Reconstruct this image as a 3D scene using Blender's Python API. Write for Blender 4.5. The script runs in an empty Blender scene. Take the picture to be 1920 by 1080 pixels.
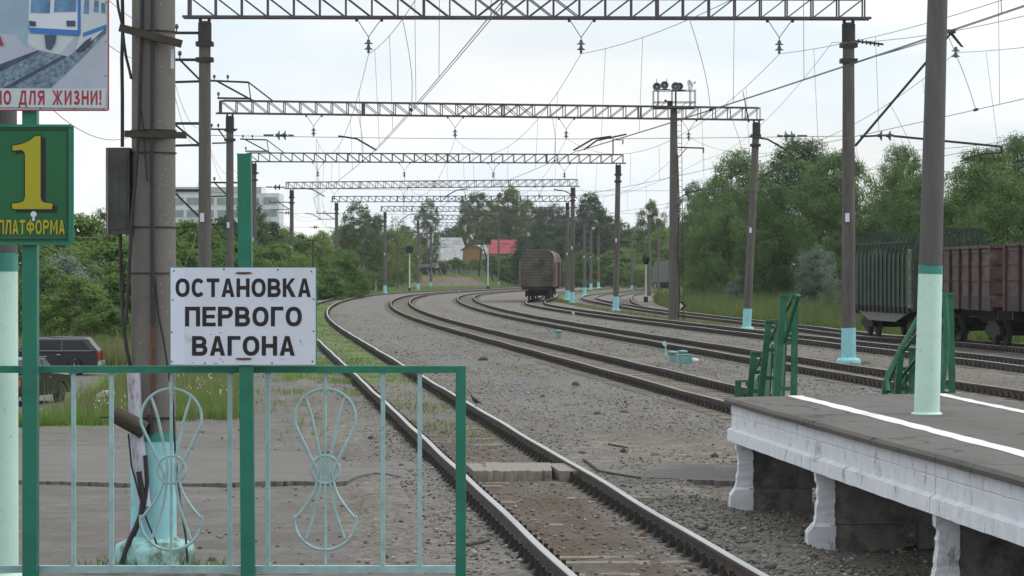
import bpy, math, random
import numpy as np
from mathutils import Vector, noise as mnoise

# ------------------------------------------------------------------ camera, sky, sun, exposure
F = 5500.0            # focal length in pixels of a 1920 wide picture
HY = 510.0            # picture row of the horizon
CAMZ = 2.72
scn = bpy.context.scene
COL = scn.collection
cam_d = bpy.data.cameras.new('camera')
cam_d.sensor_width = 36.0
cam_d.lens = 36.0 * F / 1920.0
cam_d.shift_y = -(540.0 - HY) / 1920.0
cam_d.clip_start = 0.5
cam_d.clip_end = 9000.0
cam = bpy.data.objects.new('camera', cam_d)
cam.location = (0, 0, CAMZ)
cam.rotation_euler = (math.radians(90), 0, 0)
COL.objects.link(cam)
scn.camera = cam

SUN_EL, SUN_AZ = 44.0, 78.0       # azimuth measured from straight ahead towards the right
world = bpy.data.worlds.new("World")
scn.world = world
world.use_nodes = True
wn, wl = world.node_tree.nodes, world.node_tree.links
wn.clear()
w_out = wn.new('ShaderNodeOutputWorld')
w_bg = wn.new('ShaderNodeBackground')
w_sky = wn.new('ShaderNodeTexSky')
w_sky.sky_type = 'NISHITA'
w_sky.sun_disc = False
w_sky.sun_elevation = math.radians(SUN_EL)
w_sky.sun_rotation = math.radians(SUN_AZ)
w_tc = wn.new('ShaderNodeTexCoord')
w_map = wn.new('ShaderNodeMapping')
w_map.inputs['Scale'].default_value = (5.0, 5.0, 16.0)
w_map.inputs['Location'].default_value = (0.3, 1.7, 0.4)
w_n = wn.new('ShaderNodeTexNoise')
w_n.inputs['Scale'].default_value = 1.0
w_n.inputs['Detail'].default_value = 5.0
w_n.inputs['Roughness'].default_value = 0.5
w_n.inputs['Distortion'].default_value = 0.4
w_r = wn.new('ShaderNodeValToRGB')
w_r.color_ramp.elements[0].position = 0.33
w_r.color_ramp.elements[0].color = (0.80, 0.80, 0.80, 1)
w_r.color_ramp.elements[1].position = 0.56
w_r.color_ramp.elements[1].color = (0.97, 0.97, 0.97, 1)
w_n2 = wn.new('ShaderNodeTexNoise')
w_n2.inputs['Scale'].default_value = 1.5
w_n2.inputs['Detail'].default_value = 4.0
w_cl = wn.new('ShaderNodeMixRGB')
w_cl.inputs[1].default_value = (8.0, 8.9, 9.5, 1)
w_cl.inputs[2].default_value = (9.8, 9.82, 9.85, 1)
w_mix = wn.new('ShaderNodeMixRGB')
wl.new(w_tc.outputs['Generated'], w_map.inputs['Vector'])
wl.new(w_map.outputs['Vector'], w_n.inputs['Vector'])
wl.new(w_map.outputs['Vector'], w_n2.inputs['Vector'])
wl.new(w_n.outputs['Fac'], w_r.inputs['Fac'])
w_r2 = wn.new('ShaderNodeMapRange')
w_r2.inputs[1].default_value = 0.36
w_r2.inputs[2].default_value = 0.60
wl.new(w_n2.outputs['Fac'], w_r2.inputs[0])
wl.new(w_r2.outputs[0], w_cl.inputs[0])
wl.new(w_r.outputs['Color'], w_mix.inputs[0])
wl.new(w_sky.outputs['Color'], w_mix.inputs[1])
wl.new(w_cl.outputs['Color'], w_mix.inputs[2])
# an overcast sky grows brighter towards the zenith
w_sep = wn.new('ShaderNodeSeparateXYZ')
wl.new(w_tc.outputs['Generated'], w_sep.inputs[0])
w_el = wn.new('ShaderNodeMapRange')
w_el.interpolation_type = 'SMOOTHSTEP'
w_el.inputs[1].default_value = 0.12
w_el.inputs[2].default_value = 0.60
w_el.inputs[3].default_value = 1.0
w_el.inputs[4].default_value = 1.4
wl.new(w_sep.outputs['Z'], w_el.inputs[0])
w_mul = wn.new('ShaderNodeVectorMath')
w_mul.operation = 'SCALE'
wl.new(w_mix.outputs['Color'], w_mul.inputs[0])
wl.new(w_el.outputs[0], w_mul.inputs['Scale'])
wl.new(w_mul.outputs[0], w_bg.inputs['Color'])
wl.new(w_bg.outputs['Background'], w_out.inputs['Surface'])
w_bg.inputs['Strength'].default_value = 0.1

sun_d = bpy.data.lights.new('sun', 'SUN')
sun_d.energy = 1.5
sun_d.angle = math.radians(11)
sun_d.color = (1.0, 0.96, 0.9)
sun = bpy.data.objects.new('sun', sun_d)
_az, _el = math.radians(SUN_AZ), math.radians(SUN_EL)
sdir = Vector((math.sin(_az) * math.cos(_el), math.cos(_az) * math.cos(_el), math.sin(_el)))
sun.rotation_euler = (-sdir).to_track_quat('-Z', 'Y').to_euler()
sun.location = (60, 60, 80)
COL.objects.link(sun)

vs = scn.view_settings
vs.view_transform = 'Standard'
vs.look = 'None'
vs.exposure = 0.12
vs.gamma = 1.0
vs.use_curve_mapping = False
scn.cycles.max_bounces = 6
scn.cycles.transparent_max_bounces = 6

rnd = random.Random(7)
rng = np.random.default_rng(11)


def W(x, Z):
    """world X of picture column x at depth Z"""
    return (x - 960.0) / F * Z


def H(y, Z):
    """world height of picture row y at depth Z"""
    return CAMZ - (y - HY) / F * Z


# ------------------------------------------------------------------ materials
def s2l(c):
    return tuple(((v / 255.0) / 12.92 if v / 255.0 <= 0.04045 else ((v / 255.0 + 0.055) / 1.055) ** 2.4) for v in c)


def principled(name):
    m = bpy.data.materials.new(name)
    m.use_nodes = True
    nt = m.node_tree
    b = nt.nodes['Principled BSDF']
    return m, nt, b


def mat(name, col, rough=0.8, metal=0.0, var=0.25, scale=6.0, bump=0.0, bscale=40.0, dark=None, dscale=2.0, damt=0.4,
        stretch=(1, 1, 1), spec=0.4):
    """a principled surface with a mottled base colour, optional second worn colour and bump"""
    m, nt, b = principled(name)
    N, L = nt.nodes, nt.links
    tc = N.new('ShaderNodeTexCoord')
    mp = N.new('ShaderNodeMapping')
    mp.inputs['Scale'].default_value = stretch
    L.new(tc.outputs['Object'], mp.inputs['Vector'])
    n1 = N.new('ShaderNodeTexNoise')
    n1.inputs['Scale'].default_value = scale
    n1.inputs['Detail'].default_value = 6
    n1.inputs['Roughness'].default_value = 0.65
    L.new(mp.outputs['Vector'], n1.inputs['Vector'])
    mx = N.new('ShaderNodeMixRGB')
    lo = tuple(max(0, c * (1 - var)) for c in col) + (1,)
    hi = tuple(min(1, c * (1 + var)) for c in col) + (1,)
    mx.inputs[1].default_value = lo
    mx.inputs[2].default_value = hi
    rp = N.new('ShaderNodeMapRange')
    rp.inputs[1].default_value = 0.3
    rp.inputs[2].default_value = 0.7
    L.new(n1.outputs['Fac'], rp.inputs[0])
    L.new(rp.outputs[0], mx.inputs[0])
    last = mx.outputs[0]
    if dark is not None:
        n2 = N.new('ShaderNodeTexNoise')
        n2.inputs['Scale'].default_value = dscale
        n2.inputs['Detail'].default_value = 8
        n2.inputs['Roughness'].default_value = 0.75
        L.new(mp.outputs['Vector'], n2.inputs['Vector'])
        r2 = N.new('ShaderNodeMapRange')
        r2.inputs[1].default_value = 0.62 - damt * 0.3
        r2.inputs[2].default_value = 0.72 - damt * 0.2
        L.new(n2.outputs['Fac'], r2.inputs[0])
        m2 = N.new('ShaderNodeMixRGB')
        m2.inputs[2].default_value = tuple(dark) + (1,)
        L.new(r2.outputs[0], m2.inputs[0])
        L.new(last, m2.inputs[1])
        last = m2.outputs[0]
    L.new(last, b.inputs['Base Color'])
    b.inputs['Roughness'].default_value = rough
    b.inputs['Metallic'].default_value = metal
    b.inputs['Specular IOR Level'].default_value = spec
    if bump > 0:
        n3 = N.new('ShaderNodeTexNoise')
        n3.inputs['Scale'].default_value = bscale
        n3.inputs['Detail'].default_value = 4
        L.new(mp.outputs['Vector'], n3.inputs['Vector'])
        bp = N.new('ShaderNodeBump')
        bp.inputs['Strength'].default_value = bump
        bp.inputs['Distance'].default_value = 0.02
        L.new(n3.outputs['Fac'], bp.inputs['Height'])
        L.new(bp.outputs['Normal'], b.inputs['Normal'])
    return m


def mat_concrete_speckled(name, col):
    m, nt, b = principled(name)
    N, L = nt.nodes, nt.links
    tc = N.new('ShaderNodeTexCoord')
    n1 = N.new('ShaderNodeTexNoise')
    n1.inputs['Scale'].default_value = 3.0
    n1.inputs['Detail'].default_value = 7
    n1.inputs['Roughness'].default_value = 0.7
    L.new(tc.outputs['Object'], n1.inputs['Vector'])
    mx = N.new('ShaderNodeMixRGB')
    mx.inputs[1].default_value = tuple(c * 0.7 for c in col) + (1,)
    mx.inputs[2].default_value = tuple(c * 1.3 for c in col) + (1,)
    L.new(n1.outputs['Fac'], mx.inputs[0])
    v = N.new('ShaderNodeTexVoronoi')
    v.inputs['Scale'].default_value = 34.0
    L.new(tc.outputs['Object'], v.inputs['Vector'])
    lt = N.new('ShaderNodeMapRange')
    lt.inputs[1].default_value = 0.22
    lt.inputs[2].default_value = 0.10
    L.new(v.outputs['Distance'], lt.inputs[0])
    g = N.new('ShaderNodeMath')
    g.operation = 'GREATER_THAN'
    g.inputs[1].default_value = 0.66
    L.new(v.outputs['Color'], g.inputs[0])
    mu = N.new('ShaderNodeMath')
    mu.operation = 'MULTIPLY'
    L.new(lt.outputs[0], mu.inputs[0])
    L.new(g.outputs[0], mu.inputs[1])
    m2 = N.new('ShaderNodeMixRGB')
    m2.inputs[2].default_value = (0.36, 0.34, 0.31, 1)
    L.new(mu.outputs[0], m2.inputs[0])
    L.new(mx.outputs[0], m2.inputs[1])
    L.new(m2.outputs[0], b.inputs['Base Color'])
    b.inputs['Roughness'].default_value = 0.9
    bp = N.new('ShaderNodeBump')
    bp.inputs['Strength'].default_value = 0.35
    bp.inputs['Distance'].default_value = 0.01
    n3 = N.new('ShaderNodeTexNoise')
    n3.inputs['Scale'].default_value = 60
    L.new(tc.outputs['Object'], n3.inputs['Vector'])
    L.new(n3.outputs['Fac'], bp.inputs['Height'])
    L.new(bp.outputs['Normal'], b.inputs['Normal'])
    return m


def mat_leaf(name, ca, cb, trans=0.3, cc=None, scale=0.7):
    m, nt, b = principled(name)
    N, L = nt.nodes, nt.links
    tc = N.new('ShaderNodeTexCoord')
    n1 = N.new('ShaderNodeTexNoise')
    n1.inputs['Scale'].default_value = scale
    n1.inputs['Detail'].default_value = 3
    L.new(tc.outputs['Object'], n1.inputs['Vector'])
    geo = N.new('ShaderNodeNewGeometry')
    oi = N.new('ShaderNodeObjectInfo')
    a1 = N.new('ShaderNodeMath')
    a1.operation = 'MULTIPLY_ADD'
    a1.inputs[1].default_value = 0.5
    L.new(geo.outputs['Random Per Island'], a1.inputs[0])
    L.new(n1.outputs['Fac'], a1.inputs[2])
    a2 = N.new('ShaderNodeMath')
    a2.operation = 'MULTIPLY_ADD'
    a2.inputs[1].default_value = 0.7
    L.new(oi.outputs['Random'], a2.inputs[0])
    L.new(a1.outputs[0], a2.inputs[2])
    r = N.new('ShaderNodeMapRange')
    r.inputs[1].default_value = 0.45
    r.inputs[2].default_value = 1.55
    L.new(a2.outputs[0], r.inputs[0])
    mx = N.new('ShaderNodeMixRGB')
    mx.inputs[1].default_value = tuple(ca) + (1,)
    mx.inputs[2].default_value = tuple(cb) + (1,)
    L.new(r.outputs[0], mx.inputs[0])
    b.inputs['Roughness'].default_value = 0.6
    b.inputs['Specular IOR Level'].default_value = 0.08
    L.new(mx.outputs[0], b.inputs['Base Color'])
    tr = N.new('ShaderNodeBsdfTranslucent')
    L.new(mx.outputs[0], tr.inputs['Color'])
    ms = N.new('ShaderNodeMixShader')
    ms.inputs[0].default_value = trans
    L.new(b.outputs[0], ms.inputs[1])
    L.new(tr.outputs[0], ms.inputs[2])
    L.new(ms.outputs[0], nt.nodes['Material Output'].inputs['Surface'])
    return m


M = {}
M['greymast'] = mat('grey_pole_concrete', (0.098, 0.096, 0.092), 0.9, var=0.2, scale=2.5, bump=0.2, dark=(0.075, 0.073, 0.07), dscale=1.2, stretch=(3, 3, 0.35))
M['mast'] = mat('mast_concrete', (0.100, 0.093, 0.085), 0.9, var=0.22, scale=2.5, bump=0.2, dark=(0.07, 0.062, 0.056), dscale=1.2, stretch=(3, 3, 0.35))
M['pole_concrete'] = mat_concrete_speckled('speckled_concrete', (0.130, 0.122, 0.110))
M['teal'] = mat('teal_paint', (0.235, 0.51, 0.545), 0.6, var=0.10, scale=4, bump=0.12, bscale=30, dark=(0.16, 0.32, 0.31), dscale=5, damt=0.15)
M['tealdark'] = mat('dark_teal_paint', (0.035, 0.21, 0.165), 0.5, var=0.12, scale=8)
M['tealgrime'] = mat('grimy_teal_paint', (0.26, 0.5, 0.49), 0.7, var=0.18, scale=7, bump=0.3, bscale=25, dark=(0.1, 0.13, 0.09), dscale=4, damt=0.55)
M['boxteal'] = mat('weathered_box_teal', (0.16, 0.33, 0.33), 0.7, var=0.2, scale=9, bump=0.2, bscale=25, dark=(0.08, 0.11, 0.1), dscale=5, damt=0.4)
M['mint'] = mat('mint_paint', (0.47, 0.66, 0.58), 0.6, var=0.06, scale=5, bump=0.12, bscale=40, dark=(0.22, 0.26, 0.22), dscale=14, damt=0.03)
M['green'] = mat('green_enamel', (0.012, 0.150, 0.096), 0.42, var=0.18, scale=7, bump=0.07, bscale=60, dark=(0.035, 0.04, 0.026), dscale=26, damt=0.0)
M['stairgreen'] = mat('green_stair_paint', (0.018, 0.115, 0.06), 0.5, var=0.25, scale=6, bump=0.1, bscale=50)
M['bluegrey'] = mat('pale_blue_enamel', (0.27, 0.41, 0.42), 0.48, var=0.18, scale=12, bump=0.12, bscale=90, dark=(0.12, 0.10, 0.08), dscale=28, damt=0.03)
M['steel'] = mat('painted_truss_steel', (0.075, 0.062, 0.072), 0.6, metal=0.1, var=0.25, scale=5)
M['darkiron'] = mat('dark_iron', (0.035, 0.033, 0.032), 0.7, metal=0.2, var=0.3, scale=8)
M['wire'] = mat('wire_metal', (0.09, 0.09, 0.092), 0.6, metal=0.2, var=0.1, scale=2)
M['insul'] = mat('porcelain', (0.07, 0.075, 0.085), 0.3, var=0.15, scale=8)
M['insulpale'] = mat('pale_porcelain', (0.35, 0.36, 0.36), 0.3, var=0.15, scale=8)
M['railside'] = mat('rusty_rail', (0.062, 0.047, 0.036), 0.85, var=0.35, scale=5, dark=(0.035, 0.028, 0.024), dscale=3)
M['railtop'] = mat('worn_rail_head', (0.34, 0.335, 0.33), 0.36, metal=0.5, var=0.18, scale=3, stretch=(1, 0.1, 1))
M['railtoprust'] = mat('dull_rail_head', (0.20, 0.175, 0.15), 0.45, metal=0.4, var=0.25, scale=3)
M['sleeper'] = mat('dusty_sleeper', (0.175, 0.155, 0.125), 0.95, var=0.35, scale=4, bump=0.4, bscale=25)
M['clip'] = mat('rail_clip_iron', (0.022, 0.019, 0.017), 0.85, var=0.3, scale=15)
M['white_wash'] = mat('worn_whitewash', (0.61, 0.63, 0.67), 0.85, var=0.10, scale=6, bump=0.3, bscale=30, dark=(0.17, 0.165, 0.16), dscale=4.0, damt=0.2, stretch=(1, 1.0, 0.7))
def add_cracks(m, scale, width, dark):
    nt = m.node_tree
    N, L = nt.nodes, nt.links
    b = N['Principled BSDF']
    src = b.inputs['Base Color'].links[0].from_socket
    tc = N.new('ShaderNodeTexCoord')
    nz = N.new('ShaderNodeTexNoise')
    nz.inputs['Scale'].default_value = 1.7
    nz.inputs['Detail'].default_value = 6
    L.new(tc.outputs['Object'], nz.inputs['Vector'])
    ad = N.new('ShaderNodeMixRGB')
    ad.blend_type = 'ADD'
    ad.inputs[0].default_value = 0.9
    L.new(tc.outputs['Object'], ad.inputs[1])
    L.new(nz.outputs['Color'], ad.inputs[2])
    v = N.new('ShaderNodeTexVoronoi')
    v.feature = 'DISTANCE_TO_EDGE'
    v.inputs['Scale'].default_value = scale
    L.new(ad.outputs[0], v.inputs['Vector'])
    r = N.new('ShaderNodeMapRange')
    r.inputs[1].default_value = width
    r.inputs[2].default_value = width * 0.3
    L.new(v.outputs['Distance'], r.inputs[0])
    mx = N.new('ShaderNodeMixRGB')
    mx.inputs[2].default_value = tuple(dark) + (1,)
    L.new(r.outputs[0], mx.inputs[0])
    L.new(src, mx.inputs[1])
    L.new(mx.outputs[0], b.inputs['Base Color'])


M['white_line'] = mat('white_line_paint', (0.64, 0.64, 0.62), 0.85, var=0.13, scale=20, bump=0.3, bscale=60, dark=(0.2, 0.19, 0.18), dscale=18, damt=0.06)
M['asphalt'] = mat('platform_asphalt', (0.112, 0.105, 0.096), 0.92, var=0.2, scale=2.2, bump=0.5, bscale=110, dark=(0.078, 0.072, 0.066), dscale=1.1, damt=0.5, stretch=(1, 0.35, 1))
add_cracks(M['asphalt'], 0.42, 0.012, (0.03, 0.028, 0.026))
M['darkconc'] = mat('damp_concrete', (0.15, 0.143, 0.135), 0.95, var=0.3, scale=3, bump=0.4, bscale=18, dark=(0.06, 0.057, 0.053), dscale=2)
M['slabconc'] = mat('crossing_concrete', (0.22, 0.20, 0.175), 0.95, var=0.2, scale=14, bump=0.6, bscale=70, dark=(0.12, 0.105, 0.09), dscale=7, damt=0.25)
M['timber'] = mat('weathered_timber', (0.052, 0.044, 0.034), 0.9, var=0.35, scale=9, bump=0.4, bscale=20, stretch=(1, 1, 4))
M['wallwhite'] = mat('sign_white_enamel', (0.56, 0.60, 0.68), 0.35, var=0.05, scale=3, dark=(0.36, 0.34, 0.32), dscale=9, damt=0.0)
M['tape'] = mat('sign_tape', (0.60, 0.65, 0.78), 0.5, var=0.03, scale=3)
M['letter'] = mat('black_lettering', (0.012, 0.01, 0.014), 0.5, var=0.2, scale=10)
M['rust'] = mat('rust', (0.11, 0.055, 0.03), 0.9, var=0.4, scale=20)
M['signgreen'] = mat('sign_green', (0.005, 0.100, 0.034), 0.4, var=0.12, scale=4)
M['signyellow'] = mat('sign_yellow', (0.33, 0.31, 0.010), 0.45, var=0.06, scale=4)
M['signred'] = mat('sign_red', (0.30, 0.022, 0.05), 0.5, var=0.06, scale=5)
M['posterpale'] = mat('poster_pale', (0.45, 0.51, 0.54), 0.4, var=0.06, scale=3)
M['postersky'] = mat('poster_pale_blue', (0.25, 0.36, 0.45), 0.4, var=0.12, scale=3)
M['posterblue'] = mat('poster_blue', (0.035, 0.16, 0.42), 0.4, var=0.12, scale=8)
M['posterglass'] = mat('poster_window_blue', (0.10, 0.22, 0.36), 0.4, var=0.5, scale=9)
M['posterdark'] = mat('poster_dark', (0.045, 0.065, 0.11), 0.4, var=0.4, scale=16)
M['posterballast'] = mat('poster_ballast', (0.13, 0.19, 0.25), 0.5, var=0.75, scale=55)
M['postergrey'] = mat('poster_grey', (0.36, 0.40, 0.48), 0.5, var=0.08, scale=5)
M['grease'] = mat('greasy_metal', (0.05, 0.05, 0.048), 0.5, metal=0.3, var=0.4, scale=5)
M['scuff'] = mat('grey_scuff', (0.26, 0.26, 0.27), 0.7, var=0.35, scale=90)
M['zinc'] = mat('grey_box_metal', (0.16, 0.165, 0.16), 0.55, metal=0.3, var=0.2, scale=4, dark=(0.07, 0.065, 0.06), dscale=4, damt=0.4)
M['duct'] = mat('lilac_white_duct', (0.42, 0.42, 0.49), 0.5, var=0.15, scale=3, dark=(0.12, 0.09, 0.07), dscale=5, damt=0.3, stretch=(3, 3, 0.5))
M['cable'] = mat('black_cable', (0.022, 0.021, 0.022), 0.55, var=0.2, scale=10)
M['boxcar'] = mat('boxcar_planks', (0.092, 0.084, 0.068), 0.85, var=0.35, scale=0.9, dark=(0.028, 0.026, 0.024), dscale=0.8, damt=0.35, stretch=(1, 1, 1.2))
M['boxcarside'] = mat('boxcar_side', (0.17, 0.13, 0.11), 0.8, var=0.25, scale=1.2, dark=(0.07, 0.05, 0.045), dscale=0.8)
M['boxbrown'] = mat('red_brown_wagon', (0.105, 0.05, 0.034), 0.8, var=0.3, scale=1.2, dark=(0.05, 0.03, 0.027), dscale=0.8)
M['gondola'] = mat('gondola_brown', (0.082, 0.047, 0.044), 0.78, var=0.4, scale=1.6, dark=(0.17, 0.135, 0.14), dscale=2.2, damt=0.2)
M['gondrib'] = mat('gondola_rib', (0.040, 0.028, 0.027), 0.8, var=0.3, scale=2)
M['tgreen'] = mat('timber_car_green', (0.026, 0.044, 0.035), 0.8, var=0.3, scale=1.5, dark=(0.016, 0.026, 0.021), dscale=1.0)
M['tpale'] = mat('timber_car_edge', (0.14, 0.165, 0.125), 0.75, var=0.25, scale=3)
M['under'] = mat('bogie_grime', (0.022, 0.019, 0.018), 0.85, var=0.35, scale=3)
M['navy'] = mat('navy_car_paint', (0.006, 0.008, 0.018), 0.22, var=0.1, scale=3, spec=0.6)
M['brownpaint'] = mat('dark_car_paint', (0.026, 0.025, 0.025), 0.2, var=0.1, scale=3, spec=0.6)
M['carglass'] = mat('tinted_glass', (0.010, 0.012, 0.015), 0.12, var=0.05, scale=2, spec=0.25)
M['chrome'] = mat('bright_trim', (0.5, 0.51, 0.53), 0.25, metal=0.8, var=0.08, scale=4)
M['tyre'] = mat('tyre_rubber', (0.02, 0.02, 0.02), 0.85, var=0.2, scale=10)
M['redlamp'] = mat('red_lens', (0.32, 0.025, 0.015), 0.2, var=0.1, scale=8)
M['orangelamp'] = mat('orange_lens', (0.45, 0.10, 0.02), 0.2, var=0.1, scale=8)
M['bldg'] = mat('pale_panel_wall', (0.56, 0.58, 0.60), 0.85, var=0.08, scale=0.15)
M['bldgband'] = mat('grey_parapet', (0.36, 0.38, 0.39), 0.85, var=0.1, scale=0.2)
M['bldgwin'] = mat('far_window', (0.20, 0.235, 0.26), 0.25, var=0.3, scale=0.3)
M['slate'] = mat('old_slate_roof', (0.36, 0.37, 0.38), 0.85, var=0.22, scale=1.2, dark=(0.2, 0.2, 0.2), dscale=0.9, stretch=(1, 1, 0.5))
M['housewall'] = mat('limewashed_wall', (0.45, 0.42, 0.40), 0.9, var=0.2, scale=0.8)
M['ochre'] = mat('ochre_boards', (0.29, 0.17, 0.075), 0.85, var=0.35, scale=1.6, stretch=(4, 1, 0.4))
M['redroof'] = mat('red_metal_roof', (0.29, 0.032, 0.052), 0.5, var=0.12, scale=1.0, stretch=(3, 1, 0.3))
M['greywall'] = mat('grey_gable_boards', (0.22, 0.21, 0.21), 0.9, var=0.25, scale=1.5)
M['blackwood'] = mat('blackened_wood', (0.03, 0.028, 0.027), 0.9, var=0.4, scale=1.4)
M['fencewood'] = mat('grey_fence_wood', (0.20, 0.185, 0.165), 0.9, var=0.35, scale=3)
M['whitepaint'] = mat('white_post_paint', (0.55, 0.57, 0.58), 0.6, var=0.1, scale=4)
M['black'] = mat('signal_black', (0.012, 0.012, 0.013), 0.6, var=0.2, scale=6)
M['horn'] = mat('grey_horn', (0.12, 0.13, 0.135), 0.5, metal=0.3, var=0.2, scale=4)
M['bark'] = mat('bark', (0.085, 0.07, 0.055), 0.95, var=0.4, scale=5, bump=0.5, bscale=15, stretch=(2, 2, 0.4))
M['birchbark'] = mat('birch_bark', (0.42, 0.42, 0.40), 0.9, var=0.2, scale=5, dark=(0.06, 0.055, 0.05), dscale=5, damt=0.4, stretch=(1, 1, 3))
M['stone'] = mat('loose_stone', (0.20, 0.195, 0.19), 0.95, var=0.45, scale=6)
M['brick'] = mat('broken_brick', (0.062, 0.050, 0.043), 0.95, var=0.3, scale=12)
M['feather'] = mat('dark_plumage', (0.022, 0.021, 0.020), 0.45, var=0.4, scale=60)
M['beak'] = mat('beak_horn', (0.09, 0.07, 0.04), 0.4, var=0.1, scale=50)
M['paleboard'] = mat('pale_teal_plate', (0.40, 0.62, 0.55), 0.5, var=0.08, scale=10)
M['litter'] = mat('pale_litter', (0.5, 0.5, 0.48), 0.7, var=0.1, scale=10)

M['willow'] = mat_leaf('willow_leaf', (0.044, 0.096, 0.028), (0.150, 0.228, 0.080), 0.32)
M['willowdark'] = mat_leaf('dark_willow_leaf', (0.026, 0.062, 0.018), (0.078, 0.136, 0.042), 0.28)
M['silver'] = mat_leaf('silver_willow_leaf', (0.115, 0.160, 0.118), (0.22, 0.27, 0.21), 0.32)
M['shrub'] = mat_leaf('shrub_leaf', (0.070, 0.138, 0.030), (0.150, 0.240, 0.066), 0.42)
M['birch'] = mat_leaf('birch_leaf', (0.058, 0.100, 0.034), (0.120, 0.168, 0.076), 0.4)
M['oak'] = mat_leaf('oak_leaf', (0.060, 0.100, 0.030), (0.165, 0.215, 0.062), 0.42, scale=0.3)
M['darkleaf'] = mat_leaf('dark_leaf', (0.034, 0.064, 0.034), (0.075, 0.112, 0.056), 0.34, scale=0.3)
M['limeleaf'] = mat_leaf('light_leaf', (0.105, 0.185, 0.040), (0.205, 0.290, 0.075), 0.42, scale=0.3)
M['grass'] = mat_leaf('grass_blade', (0.085, 0.160, 0.030), (0.175, 0.260, 0.070), 0.4)
M['drygrass'] = mat_leaf('seeding_grass', (0.085, 0.130, 0.042), (0.19, 0.205, 0.09), 0.35)
M['flower'] = mat_leaf('white_umbel', (0.45, 0.48, 0.42), (0.6, 0.6, 0.55), 0.2)


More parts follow.
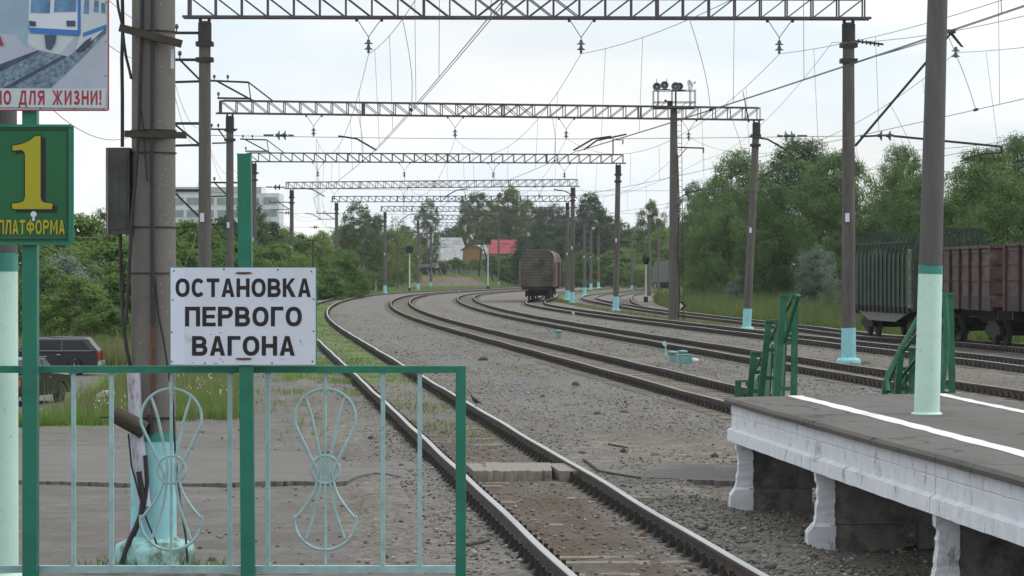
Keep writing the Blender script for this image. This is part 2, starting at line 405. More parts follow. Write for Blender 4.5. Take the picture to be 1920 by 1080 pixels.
# ------------------------------------------------------------------ mesh builder
class MB:
    def __init__(self):
        self.v, self.f, self.m, self.s = [], [], [], []

    def add(self, verts, faces, mi=0, smooth=False):
        o = len(self.v)
        self.v.extend(tuple(p) for p in verts)
        for f in faces:
            self.f.append(tuple(i + o for i in f))
            self.m.append(mi)
            self.s.append(smooth)

    def box(self, c, s, rz=0.0, mi=0, taper=1.0, tapery=None):
        cx, cy, cz = c
        hx, hy, hz = s[0] / 2, s[1] / 2, s[2] / 2
        ty = taper if tapery is None else tapery
        ca, sa = math.cos(rz), math.sin(rz)
        vs_ = []
        for z, tx, t2 in ((-hz, 1, 1), (hz, taper, ty)):
            for x, y in ((-hx, -hy), (hx, -hy), (hx, hy), (-hx, hy)):
                x2, y2 = x * tx, y * t2
                vs_.append((cx + x2 * ca - y2 * sa, cy + x2 * sa + y2 * ca, cz + z))
        self.add(vs_, [(0, 3, 2, 1), (4, 5, 6, 7), (0, 1, 5, 4), (1, 2, 6, 5), (2, 3, 7, 6), (3, 0, 4, 7)], mi)

    def bar(self, p, q, w, h=None, mi=0, up=(0, 0, 1)):
        h = w if h is None else h
        p, q = Vector(p), Vector(q)
        d = (q - p)
        if d.length < 1e-6:
            return
        d.normalize()
        u = Vector(up)
        if abs(d.dot(u)) > 0.97:
            u = Vector((0, 1, 0))
        s = d.cross(u).normalized()
        u = s.cross(d).normalized()
        vs_ = []
        for e in (p, q):
            for a, b in ((-1, -1), (1, -1), (1, 1), (-1, 1)):
                vs_.append(e + s * (a * w / 2) + u * (b * h / 2))
        self.add(vs_, [(0, 3, 2, 1), (4, 5, 6, 7), (0, 1, 5, 4), (1, 2, 6, 5), (2, 3, 7, 6), (3, 0, 4, 7)], mi)

    def cyl(self, p, q, r0, r1=None, n=12, mi=0, caps=True):
        r1 = r0 if r1 is None else r1
        p, q = Vector(p), Vector(q)
        d = (q - p).normalized()
        u = Vector((0, 0, 1)) if abs(d.z) < 0.9 else Vector((1, 0, 0))
        s = d.cross(u).normalized()
        u = s.cross(d).normalized()
        vs_ = []
        for e, r in ((p, r0), (q, r1)):
            for i in range(n):
                a = 2 * math.pi * i / n
                vs_.append(e + s * (r * math.cos(a)) + u * (r * math.sin(a)))
        self.add(vs_, [(i, (i + 1) % n, n + (i + 1) % n, n + i) for i in range(n)], mi, True)
        if caps:
            self.add(vs_[:n], [tuple(reversed(range(n)))], mi)
            self.add(vs_[n:], [tuple(range(n))], mi)

    def paint(self, p, q, r0, r1, n=24, jit=0.02, mi=0):
        k = len(self.v)
        self.cyl(p, q, r0, r1, n, mi, caps=False)
        for i in range(k + n, k + 2 * n):
            a, b, c = self.v[i]
            self.v[i] = (a, b, c + rnd.uniform(-jit, jit))

    def tube(self, pts, r, n=6, mi=0):
        pts = [Vector(p) for p in pts]
        if not isinstance(r, (list, tuple)):
            pts = [p for i, p in enumerate(pts) if i == 0 or (p - pts[i - 1]).length > 1e-6]
        rs = r if isinstance(r, (list, tuple)) else [r] * len(pts)
        rings = []
        prev = None
        for i, p in enumerate(pts):
            a = pts[max(0, i - 1)]
            b = pts[min(len(pts) - 1, i + 1)]
            d = (b - a).normalized()
            if prev is None:
                prev = Vector((0, 1, 0)) if abs(d.y) < 0.8 else Vector((0, 0, 1))
            u = prev - d * prev.dot(d)
            u = u.normalized() if u.length > 1e-4 else d.orthogonal().normalized()
            s = d.cross(u).normalized()
            prev = u
            rings.append([p + s * (rs[i] * math.cos(2 * math.pi * k / n)) + u * (rs[i] * math.sin(2 * math.pi * k / n)) for k in range(n)])
        vs_ = [p for rg in rings for p in rg]
        fs = []
        for i in range(len(pts) - 1):
            for k in range(n):
                fs.append((i * n + k, i * n + (k + 1) % n, (i + 1) * n + (k + 1) % n, (i + 1) * n + k))
        self.add(vs_, fs, mi, True)
        self.add(rings[0], [tuple(reversed(range(n)))], mi)
        self.add(rings[-1], [tuple(range(n))], mi)

    def lathe(self, prof, c, n=16, mi=0, axis='z', smooth=True):
        vs_ = []
        for r, z in prof:
            for i in range(n):
                a = 2 * math.pi * i / n
                if axis == 'z':
                    vs_.append((c[0] + r * math.cos(a), c[1] + r * math.sin(a), c[2] + z))
                elif axis == 'y':
                    vs_.append((c[0] + r * math.cos(a), c[1] + z, c[2] + r * math.sin(a)))
                else:
                    vs_.append((c[0] + z, c[1] + r * math.cos(a), c[2] + r * math.sin(a)))
        fs = []
        for j in range(len(prof) - 1):
            for i in range(n):
                fs.append((j * n + i, j * n + (i + 1) % n, (j + 1) * n + (i + 1) % n, (j + 1) * n + i))
        self.add(vs_, fs, mi, smooth)
        self.add(vs_[:n], [tuple(reversed(range(n)))], mi)
        self.add(vs_[-n:], [tuple(range(n))], mi)

    def prism(self, poly, o, u, v, w, mi=0, side=None):
        """poly in (u, v) from origin o, thickened along vector w"""
        o, u, v, w = Vector(o), Vector(u), Vector(v), Vector(w)
        a = [o + u * x + v * y for x, y in poly]
        b = [p + w for p in a]
        n = len(poly)
        self.add(a + b, [tuple(reversed(range(n))), tuple(range(n, 2 * n))], mi)
        self.add(a + b, [(i, (i + 1) % n, n + (i + 1) % n, n + i) for i in range(n)], mi if side is None else side)

    def shift(self, off):
        self.v = [(a - off[0], b - off[1], c - off[2]) for a, b, c in self.v]

    def mesh(self, name, mats):
        me = bpy.data.meshes.new(name)
        me.from_pydata(self.v, [], self.f)
        for m_ in (mats if isinstance(mats, (list, tuple)) else [mats]):
            me.materials.append(m_)
        me.polygons.foreach_set('material_index', self.m)
        me.polygons.foreach_set('use_smooth', self.s)
        me.update()
        return me


def tag(o, label=None, cat=None, group=None, kind=None):
    if label:
        o['label'] = label
    if cat:
        o['category'] = cat
    if group:
        o['group'] = group
    if kind:
        o['kind'] = kind
    return o


def thing(name, label, cat, loc=(0, 0, 0), rz=0.0, group=None):
    o = bpy.data.objects.new(name, None)
    o.empty_display_size = 0.2
    COL.objects.link(o)
    o.location = loc
    o.rotation_euler = (0, 0, rz)
    return tag(o, label, cat, group)


def obj(name, mb, mats, parent=None, world=False):
    """link a builder's geometry as one mesh object; world=True: its points are world points (unrotated parent)"""
    if world and parent is not None:
        off = Vector((0, 0, 0))
        p = parent
        while p is not None:
            off += p.location
            p = p.parent
        mb.shift(off)
    me = mb.mesh(name, mats) if isinstance(mb, MB) else mb
    o = bpy.data.objects.new(name, me)
    COL.objects.link(o)
    if parent is not None:
        o.parent = parent
    return o


def copy_tree(o, parent=None):
    c = o.copy()
    COL.objects.link(c)
    c.parent = parent
    for ch in list(o.children):
        copy_tree(ch, c)
    return c


def glyph(ch, t):
    """a sign writer's block letter one unit high: width and flat pieces (polygons); t is the stroke width"""
    h = t / 2
    w = {'Ж': 1.12, 'М': 0.92, 'Ф': 0.98, 'Д': 0.86, 'Г': 0.62, 'Е': 0.66, 'Т': 0.72, 'З': 0.68, '!': t * 1.1, ' ': 0.42, 'О': 0.80, 'С': 0.74}.get(ch, 0.74)
    R = lambda x0, y0, x1, y1: [(x0, y0), (x1, y0), (x1, y1), (x0, y1)]
    P = []

    def ribbon(pts, closed=False):
        n = len(pts)
        L_, R_ = [], []
        for i in range(n):
            p = Vector(pts[i])
            q0 = Vector(pts[(i - 1) % n]) if (closed or i > 0) else p
            q1 = Vector(pts[(i + 1) % n]) if (closed or i < n - 1) else p
            d = (q1 - q0).normalized()
            nn = Vector((-d.y, d.x))
            L_.append(p + nn * h)
            R_.append(p - nn * h)
        m = n if closed else n - 1
        for i in range(m):
            j = (i + 1) % n
            P.append([tuple(R_[i]), tuple(R_[j]), tuple(L_[j]), tuple(L_[i])])

    def oval(cx, cy, rx, ry, a0, a1, n=28, pw=0.86):
        out = []
        for i in range(n + 1):
            a = math.radians(a0 + (a1 - a0) * i / n)
            c, s_ = math.cos(a), math.sin(a)
            out.append((cx + rx * math.copysign(abs(c) ** pw, c), cy + ry * math.copysign(abs(s_) ** pw, s_)))
        return out

    def bowl(y0, y1, x1, x0=0.0, mir=False):
        ym, ry = (y0 + y1) / 2, (y1 - y0) / 2 - h
        rx = min(ry, (x1 - x0) * 0.5)
        pts = [(x0 + h, y1 - h)] + oval(x1 - h - rx, ym, rx, ry, 90, -90, 12, 1.0) + [(x0 + h, y0 + h)]
        ribbon([(w - a_, b_) for a_, b_ in pts] if mir else pts)
    if ch == 'О':
        ribbon(oval(w / 2, 0.5, w / 2 - h, 0.5 - h, 0, 360 - 360 / 36, 35), True)
    elif ch == 'С':
        ribbon(oval(w / 2, 0.5, w / 2 - h, 0.5 - h, 38, 322, 28))
    elif ch == 'Т':
        P += [R(0, 1 - t, w, 1), R(w / 2 - h, 0, w / 2 + h, 1 - t)]
    elif ch == 'А':
        k = t * 1.06
        P += [[(0, 0), (k, 0), (w / 2, 1 - t * 1.2), (w / 2, 1), (w / 2 - k / 2, 1)], [(w - k, 0), (w, 0), (w / 2 + k / 2, 1), (w / 2, 1), (w / 2, 1 - t * 1.2)]]
        def xl(y):
            return k + (w / 2 - k) * y / (1 - t * 1.2)
        P.append([(xl(0.2), 0.2), (w - xl(0.2), 0.2), (w - xl(0.2 + t * 0.9), 0.2 + t * 0.9), (xl(0.2 + t * 0.9), 0.2 + t * 0.9)])
    elif ch == 'Н':
        P += [R(0, 0, t, 1), R(w - t, 0, w, 1), R(t, 0.5 - h, w - t, 0.5 + h)]
    elif ch == 'В':
        bowl(0.5 - h * 0.95, 1.0, w * 0.94)
        bowl(0.0, 0.5 + h * 0.95, w)
        P.append(R(0, 0, t, 1))
    elif ch == 'Р':
        bowl(0.40, 1.0, w)
        P.append(R(0, 0, t, 1))
    elif ch == 'Я':
        bowl(0.42, 1.0, w, mir=True)
        P += [R(w - t, 0, w, 1), [(0, 0), (t * 1.15, 0), (w - t, 0.42 + t * 0.2), (w - t * 2.1, 0.42 + t * 0.6)]]
    elif ch == 'К':
        P += [R(0, 0, t, 1), [(t, 0.40), (w - 0.03, 1), (w - t * 1.25, 1), (t, 0.62)][::-1], [(w - t * 1.25, 0), (w, 0), (t * 1.95, 0.64), (t * 1.15, 0.46)]]
    elif ch == 'П':
        P += [R(0, 0, t, 1), R(w - t, 0, w, 1), R(t, 1 - t * 0.95, w - t, 1)]
    elif ch == 'Е':
        P += [R(0, 0, t, 1), R(t, 0, w, t * 0.95), R(t, 1 - t * 0.95, w, 1), R(t, 0.5 - h * 0.9, w * 0.93, 0.5 + h * 0.9)]
    elif ch == 'Г':
        P += [R(0, 0, t, 1), R(t, 1 - t * 0.95, w, 1)]
    elif ch in 'ЛД':
        b0 = 0.0 if ch == 'Л' else t * 0.9
        x1 = w if ch == 'Л' else w - t * 0.4
        x0 = 0.0 if ch == 'Л' else t * 0.4
        P += [R(x1 - t, b0, x1, 1), R(x0 + w * 0.2, 1 - t * 0.95, x1 - t, 1), [(x0, b0), (x0 + t * 1.05, b0), (x0 + w * 0.2 + t, 1 - t * 0.95), (x0 + w * 0.2, 1 - t * 0.95)]]
        if ch == 'Д':
            P += [R(0, 0, w, b0), R(0, -0.17, t * 0.85, 0), R(w - t * 0.85, -0.17, w, 0)]
    elif ch == 'Ф':
        ribbon(oval(w / 2, 0.52, w / 2 - h, 0.34 - h, 0, 360 - 360 / 36, 35), True)
        P.append(R(w / 2 - h, 0, w / 2 + h, 1))
    elif ch == 'М':
        P += [R(0, 0, t, 1), R(w - t, 0, w, 1), [(t, 1), (t, 1 - t * 1.5), (w / 2, 0.15), (w / 2, 0.15 + t * 1.5)][::-1], [(w - t, 1 - t * 1.5), (w - t, 1), (w / 2, 0.15 + t * 1.5), (w / 2, 0.15)][::-1]]
    elif ch == 'И':
        P += [R(0, 0, t, 1), R(w - t, 0, w, 1), [(t, 0.12), (w - t, 0.88 - t * 1.4 + t * 1.4 - t * 0.9), (w - t, 0.98), (t, 0.12 + t * 1.5)]]
    elif ch == 'З':
        ribbon(oval(w * 0.47, 0.74, w * 0.44 - h, 0.26 - h, 160, -88, 18, 1.0))
        ribbon(oval(w * 0.5, 0.28, w * 0.5 - h, 0.28 - h, 88, -160, 18, 1.0))
        P.append(R(w * 0.32, 0.52 - h, w * 0.55, 0.52 + h))
    elif ch == 'Ж':
        c = w / 2
        P.append(R(c - h, 0, c + h, 1))
        for m in (-1, 1):
            for v in (-1, 1):
                q = [(c + m * h, 0.5 - v * 0.06), (c + m * (c), 0.5 + v * 0.5), (c + m * (c - t * 1.2), 0.5 + v * 0.5), (c + m * h, 0.5 + v * 0.13)]
                P.append(q if m * v > 0 else q[::-1])
    elif ch == '!':
        P += [R(0, 0, t * 1.1, t), [(t * 0.12, t * 1.5), (t * 0.98, t * 1.5), (t * 1.1, 1), (0, 1)]]
    return w, P


def put_text(mb, body, x0, x1, z0, z1, y, mi=0, bold=0.0, space=1.0):
    """lettering standing in the plane facing the camera (towards -Y), fitted to a box; bold = stroke width"""
    gap = 0.13 * space
    parts, x = [], 0.0
    for ch in body:
        w, P = glyph(ch, bold)
        parts.append((x, P))
        x += w + gap
    sx = (x1 - x0) / (x - gap)
    sz = z1 - z0
    for gx, P in parts:
        for k, poly in enumerate(P):
            yy = y - 0.00003 * k
            mb.add([(x0 + (gx + a) * sx, yy, z0 + b * sz) for a, b in poly], [tuple(range(len(poly)))], mi)


def ss(a, b, x):
    t = np.clip((x - a) / (b - a), 0, 1)
    return t * t * (3 - 2 * t)


# ------------------------------------------------------------------ the line of the tracks
_Y = np.arange(-30.0, 1000.0, 1.0)
_k = 0.00047 * ss(105, 150, _Y) + 0.00068 * ss(285, 330, _Y) - 0.00115 * ss(385, 415, _Y)
_m = -0.091 + np.cumsum(_k)
_c = np.cumsum(_m)
_c = _c - np.interp(38.0, _Y, _c) + 0.85 - 0.76


def C1(Y):
    return np.interp(Y, _Y, _c)


def SL(Y):
    return np.interp(Y, _Y, _m)


OFF = {1: lambda Y: 0 * Y, 2: lambda Y: 6.65 - 0.65 * ss(60, 300, Y), 3: lambda Y: 12.25 - 0.3 * ss(80, 300, Y),
       4: lambda Y: 18.3 - 1.15 * ss(90, 240, Y) + 3.6 * ss(230, 320, Y), 5: lambda Y: 23.3 + 0.9 * ss(94, 118, Y) + 1.0 * ss(112, 165, Y),
       6: lambda Y: 25.2 + 4.2 * ss(215, 350, Y)}


def RB(k, Y):
    """height of the rail feet: the fifth track and its siding run slightly downhill"""
    return -0.28 * ss(95.0, 132.0, np.asarray(Y, float)) if k >= 5 else 0.0 * np.asarray(Y, float)



RAILH = 0.18


def TP(k, Y):
    """centre of track k at base station Y, with heading angle"""
    s = SL(Y)
    n = math.hypot(1.0, s)
    o = float(OFF[k](np.float64(Y)))
    return float(C1(Y) + o / n), float(Y - o * s / n), float(math.atan(s))


def TX(k, Y):
    """x of track k's centre at world depth Y"""
    y = Y
    for _ in range(4):
        p = TP(k, y)
        y += Y - p[1]
    return TP(k, y)[0]


def ground_h(X, Y):
    """large-scale ground height (numpy arrays or floats)"""
    d = X - C1(Y)
    dl = -d
    low = -1.18 * ss(4.5, 8.5, dl) * ss(51, 65, Y) * (1 - ss(190, 300, Y))
    bank = np.maximum(1.0 * ss(10, 60, dl) * ss(300, 420, Y), 2.0 * ss(4, 10, dl) * ss(485, 550, Y))
    t5 = -0.30 * ss(20.5, 22.5, d) * ss(95, 132, Y)
    right = 1.2 * ss(29, 45, d) + 2.0 * ss(32, 70, d) * ss(280, 430, Y)
    dip = -0.09 * ss(1.7, 2.6, d) * (1 - ss(5.2, 6.0, d)) * (1 - ss(36, 38.5, Y))
    return low + bank + t5 + right + dip - 0.035


def gz(X, Y):
    return float(ground_h(np.float64(X), np.float64(Y)))


# ------------------------------------------------------------------ ground sheet
def zones(X, Y):
    d = X - C1(Y)
    dl = -d
    gb = Y - 1.25 * np.clip(X + 8.6, 0, 5)
    grass = ss(2.8, 4.2, dl) * ss(50, 54, gb)
    grass = np.maximum(grass, ss(27.0, 28.2, d - 0.6 * ss(100, 160, Y) - 4.2 * ss(215, 350, Y)))
    grass = np.maximum(grass, 0.62 * ss(150, 200, Y) * ss(20.5, 21.0, d) * (1 - ss(22.3, 22.8, d)))
    inr = 0.75 * ss(58, 80, Y) * (1 - ss(230, 300, Y)) * (1 - ss(0.75, 1.3, abs(d)))
    side = 0.75 * ss(62, 85, Y) * (1 - ss(200, 280, Y)) * ss(0.9, 1.3, dl) * (1 - ss(2.4, 3.2, dl))
    inr2 = 0.5 * ss(120, 150, Y) * (1 - ss(260, 330, Y)) * (1 - ss(0.75, 1.3, abs(d - 6.4)))
    far = ss(4.0, 6.0, dl) * ss(150, 200, Y) * (1 - ss(490, 500, Y) * (1 - ss(536, 546, Y)))
    grass = np.maximum.reduce([grass, inr, side, inr2, far])
    road = ss(8.6, 9.4, dl) * ss(72, 78, Y) * (1 - ss(118, 124, Y)) * (1 - ss(20, 21, dl))
    path = ss(2.0, 3.0, dl) * np.maximum(1 - ss(50, 54, gb), (1 - ss(3.0, 3.6, dl)) * (1 - ss(85, 100, Y)))
    strip = 0.9 * ss(1.2, 1.6, d) * (1 - ss(4.0, 5.0, d)) * ss(38.3, 38.9, Y + 0.03 * X) * (1 - ss(40.3, 40.8, Y))
    asph = np.maximum.reduce([path, road, strip])
    grass = grass * (1 - road)
    ball = np.zeros_like(X)
    for k in (1, 2, 3, 4, 5, 6):
        dd = abs(d - OFF[k](Y)) + (99.0 * (Y < 220) if k == 6 else 0)
        ball = np.maximum(ball, (0.35 if k == 1 else 0.8) * (1 - ss(1.4, 3.0, dd)))
    ball = np.maximum(ball, 0.75 * ss(1.6, 2.4, d) * (1 - ss(3.2, 4.4, d)) * ss(45, 60, Y))
    rust = (1 - ss(0.35, 0.78, abs(d + 0.05))) * ss(20, 24, Y) * (1 - ss(46, 56, Y))
    bank = ss(4.5, 7, dl) * ss(488, 500, Y) * (1 - ss(538, 548, Y))
    grass = grass * (1 - 0.9 * bank)
    return grass, asph, ball, np.maximum(rust, 0.9 * bank)


def ground_z(X, Y):
    """ground height with its small unevenness and the silted track beds"""
    Z = ground_h(X, Y)
    g, a, b, ru = zones(X, Y)
    amp = 0.028 * (1 - 0.6 * a) + 0.05 * g
    fx, fy = X.ravel(), Y.ravel()
    nz = np.array([0.0 if y_ > 420 else mnoise.noise((x_ * 0.9, y_ * 0.35, 0)) * 0.7 + mnoise.noise((x_ * 3.2, y_ * 1.6, 5)) * 0.5
                   for x_, y_ in zip(fx, fy)]).reshape(X.shape)
    Z = Z + nz * amp
    d = X - C1(Y)
    # the crib of the nearest track is silted up, the others partly
    Z = Z + np.where(abs(d) < 2.2, 0.034 - 0.010 * ss(0.45, 0.7, d) + 0.020 * ss(0.85, 1.0, abs(d)), 0.0) * ss(12, 20, Y)
    for k in (2, 3, 4):
        Z = Z + np.where(abs(d - OFF[k](Y)) < 1.9, 0.012, 0.0)
    # keep the ballast below the rail feet
    for k in (1, 2, 3, 4, 5, 6):
        dd = abs(abs(d - OFF[k](Y)) - 0.76)
        Z = np.minimum(Z, np.where((dd < 0.22) & ((k != 6) | (Y > 220)), RB(k, Y) - 0.012, 99))
    return Z


def build_ground():
    r = [-60, -30, -10, 2, 8, 13]
    y = 16.0
    while y < 900:
        r.append(y)
        y *= 1.0075
    while y < 7000:
        r.append(y)
        y *= 1.15
    R = np.array(r)
    nc = 380
    t = np.linspace(-1, 1, nc)
    t = np.sign(t) * (0.75 * abs(t) + 0.25 * abs(t) ** 3)
    X = t[None, :] * (14 + 0.33 * np.maximum(R, 0)[:, None])
    Yg = np.repeat(R[:, None], nc, 1)
    g, a, b, ru = zones(X, Yg)
    Z = ground_z(X, Yg)
    nr = X.shape[0]
    co = np.stack([X, Yg, Z], -1).reshape(-1, 3)
    idx = np.arange(nr * nc).reshape(nr, nc)
    q = np.stack([idx[:-1, :-1], idx[:-1, 1:], idx[1:, 1:], idx[1:, :-1]], -1).reshape(-1, 4)
    me = bpy.data.meshes.new('ground')
    me.vertices.add(len(co))
    me.vertices.foreach_set('co', co.ravel())
    me.loops.add(q.size)
    me.loops.foreach_set('vertex_index', q.ravel())
    me.polygons.add(len(q))
    me.polygons.foreach_set('loop_start', np.arange(0, q.size, 4))
    me.polygons.foreach_set('loop_total', np.full(len(q), 4))
    me.polygons.foreach_set('use_smooth', np.ones(len(q), bool))
    me.update(calc_edges=True)
    for nm, arr in (('grass', g), ('asphalt', a), ('ballast', b), ('rust', ru)):
        at = me.attributes.new(nm, 'FLOAT', 'POINT')
        at.data.foreach_set('value', arr.ravel().astype(np.float32))
    o = bpy.data.objects.new('ground', me)
    COL.objects.link(o)
    tag(o, kind='structure')
    me.materials.append(ground_mat())


def ground_mat():
    m, nt, b = principled('yard_ground')
    N, L = nt.nodes, nt.links
    geo = N.new('ShaderNodeNewGeometry')

    def noi(scale, detail=5, rough=0.6, sx=(1, 1, 1), off=0.0):
        mp = N.new('ShaderNodeMapping')
        mp.inputs['Scale'].default_value = sx
        mp.inputs['Location'].default_value = (off, off * 0.7, off * 0.3)
        L.new(geo.outputs['Position'], mp.inputs['Vector'])
        n = N.new('ShaderNodeTexNoise')
        n.inputs['Scale'].default_value = scale
        n.inputs['Detail'].default_value = detail
        n.inputs['Roughness'].default_value = rough
        L.new(mp.outputs[0], n.inputs['Vector'])
        return n.outputs['Fac']

    def rng_(v, a, c, lo=0.0, hi=1.0):
        r = N.new('ShaderNodeMapRange')
        r.inputs[1].default_value = a
        r.inputs[2].default_value = c
        r.inputs[3].default_value = lo
        r.inputs[4].default_value = hi
        L.new(v, r.inputs[0])
        return r.outputs[0]

    def mix(f, a, c, bt='MIX'):
        x = N.new('ShaderNodeMixRGB')
        x.blend_type = bt
        for i, v in ((0, f), (1, a), (2, c)):
            if isinstance(v, tuple):
                x.inputs[i].default_value = v + (1,)
            elif isinstance(v, (int, float)):
                x.inputs[i].default_value = v
            else:
                L.new(v, x.inputs[i])
        return x.outputs[0]

    def attr(nm):
        a = N.new('ShaderNodeAttribute')
        a.attribute_name = nm
        return a.outputs['Fac']

    def mth(op, a, c):
        x = N.new('ShaderNodeMath')
        x.operation = op
        for i, v in ((0, a), (1, c)):
            if isinstance(v, (int, float)):
                x.inputs[i].default_value = v
            else:
                L.new(v, x.inputs[i])
        x.use_clamp = op != 'ADD'
        return x.outputs[0]

    fine = noi(22, 4, 0.7)
    vfine = noi(70, 3, 0.7, off=3)
    med = noi(2.1, 6, 0.65, off=9)
    big = noi(0.23, 5, 0.6, sx=(1, 0.45, 1), off=2)
    dirt = mix(rng_(med, 0.3, 0.7), (0.092, 0.083, 0.069), (0.172, 0.157, 0.134))
    dirt = mix(mth('MULTIPLY', rng_(big, 0.45, 0.62), 0.6), dirt, (0.085, 0.069, 0.054))
    bal = mix(rng_(fine, 0.25, 0.75), (0.076, 0.080, 0.082), (0.185, 0.190, 0.192))
    bal = mix(mth('MULTIPLY', rng_(med, 0.45, 0.75), 0.55), bal, (0.090, 0.080, 0.068))
    asp = mix(rng_(med, 0.3, 0.7), (0.096, 0.092, 0.086), (0.172, 0.164, 0.152))
    asp = mix(mth('MULTIPLY', rng_(noi(0.9, 6, 0.7, sx=(0.5, 1.6, 1), off=21), 0.48, 0.60), 0.75), asp, (0.120, 0.107, 0.090))
    grs = mix(rng_(med, 0.3, 0.7), (0.060, 0.100, 0.026), (0.120, 0.155, 0.050))
    fb = mth('MULTIPLY', attr('ballast'), rng_(mth('ADD', mth('MULTIPLY', med, 0.5), mth('MULTIPLY', big, 0.6)), 0.44, 0.58))
    c = mix(fb, dirt, bal)
    edge = mth('ADD', attr('asphalt'), mth('MULTIPLY', mth('ADD', noi(1.3, 6, 0.7, off=31), -0.5), 1.6))
    c = mix(rng_(edge, 0.46, 0.56), c, asp)
    rs = mth('MULTIPLY', attr('rust'), rng_(noi(1.0, 5, 0.65, sx=(1, 0.45, 1), off=40), 0.40, 0.6))
    c = mix(mth('MULTIPLY', attr('rust'), 0.45), c, (0.090, 0.073, 0.056))
    c = mix(mth('MULTIPLY', rs, 0.8), c, (0.078, 0.051, 0.034))
    ge = mth('ADD', attr('grass'), mth('MULTIPLY', mth('ADD', noi(1.7, 6, 0.7, off=51), -0.5), 1.5))
    c = mix(rng_(ge, 0.42, 0.62), c, grs)
    # pebbles: every stone its own tone
    def peb(scale, lo, hi):
        v = N.new('ShaderNodeTexVoronoi')
        v.inputs['Scale'].default_value = scale
        v.inputs['Randomness'].default_value = 1.0
        L.new(geo.outputs['Position'], v.inputs['Vector'])
        sx_ = N.new('ShaderNodeSeparateColor')
        L.new(v.outputs['Color'], sx_.inputs[0])
        return rng_(sx_.outputs[0], 0.0, 1.0, lo, hi), v.outputs['Distance']
    p1, pd1 = peb(17.0, 0.78, 1.45)
    p2, pd2 = peb(42.0, 0.70, 1.36)
    p3, pd3 = peb(6.5, 0.90, 1.18)
    sm = mth('ADD', mth('MULTIPLY', rng_(edge, 0.46, 0.56), 0.85), mth('MULTIPLY', attr('rust'), 0.5))
    pm = N.new('ShaderNodeMath')
    pm.operation = 'MULTIPLY'
    L.new(p1, pm.inputs[0])
    L.new(p2, pm.inputs[1])
    pm3 = N.new('ShaderNodeMath')
    pm3.operation = 'MULTIPLY'
    L.new(pm.outputs[0], pm3.inputs[0])
    L.new(p3, pm3.inputs[1])
    cmb = N.new('ShaderNodeCombineColor')
    for i_ in range(3):
        L.new(pm3.outputs[0], cmb.inputs[i_])
    pebc = mix(sm, cmb.outputs[0], (1.0, 1.0, 1.0))
    c = mix(1.0, c, pebc, 'MULTIPLY')
    sp = mix(rng_(vfine, 0.62, 0.72), (1, 1, 1), (1.75, 1.72, 1.68))
    c = mix(1.0, c, sp, 'MULTIPLY')
    sp2 = mix(rng_(fine, 0.30, 0.44), (0.50, 0.48, 0.46), (1, 1, 1))
    c = mix(1.0, c, sp2, 'MULTIPLY')
    L.new(c, b.inputs['Base Color'])
    b.inputs['Roughness'].default_value = 0.95
    b.inputs['Specular IOR Level'].default_value = 0.25
    bp = N.new('ShaderNodeBump')
    bp.inputs['Strength'].default_value = 0.85
    bp.inputs['Distance'].default_value = 0.03
    hsum = mth('ADD', mth('MULTIPLY', fine, 0.8), mth('MULTIPLY', vfine, 0.5))
    L.new(hsum, bp.inputs['Height'])
    L.new(bp.outputs['Normal'], b.inputs['Normal'])
    return m


build_ground()

# ------------------------------------------------------------------ tracks
RAILPROF = [(-0.075, 0.0), (0.075, 0.0), (0.075, 0.012), (0.02, 0.03), (0.012, 0.05), (0.012, 0.125), (0.036, 0.14),
            (0.036, 0.172), (0.030, 0.18), (-0.030, 0.18), (-0.036, 0.172), (-0.036, 0.14), (-0.012, 0.125), (-0.012, 0.05),
            (-0.02, 0.03), (-0.075, 0.012)]


def rail_mesh(k, side, y0, y1, mats):
    mb = MB()
    ys = []
    y = y0
    while y < y1:
        ys.append(y)
        y += 1.0 if y < 120 else 2.0
    n = len(RAILPROF)
    vs_ = []
    for y in ys:
        cx, cy, a = TP(k, y)
        nx, ny = math.cos(a), -math.sin(a)
        wob = 0.006 * math.sin(y * 0.9 + side) + 0.005 * math.sin(y * 0.37)
        for px, pz in RAILPROF:
            s = side * 0.796 + px + wob
            vs_.append((cx + nx * s, cy + ny * s, float(RB(k, y)) + pz + 0.006 * math.sin(y * 0.5 + side * 2)))
    body, top = [], []
    for i in range(len(ys) - 1):
        for j in range(n):
            f = (i * n + j, i * n + (j + 1) % n, (i + 1) * n + (j + 1) % n, (i + 1) * n + j)
            (top if j in (7, 8, 9) else body).append(f)
    mb.add(vs_, body, 0)
    o = len(mb.v) - len(vs_)
    for f in top:
        mb.f.append(tuple(i + o for i in f))
        mb.m.append(1)
        mb.s.append(False)
    return mb


def sleeper_mesh():
    mb = MB()
    mb.box((0, 0, -0.075), (2.7, 0.23, 0.15), 0, 0)
    for s in (-1, 1):
        mb.box((s * 0.796, 0, 0.006), (0.34, 0.17, 0.012), 0, 1)
        for e in (-1, 1):
            mb.box((s * 0.796 + e * 0.105, 0, 0.055), (0.10, 0.15, 0.10), 0, 1, taper=0.35, tapery=0.45)
            mb.cyl((s * 0.796 + e * 0.12, 0, 0.05), (s * 0.796 + e * 0.12, 0, 0.135), 0.022, n=6, mi=1)
    return mb


